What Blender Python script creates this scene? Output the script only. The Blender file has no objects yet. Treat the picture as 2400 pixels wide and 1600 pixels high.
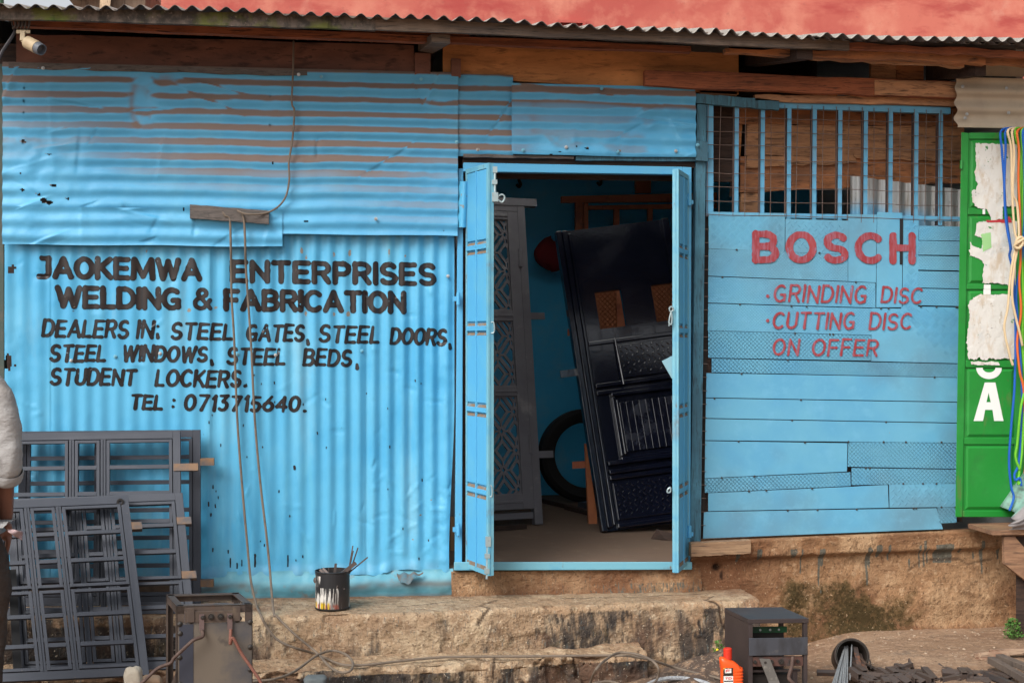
import bpy, math, random
import numpy as np
from mathutils import Vector, Matrix
SC = bpy.context.scene
COL = SC.collection
R = math.radians
rnd = random.Random(11)

# ------------------------------------------------------------ camera, sky, sun, exposure
FPX, CXP, CYP, YAW = 3221.0, 1200.0, 800.0, R(6.9)
EYE = Vector((-7.0 * math.tan(YAW), -7.0, 1.6))
cd = bpy.data.cameras.new('camera'); cam = bpy.data.objects.new('camera', cd); COL.objects.link(cam)
cam.location = EYE; cam.rotation_euler = (R(90), 0, -YAW)
cd.sensor_width = 36; cd.lens = 36 * FPX / 2400; cd.clip_end = 500
SC.camera = cam
SC.cycles.diffuse_bounces = 8; SC.cycles.max_bounces = 14
SUN_EL, SUN_AZ = R(42), R(-42)          # azimuth measured from the street side (-y) towards the left (-x)
w = bpy.data.worlds.new('World'); SC.world = w; w.use_nodes = True
nt = w.node_tree; nt.nodes.clear()
sky = nt.nodes.new('ShaderNodeTexSky'); sky.sky_type = 'NISHITA'; sky.sun_disc = False
sky.sun_elevation = SUN_EL; sky.sun_rotation = math.pi - SUN_AZ
sky.air_density = 1.0; sky.dust_density = 4.0; sky.ozone_density = 0.6
hs = nt.nodes.new('ShaderNodeHueSaturation'); hs.inputs['Saturation'].default_value = 0.22
bg = nt.nodes.new('ShaderNodeBackground'); bg.inputs[1].default_value = 0.15
wo = nt.nodes.new('ShaderNodeOutputWorld')
nt.links.new(sky.outputs[0], hs.inputs['Color']); nt.links.new(hs.outputs[0], bg.inputs[0]); nt.links.new(bg.outputs[0], wo.inputs[0])
sd = bpy.data.lights.new('sun', 'SUN'); sd.energy = 2.0; sd.angle = R(30); sd.color = (1, .96, .9)
sun = bpy.data.objects.new('sun', sd); COL.objects.link(sun)
sv = Vector((math.sin(SUN_AZ) * math.cos(SUN_EL), -math.cos(SUN_AZ) * math.cos(SUN_EL), math.sin(SUN_EL)))
sun.rotation_euler = sv.to_track_quat('Z', 'Y').to_euler(); sun.location = (-3, -8, 9)
vs = SC.view_settings; vs.view_transform = 'Standard'; vs.look = 'None'; vs.gamma = 1; vs.exposure = 0.35
try: vs.use_curve_mapping = False
except Exception: pass

# ------------------------------------------------------------ pixel rays of the photograph -> places in the yard
FW = Vector((math.sin(YAW), math.cos(YAW), 0)); RT = Vector((math.cos(YAW), -math.sin(YAW), 0)); UP = Vector((0, 0, 1))
def ray(px, py): return FW + RT * ((px - CXP) / FPX) + UP * (-(py - CYP) / FPX)
def W(px, py, y=0.0):
    d = ray(px, py); return EYE + d * ((y - EYE.y) / d.y)
def G(px, py, z):
    d = ray(px, py); return EYE + d * ((z - EYE.z) / d.z)
def XW(px, y=0.0): return W(px, 800, y).x

# ------------------------------------------------------------ noise on arrays
def _h(i, j, s):
    n = (i * 374761393 + j * 668265263 + s * 974634777) & 0xffffffff
    n = ((n ^ (n >> 13)) * 1274126177) & 0xffffffff
    return ((n ^ (n >> 16)) & 0xffff) / 65535.0
def vn(x, y, sc=1.0, s=0):
    x = np.asarray(x, float) * sc + 917.3; y = np.asarray(y, float) * sc + 531.7
    x, y = np.broadcast_arrays(x, y)
    i = np.floor(x).astype(np.int64); j = np.floor(y).astype(np.int64)
    u = x - i; v = y - j; u = u*u*(3-2*u); v = v*v*(3-2*v)
    a = _h(i, j, s); b = _h(i+1, j, s); c = _h(i, j+1, s); d = _h(i+1, j+1, s)
    return (a*(1-u)+b*u)*(1-v) + (c*(1-u)+d*u)*v - .5
def fbm(x, y, sc=1.0, s=0, o=4):
    t = 0; a = 1.0
    for k in range(o):
        t = t + a * vn(x, y, sc * 2**k, s + 7*k); a *= .5
    return t
def sst(a, b, x):
    t = np.clip((np.asarray(x, float) - a) / (b - a), 0, 1); return t*t*(3-2*t)

# ------------------------------------------------------------ materials
MATS = {}
def lin(r, g, b):
    f = lambda c: (c/255/12.92 if c/255 <= .04045 else ((c/255+.055)/1.055)**2.4)
    return (f(r), f(g), f(b), 1)
def L(c, s=4, lo=.5, hi=.65, k=1.0, st=(1, 1, 1), d=6, at=None, r=None, rough=.6, dist=0.0):
    return dict(c=c, s=s, lo=lo, hi=hi, k=k, st=st, d=d, at=at, r=r, rough=rough, dist=dist)
def M(name, col, rough=.7, metal=0.0, layers=(), bumps=(), spec=.4, pattern=None, coat=0.0, shear=None):
    if name in MATS: return MATS[name]
    m = bpy.data.materials.new(name); m.use_nodes = True; t = m.node_tree; N = t.nodes; K = t.links
    p = N['Principled BSDF']; p.inputs['Metallic'].default_value = metal; p.inputs['Specular IOR Level'].default_value = spec
    p.inputs['Roughness'].default_value = rough; p.inputs['Coat Weight'].default_value = coat
    tc = N.new('ShaderNodeTexCoord'); co = tc.outputs['Object']
    rgb = N.new('ShaderNodeRGB'); rgb.outputs[0].default_value = col; cur = rgb.outputs[0]
    rv = N.new('ShaderNodeValue'); rv.outputs[0].default_value = rough; rcur = rv.outputs[0]
    def noise(s, st, d, rr, dist=0.0):
        mp = N.new('ShaderNodeMapping'); mp.inputs['Scale'].default_value = st; K.new(co, mp.inputs[0])
        n = N.new('ShaderNodeTexNoise'); n.inputs['Scale'].default_value = s; n.inputs['Detail'].default_value = d
        n.inputs['Roughness'].default_value = rr; n.inputs['Distortion'].default_value = dist
        K.new(mp.outputs[0], n.inputs['Vector']); return n.outputs[0]
    for l in layers:
        f = None
        if l['s']:
            mr = N.new('ShaderNodeMapRange'); mr.inputs[1].default_value = l['lo']; mr.inputs[2].default_value = l['hi']; mr.inputs[4].default_value = l['k']
            src = noise(l['s'], l['st'], l['d'], .6, l['dist'])
            if l['at']:                        # the attribute shifts the threshold: blotches grow where it is high
                a = N.new('ShaderNodeAttribute'); a.attribute_name = l['at']
                ad = N.new('ShaderNodeMath'); ad.operation = 'MULTIPLY_ADD'
                K.new(a.outputs['Fac'], ad.inputs[0]); ad.inputs[1].default_value = 1.0; K.new(src, ad.inputs[2]); src = ad.outputs[0]
            K.new(src, mr.inputs[0]); f = mr.outputs[0]
        else:
            a = N.new('ShaderNodeAttribute'); a.attribute_name = l['at']
            ml = N.new('ShaderNodeMath'); ml.operation = 'MULTIPLY'; ml.use_clamp = True
            K.new(a.outputs['Fac'], ml.inputs[0]); ml.inputs[1].default_value = l['k']; f = ml.outputs[0]
        mx = N.new('ShaderNodeMix'); mx.data_type = 'RGBA'; K.new(f, mx.inputs[0]); K.new(cur, mx.inputs[6]); mx.inputs[7].default_value = l['c']; cur = mx.outputs[2]
        if l['r'] is not None:
            mf = N.new('ShaderNodeMix'); K.new(f, mf.inputs[0]); K.new(rcur, mf.inputs[2]); mf.inputs[3].default_value = l['r']; rcur = mf.outputs[0]
    K.new(cur, p.inputs['Base Color']); K.new(rcur, p.inputs['Roughness'])
    nrm = None
    def addbump(h, strength, dist):
        nonlocal nrm
        b = N.new('ShaderNodeBump'); b.inputs['Strength'].default_value = strength; b.inputs['Distance'].default_value = dist
        K.new(h, b.inputs['Height'])
        if nrm: K.new(nrm, b.inputs['Normal'])
        nrm = b.outputs[0]
    def mth(op, a, b=None, c=None):
        q = N.new('ShaderNodeMath'); q.operation = op
        for i, v in enumerate((a, b, c)):
            if v is None: continue
            if isinstance(v, (int, float)): q.inputs[i].default_value = v
            else: K.new(v, q.inputs[i])
        return q.outputs[0]
    if pattern:
        sx = N.new('ShaderNodeSeparateXYZ'); K.new(co, sx.inputs[0]); X, Z = sx.outputs[0], sx.outputs[2]
        kind, pitch, amp = pattern
        u = mth('DIVIDE', mth('ADD', X, Z), pitch); v = mth('DIVIDE', mth('SUBTRACT', X, Z), pitch)
        tri = lambda q: mth('ABSOLUTE', mth('SUBTRACT', mth('FRACT', mth('ADD', q, 100.0)), .5))
        if kind == 'diamond':
            h = mth('MINIMUM', tri(u), tri(v)); h = mth('MULTIPLY', mth('MINIMUM', h, .12), 8.0)
            h = mth('SUBTRACT', 1.0, h)
        else:                                   # bars: groups of raised bars, turned in alternate squares
            par = mth('MODULO', mth('ADD', mth('FLOOR', mth('ADD', u, 100.0)), mth('FLOOR', mth('ADD', v, 100.0))), 2.0)
            n = 3.0 if kind == 'five' else 1.0
            sa, sb = mth('FRACT', mth('ADD', u, 100.0)), mth('FRACT', mth('ADD', v, 100.0))
            ba = mth('COSINE', mth('MULTIPLY', sa, n * 6.2832)); bb = mth('COSINE', mth('MULTIPLY', sb, n * 6.2832))
            ea = mth('GREATER_THAN', .36, tri(v)); eb = mth('GREATER_THAN', .36, tri(u))
            pa = mth('MULTIPLY', mth('GREATER_THAN', mth('MULTIPLY', ba, -1.0), .25), ea); pb = mth('MULTIPLY', mth('GREATER_THAN', mth('MULTIPLY', bb, -1.0), .25), eb)
            if kind == 'chev':
                na = mth('GREATER_THAN', .14, tri(u)); nb = mth('GREATER_THAN', .14, tri(v))
                pa = mth('MULTIPLY', na, ea); pb = mth('MULTIPLY', nb, eb)
            h = mth('ADD', mth('MULTIPLY', pa, par), mth('MULTIPLY', pb, mth('SUBTRACT', 1.0, par)))
        addbump(h, amp, .012)
    for (s, strength, dist, st) in bumps: addbump(noise(s, st, 5, .6), strength, dist)
    if nrm: K.new(nrm, p.inputs['Normal'])
    MATS[name] = m; return m

# ------------------------------------------------------------ mesh building
LOC = {}
class MB:
    def __init__(s): s.v = []; s.f = []; s.a = {}
    def add(s, vs, fs):
        o = len(s.v); s.v += [Vector(p) for p in vs]; s.f += [tuple(i + o for i in f) for f in fs]; return s
    def hexa(s, a):            # eight corners: four of one face, four of the opposite one
        return s.add(a, [(0,1,2,3), (7,6,5,4), (0,4,5,1), (1,5,6,2), (2,6,7,3), (3,7,4,0)])
    def box(s, c, d, rot=None):
        c = Vector(c); x, y, z = (q / 2 for q in d)
        pts = [Vector(q) for q in ((-x,-y,-z), (x,-y,-z), (x,-y,z), (-x,-y,z), (-x,y,-z), (x,y,-z), (x,y,z), (-x,y,z))]
        if rot is not None: pts = [rot @ q for q in pts]
        return s.hexa([q + c for q in pts])
    def beam(s, a, b, wd, ht, up=(0,0,1)):
        a, b = Vector(a), Vector(b); d = (b - a).normalized(); r = d.cross(Vector(up)).normalized(); u = r.cross(d)
        q = lambda p: [p - r*wd/2 - u*ht/2, p + r*wd/2 - u*ht/2, p + r*wd/2 + u*ht/2, p - r*wd/2 + u*ht/2]
        return s.hexa(q(a) + q(b))
    def tube(s, pts, r, n=8, cap=True):
        pts = [Vector(p) for p in pts]; k = len(pts); o = len(s.v); ref = None
        rs = r if isinstance(r, (list, tuple)) else [r] * k
        for i, p in enumerate(pts):
            d = (pts[min(i+1, k-1)] - pts[max(i-1, 0)]).normalized()
            if ref is None: ref = d.orthogonal().normalized()
            ref = (ref - d * ref.dot(d)).normalized(); b = d.cross(ref)
            for j in range(n):
                t = 2*math.pi*j/n; s.v.append(p + (ref*math.cos(t) + b*math.sin(t)) * rs[i])
        for i in range(k-1):
            for j in range(n):
                a = o + i*n + j; c = o + i*n + (j+1) % n; s.f.append((a, c, c+n, a+n))
        if cap: s.f.append(tuple(o + j for j in reversed(range(n)))); s.f.append(tuple(o + (k-1)*n + j for j in range(n)))
        return s
    def lathe(s, c, ax, prof, n=24, ref=None):      # profile of (distance along axis, radius)
        c, ax = Vector(c), Vector(ax).normalized(); e = ax.orthogonal().normalized(); b = ax.cross(e); o = len(s.v)
        for (h, r) in prof:
            for j in range(n):
                t = 2*math.pi*j/n; s.v.append(c + ax*h + (e*math.cos(t) + b*math.sin(t))*r)
        for i in range(len(prof)-1):
            for j in range(n):
                a = o+i*n+j; q = o+i*n+(j+1) % n; s.f.append((a, q, q+n, a+n))
        return s
    def grid(s, P, keep=None):        # P: array rows x cols x 3
        nr, nc = P.shape[:2]; o = len(s.v); s.v += [Vector(p) for p in P.reshape(-1, 3)]
        for i in range(nr-1):
            for j in range(nc-1):
                if keep is not None and not keep[i, j]: continue
                a = o + i*nc + j; s.f.append((a, a+1, a+nc+1, a+nc))
        return s
    def prism(s, pts, d):             # polygon of 3D points pushed along d
        pts = [Vector(p) for p in pts]; n = len(pts); o = len(s.v); d = Vector(d)
        s.v += pts + [p + d for p in pts]; s.f.append(tuple(range(o, o+n))); s.f.append(tuple(reversed(range(o+n, o+2*n))))
        for i in range(n): j = (i+1) % n; s.f.append((o+i, o+n+i, o+n+j, o+j))
        return s
def tag(o, label=None, cat=None, group=None, kind=None):
    for k, v in (('label', label), ('category', cat), ('group', group), ('kind', kind)):
        if v: o[k] = v
    return o
def make(name, mb, mat, parent=None, loc=None, smooth=False, bevel=0.0, fix=True):
    base = LOC[parent.name] if parent else (Vector(loc) if loc is not None else Vector((0,0,0)))
    me = bpy.data.meshes.new(name); me.from_pydata([tuple(p - base) for p in mb.v], [], mb.f)
    me.validate()
    for k, arr in mb.a.items():
        at = me.attributes.new(k, 'FLOAT', 'POINT'); at.data.foreach_set('value', np.asarray(arr, np.float32))
    if mat: me.materials.append(mat)
    if fix and len(me.polygons) < 20000:
        import bmesh
        bm = bmesh.new(); bm.from_mesh(me); bmesh.ops.recalc_face_normals(bm, faces=bm.faces); bm.to_mesh(me); bm.free()
    if smooth:
        me.polygons.foreach_set('use_smooth', [True]*len(me.polygons))
        if smooth != 'all':
            try: me.set_sharp_from_angle(angle=R(40))
            except Exception: pass
    o = bpy.data.objects.new(name, me); COL.objects.link(o)
    if parent: o.parent = parent
    else: o.location = base
    LOC[o.name] = base
    if bevel:
        b = o.modifiers.new('edge', 'BEVEL'); b.width = bevel; b.segments = 2; b.limit_method = 'ANGLE'
    return o
def thing(name, label, cat, loc, group=None):
    o = bpy.data.objects.new(name, None); COL.objects.link(o); o.location = loc; o.empty_display_size = .1
    LOC[o.name] = Vector(loc); return tag(o, label, cat, group)
def solo(name, mb, mat, label, cat, loc=None, group=None, **k):
    if loc is None: loc = mb.v[0]
    return tag(make(name, mb, mat, None, loc, **k), label, cat, group)
def smoothpath(pts, n=8):
    pts = [Vector(p) for p in pts]; out = []
    for i in range(len(pts)-1):
        p0, p1, p2, p3 = pts[max(i-1, 0)], pts[i], pts[i+1], pts[min(i+2, len(pts)-1)]
        for k in range(n):
            t = k/n; out.append(.5*((2*p1) + (p2-p0)*t + (2*p0-5*p1+4*p2-p3)*t*t + (3*p1-p0-3*p2+p3)*t**3))
    return out + [pts[-1]]
def board(c, y, th, jag=0.0, seed=0, n=14):
    """plank whose front face has the four photo corners c = TL, TR, BR, BL at depth y"""
    TL, TR, BR, BL = [q if isinstance(q, Vector) else W(q[0], q[1], y) for q in c]; mb = MB(); d = Vector((0, th, 0))
    if not jag: return mb.hexa([BL, BR, TR, TL, BL + d, BR + d, TR + d, TL + d])
    r = random.Random(seed); top = []; bot = []
    for i in range(n+1):
        t = i/n; top.append(TL.lerp(TR, t) + UP*r.uniform(-jag, jag)); bot.append(BL.lerp(BR, t) + UP*r.uniform(-jag, jag))
    return mb.prism(bot + top[::-1], d)

# ------------------------------------------------------------ outlines from a field (letters, torn paper, fretwork)
def march(Fv, xs, ys):
    """polygons of the area where the field is positive; returns 2D verts, faces and the field at each vertex"""
    V = []; FA = []; VA = []; idx = {}
    ny, nx = Fv.shape
    def gv(i, j):
        k = (i, j)
        if k not in idx: idx[k] = len(V); V.append((xs[j], ys[i])); VA.append(Fv[i, j])
        return idx[k]
    def ev(i, j, i2, j2):
        k = (min((i, j), (i2, j2)), max((i, j), (i2, j2)))
        if k not in idx:
            a, b = Fv[i, j], Fv[i2, j2]; t = a/(a-b); idx[k] = len(V)
            V.append((xs[j] + (xs[j2]-xs[j])*t, ys[i] + (ys[i2]-ys[i])*t)); VA.append(0.0)
        return idx[k]
    pos = Fv > 0
    anyp = pos[:-1, :-1] | pos[1:, :-1] | pos[:-1, 1:] | pos[1:, 1:]
    for i, j in zip(*np.nonzero(anyp)):
        cs = [(i, j), (i, j+1), (i+1, j+1), (i+1, j)]; poly = []
        for k in range(4):
            a, b = cs[k], cs[(k+1) % 4]
            if pos[a]: poly.append(gv(*a))
            if pos[a] != pos[b]: poly.append(ev(*a, *b))
        if len(poly) >= 3: FA.append(tuple(poly))
    return V, FA, VA
def arc(cx, cy, rx, ry, a0, a1, n=10):
    return [(cx + rx*math.cos(R(a0+(a1-a0)*i/n)), cy + ry*math.sin(R(a0+(a1-a0)*i/n))) for i in range(n+1)]
GL = {  # letter skeletons: (advance width, strokes), height 1
 'J': (.55, [[(.18,1),(.5,1),(.5,.25)] + arc(.27,.25,.23,.25,0,-90,6) + [(.02,0)]]),
 'A': (.8, [[(0,0),(.4,1),(.8,0)], [(.16,.3),(.64,.3)]]),
 'O': (.78, [arc(.39,.5,.39,.5,90,450,24)]),
 'K': (.66, [[(0,0),(0,1)], [(.62,1),(.02,.42)], [(.2,.56),(.66,0)]]),
 'E': (.6, [[(.6,1),(0,1),(0,0),(.6,0)], [(0,.52),(.52,.52)]]),
 'M': (.98, [[(0,0),(.06,1),(.49,.1),(.92,1),(.98,0)]]),
 'W': (1.05, [[(0,1),(.26,0),(.525,.92),(.79,0),(1.05,1)]]),
 'N': (.68, [[(0,0),(0,1),(.68,0),(.68,1)]]),
 'T': (.68, [[(0,1),(.68,1)], [(.34,1),(.34,0)]]),
 'R': (.66, [[(0,0),(0,1),(.34,1)] + arc(.36,.74,.27,.26,90,-90,8) + [(0,.48)], [(.34,.48),(.64,0)]]),
 'P': (.62, [[(0,0),(0,1),(.34,1)] + arc(.34,.72,.28,.28,90,-90,8) + [(0,.44)]]),
 'I': (.0, [[(0,0),(0,1)]]),
 'S': (.62, [arc(.32,.74,.29,.26,35,270,12) + arc(.31,.24,.31,.24,90,-150,12)]),
 'L': (.52, [[(0,1),(0,0),(.52,0)]]),
 'D': (.7, [[(0,0),(0,1),(.28,1)] + arc(.28,.5,.42,.5,90,-90,12) + [(0,0)]]),
 'G': (.76, [arc(.4,.5,.39,.5,52,300,16) + [(.7,.06),(.7,.42),(.44,.42)]]),
 'F': (.58, [[(.58,1),(0,1),(0,0)], [(0,.5),(.5,.5)]]),
 'B': (.66, [[(0,0),(0,1),(.34,1)] + arc(.34,.76,.25,.24,90,-90,8) + [(0,.52),(.36,.52)] + arc(.36,.26,.29,.26,90,-90,8) + [(0,0)]]),
 'C': (.72, [arc(.4,.5,.4,.5,48,312,18)]),
 'U': (.64, [[(0,1),(0,.3)] + arc(.32,.3,.32,.3,180,360,10) + [(.64,1)]]),
 'H': (.64, [[(0,0),(0,1)], [(.64,0),(.64,1)], [(0,.52),(.64,.52)]]),
 '&': (.74, [[(.74,0),(.2,.68)] + arc(.36,.8,.19,.2,200,-30,10) + [(.3,.55)] + arc(.3,.27,.28,.27,110,300,10) + [(.72,.42)]]),
 '0': (.6, [arc(.3,.5,.3,.5,90,450,20)]),
 '7': (.56, [[(0,1),(.56,1),(.18,0)]]),
 '1': (.16, [[(0,.82),(.16,1),(.16,0)]]),
 '3': (.5, [[(.02,1),(.48,1),(.22,.6)] + arc(.22,.3,.28,.3,85,-130,10)]),
 '5': (.52, [[(.5,1),(.1,1),(.04,.56),(.2,.62)] + arc(.22,.31,.3,.31,80,-130,10)]),
 '6': (.56, [[(.44,1),(.06,.42)] + arc(.28,.29,.28,.29,160,520,18)]),
 '4': (.56, [[(.44,0),(.44,1),(0,.32),(.58,.32)]]),
 ',': (.12, [[(.1,.05),(.0,-.2)]]), '.': (.02, [[(0,.02),(.02,.02)]]), ':': (.02, [[(0,.2),(.01,.2)], [(0,.7),(.01,.7)]]),
 ';': (.1, [[(.08,.7),(.09,.7)], [(.08,.2),(0,-.02)]]), 'e': (.5, [[(.02,.3),(.5,.3)] + arc(.26,.3,.25,.3,0,310,14)]),
}
def wordfield(text, x0, x1, ztop0, zbot0, ztop1, zbot1, wid, slant=0.0, gap=.2, res=.0035, jit=0.0, seed=1, flare=0.0):
    """strokes of a hand-painted word between x0 and x1, from the first to the last letter's top and bottom"""
    r = random.Random(seed); hgt = (ztop0 - zbot0 + ztop1 - zbot1) / 2
    rad = wid/2; ih = hgt - wid
    tot = sum(GL[c][0] for c in text) + gap * (len(text)-1); sx = (x1 - x0 - wid - slant*ih) / max(tot, .05)
    segs = []; x = 0.0
    for c in text:
        wd, strokes = GL[c]; dj = r.uniform(-jit, jit); sj = 1 + r.uniform(-jit, jit)
        for st in strokes:
            for k in range(len(st)-1):
                q = []
                for (a, b) in (st[k], st[k+1]):
                    X = x0 + rad + (x + a)*sx; t = (X - x0)/max(x1 - x0, .01)
                    zb = zbot0 + (zbot1 - zbot0)*t + rad; zt = ztop0 + (ztop1 - ztop0)*t - rad
                    q += [X + slant*ih*b, zb + (zt - zb)*(b*sj + dj)]
                segs.append(q)
        x += wd + gap
    pad = wid*1.6
    xs = np.arange(x0 - pad, x1 + pad, res); zs = np.arange(min(zbot0, zbot1) - .3*hgt - pad, max(ztop0, ztop1) + pad, res)
    XX, ZZ = np.meshgrid(xs, zs); D = np.full(XX.shape, 9.0)
    for (ax, az, bx, bz) in segs:
        dx, dz = bx-ax, bz-az; l2 = dx*dx + dz*dz + 1e-9
        t = np.clip(((XX-ax)*dx + (ZZ-az)*dz)/l2, 0, 1)
        lean = abs(dx)/(abs(dx)+abs(dz)+1e-9)
        rr = rad*(1 + flare*(t-.5)*.6)*(1 - .12*lean)
        D = np.minimum(D, np.hypot(XX-ax-dx*t, ZZ-az-dz*t) - rr)
    D = D + vn(XX, ZZ, 60, seed)*wid*.10
    return -D, xs, zs
def lettering(name, words, yfun, mat, parent, rad_attr=.010):
    mb = MB(); at = []
    for (Fv, xs, zs) in words:
        V, FA, VA = march(Fv, xs, zs)
        V = np.array(V); ys = yfun(V[:, 0], V[:, 1])
        mb.add([(a, y, b) for (a, b), y in zip(V, ys)], FA); at += [min(1.0, q/rad_attr) for q in VA]
    mb.a['ink'] = at
    return make(name, mb, mat, parent, fix=False)
def wpx(text, xa, xb, ta, ba, tb, bb, wid, y=0.0, **k):
    return wordfield(text, XW(xa, y), XW(xb, y), W(xa, ta, y).z, W(xa, ba, y).z, W(xb, tb, y).z, W(xb, bb, y).z, wid, **k)
# ------------------------------------------------------------ palette
BLUE = (0.088, 0.365, 0.60, 1); RUST = (0.10, 0.045, 0.025, 1); DIRT = (0.20, 0.12, 0.075, 1)
m_sheet = M('blue_sheet_paint', BLUE, .5, layers=[
    L((.065, .315, .55, 1), 2.2, .42, .62, .55, d=4), L((.12, .40, .60, 1), 5, .5, .68, .5, st=(1, 1, .35)),
    L((.19, .115, .075, 1), 0, at='dust_tone', k=.93, r=.9),
    L((.30, .33, .32, 1), 70, .735, .76, .7), L((.045, .045, .045, 1), 38, .76, .775, 1.0, st=(1, 1, .6)),
    L((.20, .15, .11, 1), 26, .62, .72, 1.0, at='peel', r=.9)], bumps=[(55, .12, .004, (1, 1, 1)), (9, .25, .01, (1, 1, 1))])
m_low = M('blue_sheet_paint_low', (.088, .375, .595, 1), .42, layers=[
    L((.045, .305, .55, 1), 1.6, .45, .6, .6, d=4), L((.15, .45, .63, 1), 5, .5, .68, .55, st=(1, 1, .25)), L((.20, .40, .50, 1), 2.6, .58, .74, .55, st=(2, 1, .5), d=9),
    L((.12, .40, .52, 1), 3, .6, .75, .6, st=(3, 1, .3)),
    L((.045, .05, .055, 1), 45, .735, .75, 1.0, st=(1, 1, .5)), L((.42, .20, .10, 1), 21, .775, .785, 1.0),
    L((.16, .11, .075, 1), 0, at='dust_tone', k=.9, r=.9),
    L((.24, .21, .17, 1), 34, .60, .68, 1.0, at='peel', r=.9)], bumps=[(60, .1, .004, (1, 1, .4)), (11, .2, .01, (1, 1, 1))])
m_ink = M('black_sign_paint', (.006, .0065, .009, 1), .38, layers=[
    L((.022, .014, .012, 1), 0, at='ink', k=1.0), L((.03, .03, .035, 1), 14, .5, .7, .6, st=(1, 1, .3)),
    L((.22, .30, .36, 1), 48, .70, .73, .9), L((.30, .26, .2, 1), 22, .70, .72, .9, st=(1.6, 1, .7))])
m_red = M('red_sign_paint', (.26, .032, .04, 1), .5, layers=[
    L((.30, .12, .16, 1), 40, .45, .62, .75, st=(2.4, 1, .35)), L((.10, .30, .48, 1), 26, .62, .70, .8, st=(1.5, 1, .6)),
    L((.33, .055, .06, 1), 7, .5, .65, .6)])
def wood(name, a, b, dark=(.02, .012, .01, 1), sc=1.0, st=(1, 8, 14), rough=.8, grime=.5):
    lt = tuple(min(.9, q*1.35) for q in a[:3]) + (1,)
    return M(name, a, rough, layers=[L(b, 3*sc, .42, .58, .9, st=st, dist=.6), L(lt, 2.4, .52, .68, .8, st=(1, 1, 2)), L(dark, 7*sc, .54, .68, .9, st=st, dist=.5), L(dark, 16*sc, .60, .68, .8, st=st),
             L(dark, 2.2, .55, .75, grime, st=(1, 1, 1.4)), L(b, 26, .6, .72, .5, st=st)], bumps=[(9*sc, .5, .006, st), (40, .2, .003, st)])
m_fascia = wood('weathered_grey_timber', (.16, .115, .085, 1), (.10, .08, .07, 1), (.03, .027, .025, 1))
m_moss = M('mossy_grey_timber', (.15, .12, .10, 1), .9, layers=[L((.05, .045, .04, 1), 18, .45, .6, .9), L((.30, .24, .2, 1), 55, .6, .7, .7),
           L((.13, .15, .025, 1), 5, .5, .6, .8), L((.06, .13, .015, 1), 3.2, .58, .68, .9), L((.02, .018, .016, 1), 9, .58, .68, .8, st=(2, 1, .4))], bumps=[(40, .6, .006, (1, 1, 1))])
m_brown = wood('brown_plywood', (.17, .072, .048, 1), (.125, .055, .04, 1), (.05, .025, .02, 1), st=(1, 2, 3), grime=.6)
m_redwood = wood('red_brown_timber', (.30, .095, .042, 1), (.19, .062, .03, 1), (.025, .012, .01, 1))
m_ply = wood('orange_plywood', (.58, .25, .09, 1), (.45, .19, .07, 1), (.26, .11, .045, 1), st=(1, 2, 5), grime=.25)
m_plank = wood('old_offcut_plank', (.47, .235, .115, 1), (.29, .15, .08, 1), (.06, .032, .02, 1), st=(1, 5, 9), grime=.6)
m_plankr = wood('old_red_plank', (.42, .165, .065, 1), (.25, .115, .06, 1), (.055, .03, .02, 1), st=(1, 4, 6), grime=.6)
m_post = wood('teal_painted_post', (.055, .165, .23, 1), (.045, .12, .17, 1), (.03, .05, .06, 1), st=(9, 9, 1), grime=.3)
m_dk = wood('dark_timber', (.05, .028, .02, 1), (.03, .018, .014, 1), (.012, .008, .007, 1))
m_greypl = wood('grey_weathered_block', (.13, .11, .10, 1), (.09, .08, .075, 1), (.03, .026, .024, 1), st=(2, 8, 12))
m_steelblue = M('blue_gloss_steel', (.09, .37, .62, 1), .38, layers=[L((.12, .40, .58, 1), 6, .5, .65, .6), L((.17, .10, .06, 1), 18, .70, .74, .9, r=.9),
     L((.05, .07, .08, 1), 46, .72, .75, .9)], bumps=[(25, .12, .004, (1, 1, 1))])
m_steelteal = M('worn_pale_blue_steel', (.16, .40, .50, 1), .5, layers=[L((.10, .34, .50, 1), 8, .48, .6, .8), L((.16, .10, .07, 1), 30, .64, .70, .9, st=(1, 1, .4)), L((.2, .14, .09, 1), 4, .62, .72, .7)])
def plate_mat(k, pat=None):
    return M('blue_plate_' + k, (.12, .36, .52, 1), .46, layers=[L((.085, .31, .51, 1), 2.5, .45, .6, .6), L((.11, .20, .26, 1), 1.5, .50, .70, .6, d=3), L((.17, .43, .60, 1), 40, .52, .66, .15),
        L((.16, .42, .60, 1), 9, .55, .7, .4), L((.04, .045, .05, 1), 42, .755, .77, .9), L((.25, .2, .15, 1), 24, .74, .76, .8)],
        bumps=[(6, .2, .012, (1, 1, 1))], pattern=pat)
m_pl = plate_mat('plain'); m_pf = plate_mat('fine', ('diamond', .0165, .5)); m_pd = plate_mat('diamond', ('diamond', .0215, .8))
m_p5 = plate_mat('five_bar'); m_pc = plate_mat('tear_bar')
m_galv = M('galvanised_sheet', (.42, .43, .43, 1), .45, .5, layers=[L((.20, .17, .14, 1), 9, .52, .66, .8, st=(4, 1, .25)), L((.08, .06, .05, 1), 16, .64, .7, .8, st=(3, 1, .5)),
      L((.13, .40, .62, 1), 0, at='dust_tone', k=.9)])
m_beige = M('grey_beige_sheet', (.48, .40, .30, 1), .7, layers=[L((.38, .31, .235, 1), 4, .45, .62, .7), L((.16, .12, .09, 1), 0, at='dust_tone', k=.7), L((.35, .3, .25, 1), 20, .6, .7, .4)])
m_roof = M('aged_roof_iron', (.30, .28, .25, 1), .6, .1, layers=[L((.36, .32, .29, 1), 5, .45, .6, .6)])
m_roofu = M('dark_roof_underside', (.13, .11, .10, 1), .7, .1, layers=[L((.07, .06, .055, 1), 5, .45, .6, .8)])
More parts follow.
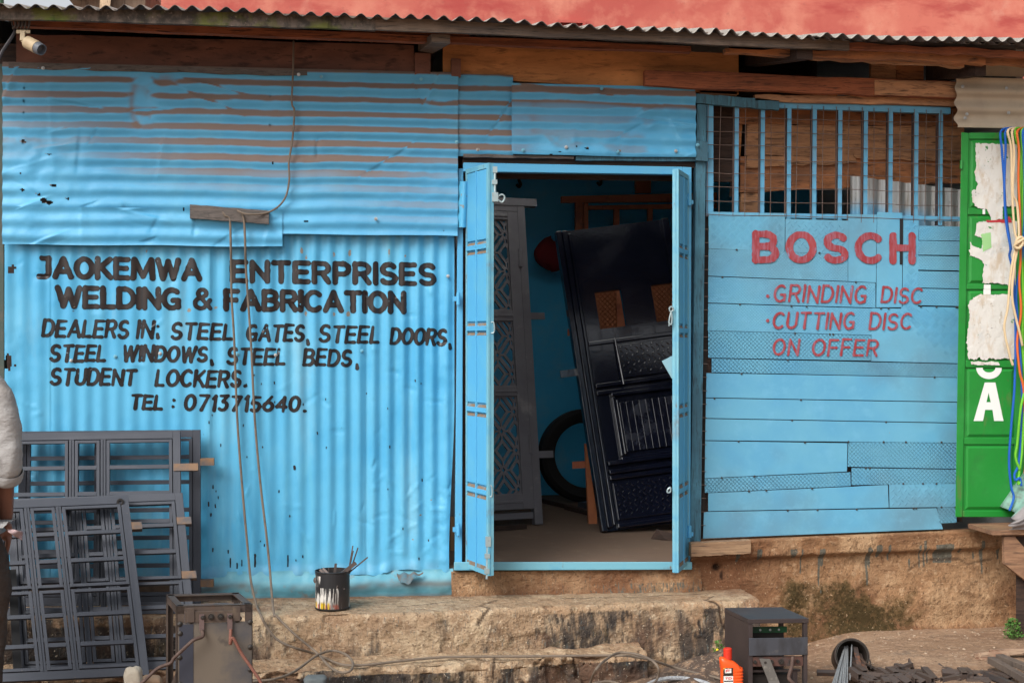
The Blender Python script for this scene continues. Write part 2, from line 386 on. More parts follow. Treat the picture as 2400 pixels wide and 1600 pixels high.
m_rail = M('dark_rusty_wire', (.14, .10, .085, 1), .7, .1, layers=[L((.12, .07, .05, 1), 30, .5, .6, .8)])
def cement(name, f):
    c = lambda r, g, b, a: (r*f[0], g*f[1], b*f[2], 1)
    return M(name, c(.42, .29, .18, 1), .95, layers=[
    L(c(.38, .235, .135, 1), 2.0, .42, .6, .8), L(c(.58, .44, .29, 1), 4.5, .50, .64, .8), L(c(.33, .175, .095, 1), 1.3, .52, .68, .8), L(c(.24, .15, .09, 1), 13, .52, .64, .6), L(c(.62, .48, .33, 1), 30, .55, .64, .6), L(c(.15, .10, .065, 1), 48, .57, .66, .7),
    L(c(.055, .045, .04, 1), 6.5, .68, .82, .9, st=(2.2, 1, .55), at='grime'), L(c(.035, .03, .028, 1), 24, .70, .86, .9, st=(1.4, 1, .5), at='grime'),
    L(c(.21, .11, .065, 1), 3.0, .55, .8, .85, at='soil'), L(c(.13, .095, .045, 1), 16, .58, .80, .88, at='moss', d=9), L(c(.05, .042, .018, 1), 50, .72, .9, .8, at='moss', d=9),
    L(c(.115, .15, .15, 1), 60, .60, .72, .85, st=(2, 1, .3), at='drip'), L(c(.05, .03, .022, 1), 0, at='crack', k=.95),
    L(c(.66, .54, .4, 1), 85, .63, .68, .7), L(c(.09, .06, .04, 1), 75, .62, .68, .8), L(c(.05, .038, .03, 1), 30, .70, .73, .9)],
    bumps=[(5, .5, .02, (1, 1, 1)), (24, .9, .02, (1, 1, 1)), (95, .8, .008, (1, 1, 1))], spec=.2)
m_cement = cement('worn_cement', (.84, .86, .88)); m_plinth = cement('brown_plaster', (.70, .60, .52))
m_ground = M('trodden_brown_earth', (.235, .145, .09, 1), .95, layers=[L((.30, .20, .13, 1), 1.5, .46, .62, .8, st=(1, 1.6, 1)), L((.17, .095, .06, 1), 2.8, .5, .66, .8),
    L((.12, .10, .085, 1), 5, .58, .7, .6), L((.36, .26, .18, 1), 9, .58, .7, .6, st=(1, 2, 1)), L((.075, .055, .045, 1), 3.0, .55, .8, .95, at='soil'), L((.38, .25, .16, 1), 24, .52, .62, .6), L((.13, .08, .055, 1), 40, .56, .64, .6), L((.5, .42, .33, 1), 90, .62, .67, .8), L((.07, .05, .04, 1), 70, .62, .67, .8)],
    bumps=[(7, .5, .02, (1, 1, 1)), (35, .6, .01, (1, 1, 1)), (110, .5, .005, (1, 1, 1))], spec=.2)

# ------------------------------------------------------------ ground
Z1, Z2, ZF = .315, .115, .452            # step, ledge and workshop floor heights
def gz(x, y):
    lo = -.03 + .12*sst(1.15, 1.9, x) - .03*sst(.6, 3, -y)
    return lo + .05*np.exp(-((x-1.0)/.3)**2 - ((y+.5)/.12)**2) + .012*fbm(x, y, 3.1, 5) + .007*fbm(x, y, 14, 9, 3) + .10*np.exp(-((x-.93)/.34)**2 - ((y+.60)/.20)**2)*(1 + .8*fbm(x, y, 9, 2, 3))
xs = np.concatenate([np.linspace(-60, -4, 14), np.arange(-3.8, 3.9, .03), np.linspace(4, 60, 14)])
ys = np.concatenate([np.linspace(-60, -3.2, 12), np.arange(-3.0, .35, .03), np.linspace(.5, 60, 14)])
XX, YY = np.meshgrid(xs, ys)
mb = MB(); mb.grid(np.stack([XX, YY, gz(XX, YY)], -1))
pit = W(1610, 1555, -.6); mb.a['soil'] = (.42*np.exp(-(((XX-pit.x)/.30)**2 + ((YY+.62)/.22)**2)) + .12*sst(.3, .0, np.abs(YY+.05))*0).ravel()
ground = make('ground', mb, m_ground, smooth='all', fix=False); tag(ground, kind='structure', label='bare brown earth yard in front of the workshop')

# ------------------------------------------------------------ concrete steps
def ledge(name, x0, x1, ztop, yback, yfront, zbot, wob, seed, label, cut=None, crk=()):
    X = np.arange(x0, x1 + .001, .008); s = []
    n1 = max(6, int((yback)/.02)); 
    prof_top = np.linspace(0, 1, 40); prof_cor = np.linspace(0, 1, 9)[1:]; prof_face = np.linspace(0, 1, 32)[1:]
    rows = []; kind = []
    yf = np.array([yfront(a) for a in X]); r = .028 + .012*vn(X, 0*X, 5, seed)
    zt = ztop + .010*fbm(X, 0*X, 2.2, seed+3)
    for t in prof_top: rows.append(np.stack([X, yback + (yf + r - yback)*t, zt], -1)); kind.append((0, t))
    for t in prof_cor: a = t*math.pi/2; rows.append(np.stack([X, yf + r - r*np.sin(a), zt - r + r*np.cos(a)], -1)); kind.append((1, t))
    for t in prof_face: rows.append(np.stack([X, yf - .015*t, zt - r + (zbot - zt + r)*t], -1)); kind.append((2, t))
    P = np.array(rows); S = np.cumsum(np.concatenate([[0], np.linalg.norm(np.diff(P[:, len(X)//2], axis=0), axis=1)]))
    XX, SS = np.meshgrid(X, S); K = np.array([k[0] for k in kind])[:, None]; T = np.array([k[1] for k in kind])[:, None]
    nz = .020*fbm(XX, SS, 3.0, seed, 5)*wob + .014*fbm(XX, SS, 17, seed+2, 4)*wob
    chip = -.020*sst(.30, .36, fbm(XX, SS, 6, seed+9, 5))*np.where(K >= 1, 1, .25)*wob
    P[:, :, 1] += np.where(K >= 1, -(nz + chip), nz*.3); P[:, :, 2] += np.where(K <= 1, (nz*.5 + chip*.5), 0)
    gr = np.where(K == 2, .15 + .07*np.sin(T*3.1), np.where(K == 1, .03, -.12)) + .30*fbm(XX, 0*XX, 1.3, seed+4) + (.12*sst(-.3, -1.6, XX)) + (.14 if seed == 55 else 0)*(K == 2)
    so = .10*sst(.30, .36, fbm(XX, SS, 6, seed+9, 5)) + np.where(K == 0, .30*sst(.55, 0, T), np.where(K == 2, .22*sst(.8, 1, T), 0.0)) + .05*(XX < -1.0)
    cr = np.zeros_like(XX)
    for pts in crk:
        for (a, b), (c, d) in zip(pts[:-1], pts[1:]):
            dx, dz = c-a, d-b; tt = np.clip(((XX-a)*dx + (SS-b)*dz)/(dx*dx+dz*dz), 0, 1)
            cr = np.maximum(cr, sst(.009, .002, np.hypot(XX-a-dx*tt, SS-b-dz*tt) + .004*vn(XX, SS, 60, 3)))
    P[:, :, 1] += np.where(K >= 1, .008*cr, 0)
    mb = MB(); mb.grid(P)
    for col, fl in ((0, 1), (-1, 0)):        # side faces
        e = P[:, col]; o = len(mb.v); mb.v += [Vector(q) for q in e] + [Vector((q[0], yback, zbot)) for q in e]
        n = len(e); mb.f += [(o+i, o+i+1, o+n+i+1, o+n+i) for i in range(n-1)]
    pad = np.zeros(len(mb.v) - gr.size)
    for k, v in (('grime', gr), ('soil', so), ('crack', cr)): mb.a[k] = np.concatenate([v.ravel(), pad])
    return solo(name, mb, m_cement, label, 'step', (0, -.4, zbot), smooth='all', fix=False)
xL = -3.4
xend = G(1803, 1420, Z1).x
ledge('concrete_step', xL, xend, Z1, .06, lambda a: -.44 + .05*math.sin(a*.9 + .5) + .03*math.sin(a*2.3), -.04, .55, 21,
      'long stained ochre concrete step right below the shop doorway',
      crk=[[(-.1, .30), (-.2, .44), (-.16, .52), (-.22, .60)], [(1.0, .36), (.93, .48), (.99, .56), (1.0, .64), (1.06, .72)], [(.2, .28), (.6, .33), (.95, .27)], [(-.6, .36), (-.3, .3)]])
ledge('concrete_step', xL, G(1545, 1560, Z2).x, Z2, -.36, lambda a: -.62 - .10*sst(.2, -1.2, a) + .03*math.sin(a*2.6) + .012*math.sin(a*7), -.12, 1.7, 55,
      'low crumbling second step of rough stones, lying under the cable', crk=[[(-.15, .22), (-.17, .4)], [(.2, .22), (.24, .42)], [(.55, .24), (.5, .42)]])

# ------------------------------------------------------------ the workshop
shop = thing('metal_workshop', 'blue corrugated metal welding workshop with hand painted black lettering and open double door', 'workshop', (0, 0, .3))
def P_(name, mb, mat, **k): return make(name, mb, mat, shop, **k)
def bd(name, c, y, th, mat, jag=0.0, seed=0, **k): return P_(name, board(c, y, th, jag, seed), mat, **k)
PITCH = .0745
def seamstep(x):
    s = 0*x
    for q in (118, 495, 857): s = s + .004*sst(-.002, .002, XW(q) - x)
    return s
rD = random.Random(77); DENTS = []
for k in range(120):
    lx = rD.random()
    cx = (-2.62 + .30*rD.random()) if lx < .25 else (-.75 + .5*rD.random() if lx < .6 else -2.6 + 2.3*rD.random()); cz = (.46 + .55*rD.random()) if rD.random() < .55 else .5 + 1.5*rD.random()
    DENTS.append((cx, cz, rD.uniform(-.7, .7) if rD.random() < .7 else rD.uniform(.8, 2.3), rD.uniform(.02, .075), rD.uniform(.002, .006)*rD.choice((-1, 1)), rD.uniform(.010, .024)))
def ylow(x, z):
    amp = .0062*(.70 + .9*vn(x*1.0, z*.8, 1.9, 3) + .65*sst(-1.4, -.2, x))
    crumple = np.exp(-(((x + .28)/.16)**2 + ((z - .56)/.22)**2)) + .6*np.exp(-(((x + 2.5)/.13)**2 + ((z - 1.5)/.22)**2)) + .5*np.exp(-(((x + .33)/.08)**2 + ((z-1.45)/.5)**2))
    y = amp*(1 - .6*np.clip(crumple, 0, 1))*(1 - .55*sst(.16, .02, z - .455))*np.cos(2*math.pi*x/PITCH + .5*vn(x, z, 1.2, 8))
    y = y + .010*fbm(x, z, 1.1, 31, 3) + .0035*(np.abs(fbm(x, z, 6, 12, 3))) + .022*np.clip(crumple, 0, 1)*fbm(x, z, 9, 44, 3)
    for (cx, cz, a, ln, d, w0) in DENTS:
        m = (np.abs(x - cx) < ln + w0) & (np.abs(z - cz) < ln + w0)
        if not np.any(m): continue
        u = (x-cx)*math.cos(a) + (z-cz)*math.sin(a); v = -(x-cx)*math.sin(a) + (z-cz)*math.cos(a)
        y = y + d*np.clip(1 - np.abs(v)/w0, 0, 1)*sst(ln, ln*.3, np.abs(u))*np.where(v < 0, 1, np.clip(1 - v/(w0*.4), 0, 1))
    return y - seamstep(x)*1.0 + .0
zb0 = W(600, 1350).z; zt0 = W(600, 535).z
def wallgrid(xa, xb, za, zb, yf, dx=.0055, dz=.011, jag=None):
    X = np.arange(xa, xb + dx*.5, dx); Z = np.arange(za, zb + dz*.5, dz); XX, ZZ = np.meshgrid(X, Z); return XX, ZZ
def blobs(XX, ZZ, spots, y=0.0, seed=5, rough=.8):
    m = np.zeros(XX.shape, bool)
    for (px, py, rx, ry) in spots:
        c = W(px, py, y); s = 457.0
        d = np.hypot((XX - c.x)/(rx/s), (ZZ - c.z)/(ry/s)); m |= d + rough*fbm(XX, ZZ, 42, seed + int(px), 3) < 1
    return m
peel = [(345, 590, 6, 8), (707, 588, 5, 12), (718, 600, 5, 12), (783, 595, 5, 10), (819, 592, 6, 14), (912, 590, 3, 16), (950, 600, 4, 6), (717, 735, 5, 7), (783, 735, 5, 8), (817, 735, 7, 9), (445, 727, 8, 8), (506, 720, 7, 7), (915, 728, 4, 9),
        (985, 1206, 4, 4), (967, 1262, 5, 4), (895, 1290, 5, 4), (1024, 1195, 3, 3), (556, 1235, 3, 3), (1010, 1170, 3, 3)]
edges = [XW(12), XW(120), XW(498), XW(860), XW(1066)]
for i in range(4):
    XX, ZZ = wallgrid(edges[i] - (.012 if i else 0), edges[i+1], zb0 - .02, zt0, ylow)
    Zb = zb0 + .012*vn(XX[0], 0*XX[0], 12, 4) + .008*vn(XX[0], 0*XX[0], 40, 9) + (.02*np.exp(-((XX[0]+.55)/.1)**2) if i == 3 else 0)
    ZZ = Zb[None, :] + (ZZ - ZZ[0, 0])/(zt0 - ZZ[0, 0])*(zt0 - Zb[None, :])
    if i == 3: XX = XX - .03*sst(1.3, .5, ZZ)*sst(-.6, -.25, XX)           # the lower right corner is bent inwards
    YY = ylow(XX, ZZ)
    curl = sst(.06, 0, ZZ - Zb[None, :])*.02*(.5 + vn(XX, 0*XX, 14, 6)); YY = YY - curl
    hole = blobs(XX, ZZ, [(25, 633, 8, 8), (28, 640, 6, 5), (18, 850, 7, 16), (35, 860, 4, 4)] + [(128, 848, 3, 2)])
    mb = MB(); keep = ~(hole[:-1, :-1])
    mb.grid(np.stack([XX, YY, ZZ], -1), keep)
    pl = np.zeros(XX.shape)
    for (px, py, rx, ry) in peel:
        c = W(px, py); pl = np.maximum(pl, 1.0*np.exp(-(((XX-c.x)/(rx/457))**2 + ((ZZ-c.z)/(ry/457))**2)))
    mb.a['peel'] = (pl*.64 - .32).ravel()
    fgrime = np.clip(sst(.10, .0, ZZ - zb0)*.35 + .3*np.exp(-((XX - XW(530))/.05)**2)*sst(1.3, .5, ZZ)*np.clip(vn(XX, ZZ, 6, 3) + .5, 0, 1), 0, 1)
    mb.a['dust_tone'] = (fgrime*np.clip(.5 + vn(XX, ZZ, 20, 2), 0, 1)).ravel()
    P_('wall_sheet', mb, m_low, smooth='all', fix=False)
# flattened sheet along the bottom of the wall
XX, ZZ = wallgrid(XW(470), XW(1064, -.02), W(600, 1406).z, W(600, 1344).z + .01, None, .008, .006)
top = ZZ.max(); bot = ZZ.min(); T = (ZZ - bot)/(top - bot)
lowe = bot + .012*vn(XX, 0*XX, 5, 2); ZZ = lowe + T*(top - lowe + .012*vn(XX, 0*XX, 9, 5))
YY = -.006 - .030*np.sin(T*math.pi)**2*(.8 + .8*vn(XX, ZZ, 4, 6)) - .012*fbm(XX, ZZ, 9, 77, 3) - .02*(1-T)
mb = MB(); mb.grid(np.stack([XX, YY, ZZ], -1)); mb.a['peel'] = np.zeros(XX.size)
mb.a['dust_tone'] = np.clip(.75*np.exp(-((T - .48 - .15*vn(XX, 0*XX, 4, 3))/.14)**2)*sst(-.45, .05, fbm(XX, ZZ, 5, 3)) + .8*sst(.22, .02, T), 0, 1).ravel()
P_('bottom_flashing', mb, M('dirty_teal_sheet_paint', (.10, .32, .42, 1), .55, layers=[L((.16, .38, .45, 1), 7, .5, .65, .7), L((.12, .08, .055, 1), 0, at='dust_tone', k=.95, r=.95), L((.2, .15, .11, 1), 9, .6, .7, .7)], bumps=[(14, .3, .01, (1, 1, 1))]), smooth='all', fix=False)

# upper sheets, corrugated sideways, road dust settled on every upward slope
def yup(x, z, seed, flat):
    amp = .0080*(.85 + .5*vn(x, z, 1.6, seed))*(1 - .85*np.clip(flat, 0, 1))
    f = 2*math.pi*(z + .010*fbm(x, z*.6, 1.8, seed) + .004*np.clip(fbm(x, z, 5, seed+8, 2), .2, 1))/PITCH
    return amp*np.cos(f) + .010*fbm(x, z, 1.3, seed+5, 3) + np.clip(flat, 0, 1)*(.020*fbm(x, z, 5.5, seed+9, 4) + .018*np.abs(fbm(x, z, 7, seed+4, 2))) + .003*fbm(x, z, 16, seed+1, 2)
def flatmask(x, z, spots, y=0.0):
    m = 0*x
    for (px, py, rx, ry, k) in spots:
        c = W(px, py, y); m = m + k*np.exp(-(((x-c.x)/(rx/457))**2 + ((z-c.z)/(ry/457))**2))
    return m
def creases(x, z, seed, flat):
    """sharp folds where the sheet was bent by hand"""
    r = random.Random(seed); y = 0*x; x0, x1, z0, z1 = x.min(), x.max(), z.min(), z.max()
    for k in range(26 if x1 - x0 > 1.5 else 9):
        left = k % 3
        cx = r.uniform(x0, x0 + .8) if (left and x1 - x0 > 1.5) else r.uniform(x0, x1); cz = r.uniform(z0, z1); a = r.uniform(-.6, .6) if r.random() < .6 else r.uniform(.9, 2.2); ln = r.uniform(.06, .25); d = r.uniform(.003, .008)*r.choice((-1, 1))
        u = (x-cx)*math.cos(a) + (z-cz)*math.sin(a); v = -(x-cx)*math.sin(a) + (z-cz)*math.cos(a) + .01*vn(x, z, 14, seed+k)
        w0 = r.uniform(.02, .05); y = y + d*np.clip(1 - np.abs(v)/w0, 0, 1)*sst(ln, ln*.3, np.abs(u))*(v > -w0)*np.where(v < 0, 1, np.clip(1 - v/(w0*.3), 0, 1))
    return y
def upsheet(x0, x1, z0, z1, ybase, seed, flats, holes, dustf, th=.0):
    XX, ZZ = wallgrid(x0, x1, z0, z1, None, .0075, .0045)
    Xe = .006*vn(0*ZZ, ZZ, 9, seed); XX = XX + Xe*((XX - x0)/(x1-x0))
    ZZ = ZZ + .008*vn(XX, 0*XX, 3, seed+2)*((z1 - ZZ)/(z1 - z0))
    fl = flatmask(XX, ZZ, flats); YY = ybase + yup(XX, ZZ, seed, fl) + creases(XX, ZZ, seed, fl)
    gzv = np.gradient(YY, axis=0)/.0045
    bd_ = np.clip(dustf(XX, ZZ), 0, 1.2)
    dust_tone = sst(-.06, .26, gzv + .34*vn(XX, ZZ, 2.2, seed+6) + .10*fbm(XX, ZZ, 22, seed+3, 3))*bd_ + .6*bd_*np.exp(-((fl-.8)/.25)**2)*sst(.0, .3, fbm(XX, ZZ, 8, seed))
    hole = blobs(XX, ZZ, holes, ybase, 5)
    mb = MB(); mb.grid(np.stack([XX, YY, ZZ], -1), ~hole[:-1, :-1])
    mb.a['dust_tone'] = np.clip(dust_tone, 0, 1).ravel()
    sp = 0*XX
    for (px, py, rx, ry) in holes:
        c = W(px, py); sp = np.maximum(sp, np.exp(-(((XX-c.x)/(1.5*rx/457))**2 + ((ZZ-c.z)/(1.5*ry/457))**2)))
    mb.a['peel'] = (sp*.48 - .32).ravel()
    return P_('wall_sheet', mb, m_sheet, smooth='all', fix=False)
yA = -.045
zA = W(600, 160, yA).z
n1 = lambda X, Z: .12*fbm(X, Z, 2.0, 3)
dA = lambda X, Z: sst(2.28, 2.52, Z + n1(X, Z) - .05*np.exp(-((X+.4)/.4)**2)) - .9*np.exp(-(((X+2.35)/.45)**2 + ((Z-2.45)/.22)**2)) + .55*np.exp(-(((X+.45)/.35)**2 + ((Z-2.3)/.12)**2))
flA = [(330, 235, 26, 60, 1.0), (345, 270, 30, 40, .8), (70, 350, 110, 55, .9), (120, 440, 90, 60, .7), (380, 190, 45, 20, .8), (640, 250, 30, 25, .4), (60, 530, 60, 40, .6), (1010, 420, 60, 30, .4), (960, 470, 80, 30, .4), (1030, 240, 40, 14, .8), (1120, 215, 30, 10, .5)]
hoA = [(54, 333, 6.8, 6.8), (52, 446, 5.4, 4.5), (103, 470, 8.8, 5.2), (115, 477, 6.1, 4.5), (158, 467, 3.4, 3.0), (125, 436, 6.1, 3), (90, 457, 3.4, 4.5), (716, 520, 3.4, 2), (113, 363, 4.8, 2), (55, 208, 2, 3), (55, 238, 1.6, 2), (55, 265, 1.6, 2), (630, 226, 1.8, 2), (631, 293, 1.8, 2), (638, 384, 2, 3.0), (430, 492, 2, 3), (46, 407, 2, 2), (1038, 542, 2.7, 1.5)]
upsheet(XW(6, yA), XW(1203, yA), W(1140, 366, yA).z, zA, yA + .020, 61, [(1100, 200, 40, 14, .6)], [], lambda X, Z: 1.0 + 0*X)      # the sheet over the doorway
upsheet(XW(6, yA), XW(662, yA), W(300, 575, yA).z, W(300, 488, yA).z, yA - .008, 40, flA, hoA, dA)
upsheet(XW(6, yA), XW(1072, yA), W(900, 551, yA).z, zA, yA - .002, 40, flA, hoA, dA)
zc0, zc1 = W(1400, 366, yA).z, W(1400, 199, yA).z
upsheet(XW(1199, yA), XW(1629, yA), zc0, zc1, yA - .008, 83, [(1290, 330, 70, 30, .7), (1420, 345, 120, 26, .7), (1560, 320, 50, 40, .6), (1310, 245, 50, 18, .6), (1450, 300, 120, 20, .5)], [(1373, 349, 5, 2), (1350, 345, 2, 2), (1290, 363, 4, 2), (1310, 357, 3, 2), (1447, 356, 4, 3)],
        lambda X, Z: sst(zc1 - .125, zc1 - .09, Z + .05*vn(X, Z, 2, 3)) + .5*np.exp(-(((X - XW(1215))/.08)**2)) + .45*sst(.1, .3, fbm(X, Z, 3, 6)))
# screws
for i, (px, py) in enumerate([(753, 180), (700, 175), (987, 186), (1120, 351), (1226, 352), (1327, 345), (1448, 356), (1584, 354), (1410, 208), (881, 513), (1070, 333), (101, 160), (1635, 340), (167, 845), (270, 835), (375, 828), (557, 830), (646, 832), (848, 822), (1050, 647), (1636, 985)]):
    c = W(px, py, yA - .02 if py < 560 else -.012); s = MB().lathe(c, (0, -1, 0), [(0, .009), (.002, .009), (.003, .004), (.007, .004), (.007, 0)], 10)
    P_('screw', s, m_galv if i % 2 else m_steelteal)

# lettering on the lower wall
yl = lambda x, z: ylow(x, z) - .0016
D_ = dict(y=0.0)
BW = .0300; SWD = .0178
big = [wpx('JAOKEMWA', 84, 475, 598, 655, 604, 661, BW, gap=.28, seed=3, res=.003), wpx('ENTERPRISES', 538, 1024, 607, 664, 615, 672, BW, gap=.29, seed=5, res=.003),
       wpx('WELDING', 129, 428, 667, 724, 673, 729, BW, gap=.27, seed=7, res=.003), wpx('&', 451, 499, 673, 728, 673, 728, BW*.8, seed=2, res=.003),
       wpx('FABRICATION', 523, 953, 675, 730, 681, 737, BW, gap=.27, seed=9, res=.003)]
sm = [('DEALERS', 97, 307, 747, 791, 749, 795), ('IN', 318, 366, 748, 795, 750, 796), (';', 366, 377, 752, 795, 752, 795), ('STEEL', 398, 551, 753, 797, 757, 798), ('GATES', 574, 718, 757, 800, 760, 803), (',', 719, 729, 760, 803, 760, 803),
      ('STEEL', 745, 895, 760, 804, 763, 806), ('DOORS', 912, 1051, 765, 808, 769, 811), (',', 1052, 1062, 770, 812, 770, 812),
      ('STEEL', 115, 254, 805, 849, 807, 849), ('WINDOWS', 284, 491, 806, 849, 811, 851), (',', 494, 504, 806, 850, 806, 850), ('STEEL', 529, 674, 812, 856, 815, 857), ('BEDS', 708, 829, 815, 858, 817, 860), (',', 834, 845, 816, 859, 816, 859),
      ('STUDENT', 116, 324, 860, 905, 864, 905), ('LOCKERS', 362, 570, 863, 906, 866, 910), ('.', 573, 580, 865, 909, 865, 909),
      ('TEL', 303, 387, 921, 960, 924, 962), (':', 402, 410, 925, 963, 925, 963), ('0713715640', 429, 708, 923, 964, 927, 967), ('.', 712, 719, 926, 967, 926, 967)]
small = [wpx(t, a, b, c, d, e, f, SWD, slant=.14, gap=.30, jit=.03, seed=i, flare=.5) for i, (t, a, b, c, d, e, f) in enumerate(sm)]
lettering('painted_lettering', big + small, yl, m_ink, shop)

rs = random.Random(4); dv = []
for (px, py, ln, wd) in [(540, 1318, 20, 3), (556, 1330, 22, 3), (598, 1316, 34, 4), (567, 1318, 14, 2), (675, 1314, 26, 3), (639, 1366, 12, 3), (555, 1420, 4, 3), (490, 1180, 8, 3), (499, 1140, 7, 3), (505, 1185, 6, 3), (495, 1205, 6, 3), (499, 1288, 7, 3), (512, 1165, 5, 2), (690, 1095, 6, 5), (535, 1292, 6, 3)] + [(rs.uniform(480, 1040), rs.uniform(850, 1330), rs.uniform(2, 5), rs.uniform(2, 3)) for _ in range(34)]:
    dv.append(wordfield('1', XW(px - 3), XW(px + 3), W(0, py - ln/2 - wd/2).z, W(0, py + ln/2 + wd/2).z, W(0, py - ln/2 - wd/2).z, W(0, py + ln/2 + wd/2).z, wd/457, res=.003) if False else None)
    X0, Z0 = XW(px), W(px, py).z; gx = np.arange(X0 - .012, X0 + .012, .0022); gy = np.arange(Z0 - ln/914 - .008, Z0 + ln/914 + .008, .0022); A1, B1 = np.meshgrid(gx, gy)
    dv[-1] = (wd/914*(1 + .5*vn(A1, B1, 90, int(px))) - np.hypot(A1 - X0 - .004*vn(B1, 0*B1, 30, 3), np.maximum(np.abs(B1 - Z0) - ln/914, 0)), gx, gy)
for d1 in dv: lettering('paint_splash', [d1], yl, m_ink, shop)
fl = MB(); Pq = []
for t in np.linspace(0, 1, 7):
    Pq.append([tuple(W(930 + 62*a, 1342 + (4 + 22*math.sin(math.pi*min(1, a*1.25)**.8)*(a < .98))*t + 3*math.sin(a*17), -.045 - .035*t*math.sin(math.pi*a))) for a in np.linspace(0, 1, 15)])
P_('torn_flap', fl.grid(np.array(Pq)), M('bent_dirty_sheet', (.06, .15, .20, 1), .7, 0, layers=[L((.12, .085, .06, 1), 12, .45, .6, .9)]), smooth='all', fix=False)

# timber under the eaves
yE = -.02
bd('eaves_panel', [(38, 80), (970, 106), (970, 176), (38, 150)], yE, .02, m_brown, .004, 2)
bd('top_strip', [(20, 146), (720, 167), (720, 178), (20, 160)], yA - .012, .02, m_greypl, .004, 3)
bd('eaves_post', [(972, 124), (1009, 126), (1009, 178), (972, 176)], yE - .03, .06, m_brown)
bd('eaves_panel', [(1038, 100), (1731, 126), (1731, 222), (1038, 180)], yE + .02, .02, m_ply)
bd('timber_block', [(1058, 137), (1080, 138), (1080, 180), (1058, 178)], yE - .04, .05, m_brown)
bd('eaves_beam', [(30, 44), (1620, 108), (1620, 122), (30, 62)], -.27, .05, m_redwood, .003, 5)
bd('eaves_beam', [(800, 63), (1100, 76), (1100, 98), (800, 88)], -.25, .05, m_redwood)
bd('fascia_board', [(-60, 12), (880, 40), (880, 70), (-60, 43)], -.47, .03, m_moss, .004, 6)
bd('fascia_board', [(880, 40), (1991, 93), (1991, 118), (880, 68)], -.468, .028, m_fascia, .003, 7)
mb = MB().hexa([W(980, 121, -.03), W(1014, 126, -.03), W(1014, 104, -.03), W(980, 102, -.03), W(1012, 100, -.40), W(1055, 103, -.40), W(1055, 82, -.40), W(1012, 80, -.40)])
P_('rafter', mb, m_fascia)
mb = MB().hexa([W(1745, 154, .05), W(1772, 158, .05), W(1772, 130, .05), W(1745, 126, .05), W(1868, 138, -.42), W(1905, 140, -.42), W(1905, 116, -.42), W(1868, 112, -.42)])
P_('rafter', mb, m_dk)
mb = MB().hexa([W(2170, 190, .05), W(2215, 192, .05), W(2215, 150, .05), W(2170, 148, .05), W(2286, 178, -.30), W(2311, 178, -.30), W(2311, 142, -.30), W(2286, 140, -.30)])
P_('rafter', mb, m_dk)
bd('eaves_beam', [(1512, 163), (2244, 191), (2244, 231), (1512, 201)], -.09, .05, m_redwood, .005, 8)
bd('eaves_beam', [(2050, 187), (2244, 193), (2244, 229), (2050, 222)], -.094, .004, m_plank, .002, 18)
bd('eaves_beam', [(1700, 113), (2310, 126), (2310, 150), (1700, 124)], -.36, .05, m_plankr, .006, 9)
bd('eaves_beam', [(1900, 124), (2260, 140), (2260, 156), (1900, 136)], -.30, .05, m_plank, .006, 10)
bd('eaves_beam', [(1985, 100), (2460, 122), (2460, 136), (1985, 114)], -.44, .04, m_redwood, .006, 11)
bd('eaves_beam', [(2240, 128), (2460, 140), (2460, 158), (2240, 146)], -.34, .04, m_plankr, .005, 12)
bd('timber_block', [(2042, 148), (2100, 150), (2100, 186), (2042, 182)], .02, .03, m_plank); bd('timber_block', [(2101, 150), (2165, 152), (2165, 188), (2101, 186)], .025, .03, m_plankr)
bd('eaves_beam', [(1770, 221), (2240, 230), (2240, 250), (1770, 236)], -.03, .04, m_plank, .004, 13)
bd('timber_block', [(1944, 214), (1962, 215), (1962, 224), (1944, 223)], -.035, .03, m_ply)
bd('eaves_panel', [(1640, 205), (1727, 208), (1727, 225), (1640, 222)], .0, .02, m_plank)
# beige corrugated piece above the green door
XX, ZZ = wallgrid(XW(2240, -.12), XW(2500, -.12), W(2300, 300, -.12).z, W(2300, 182, -.12).z, None, .01, .004)
YY = -.12 + .009*np.cos(2*math.pi*(ZZ - ZZ.min())/.092 + 2.5) + .004*fbm(XX, ZZ, 3, 4); XX = XX + .008*np.cos(2*math.pi*ZZ/.078)*(XX < XX.min() + .05)
gv = np.gradient(YY, axis=0)/.004
mb = MB(); mb.grid(np.stack([XX, YY, ZZ], -1)); mb.a['dust_tone'] = np.clip(sst(.3, .8, -gv)*.7, 0, 1).ravel(); mb.a['peel'] = np.zeros(XX.size)  # darker bands on the downward slopes of the corrugation
P_('wall_sheet', mb, m_beige, smooth='all', fix=False)
bd('wall_sheet', [(2310, 150), (2480, 156), (2480, 182), (2310, 178)], -.09, .004, m_beige)
for (px, py) in [(2256, 203), (2359, 207), (2364, 265), (2262, 277), (2266, 268)]:
    P_('screw', MB().lathe(W(px, py, -.135), (0, -1, 0), [(0, .009), (.002, .009), (.003, .004), (.008, .004), (.008, 0)], 10), m_galv)

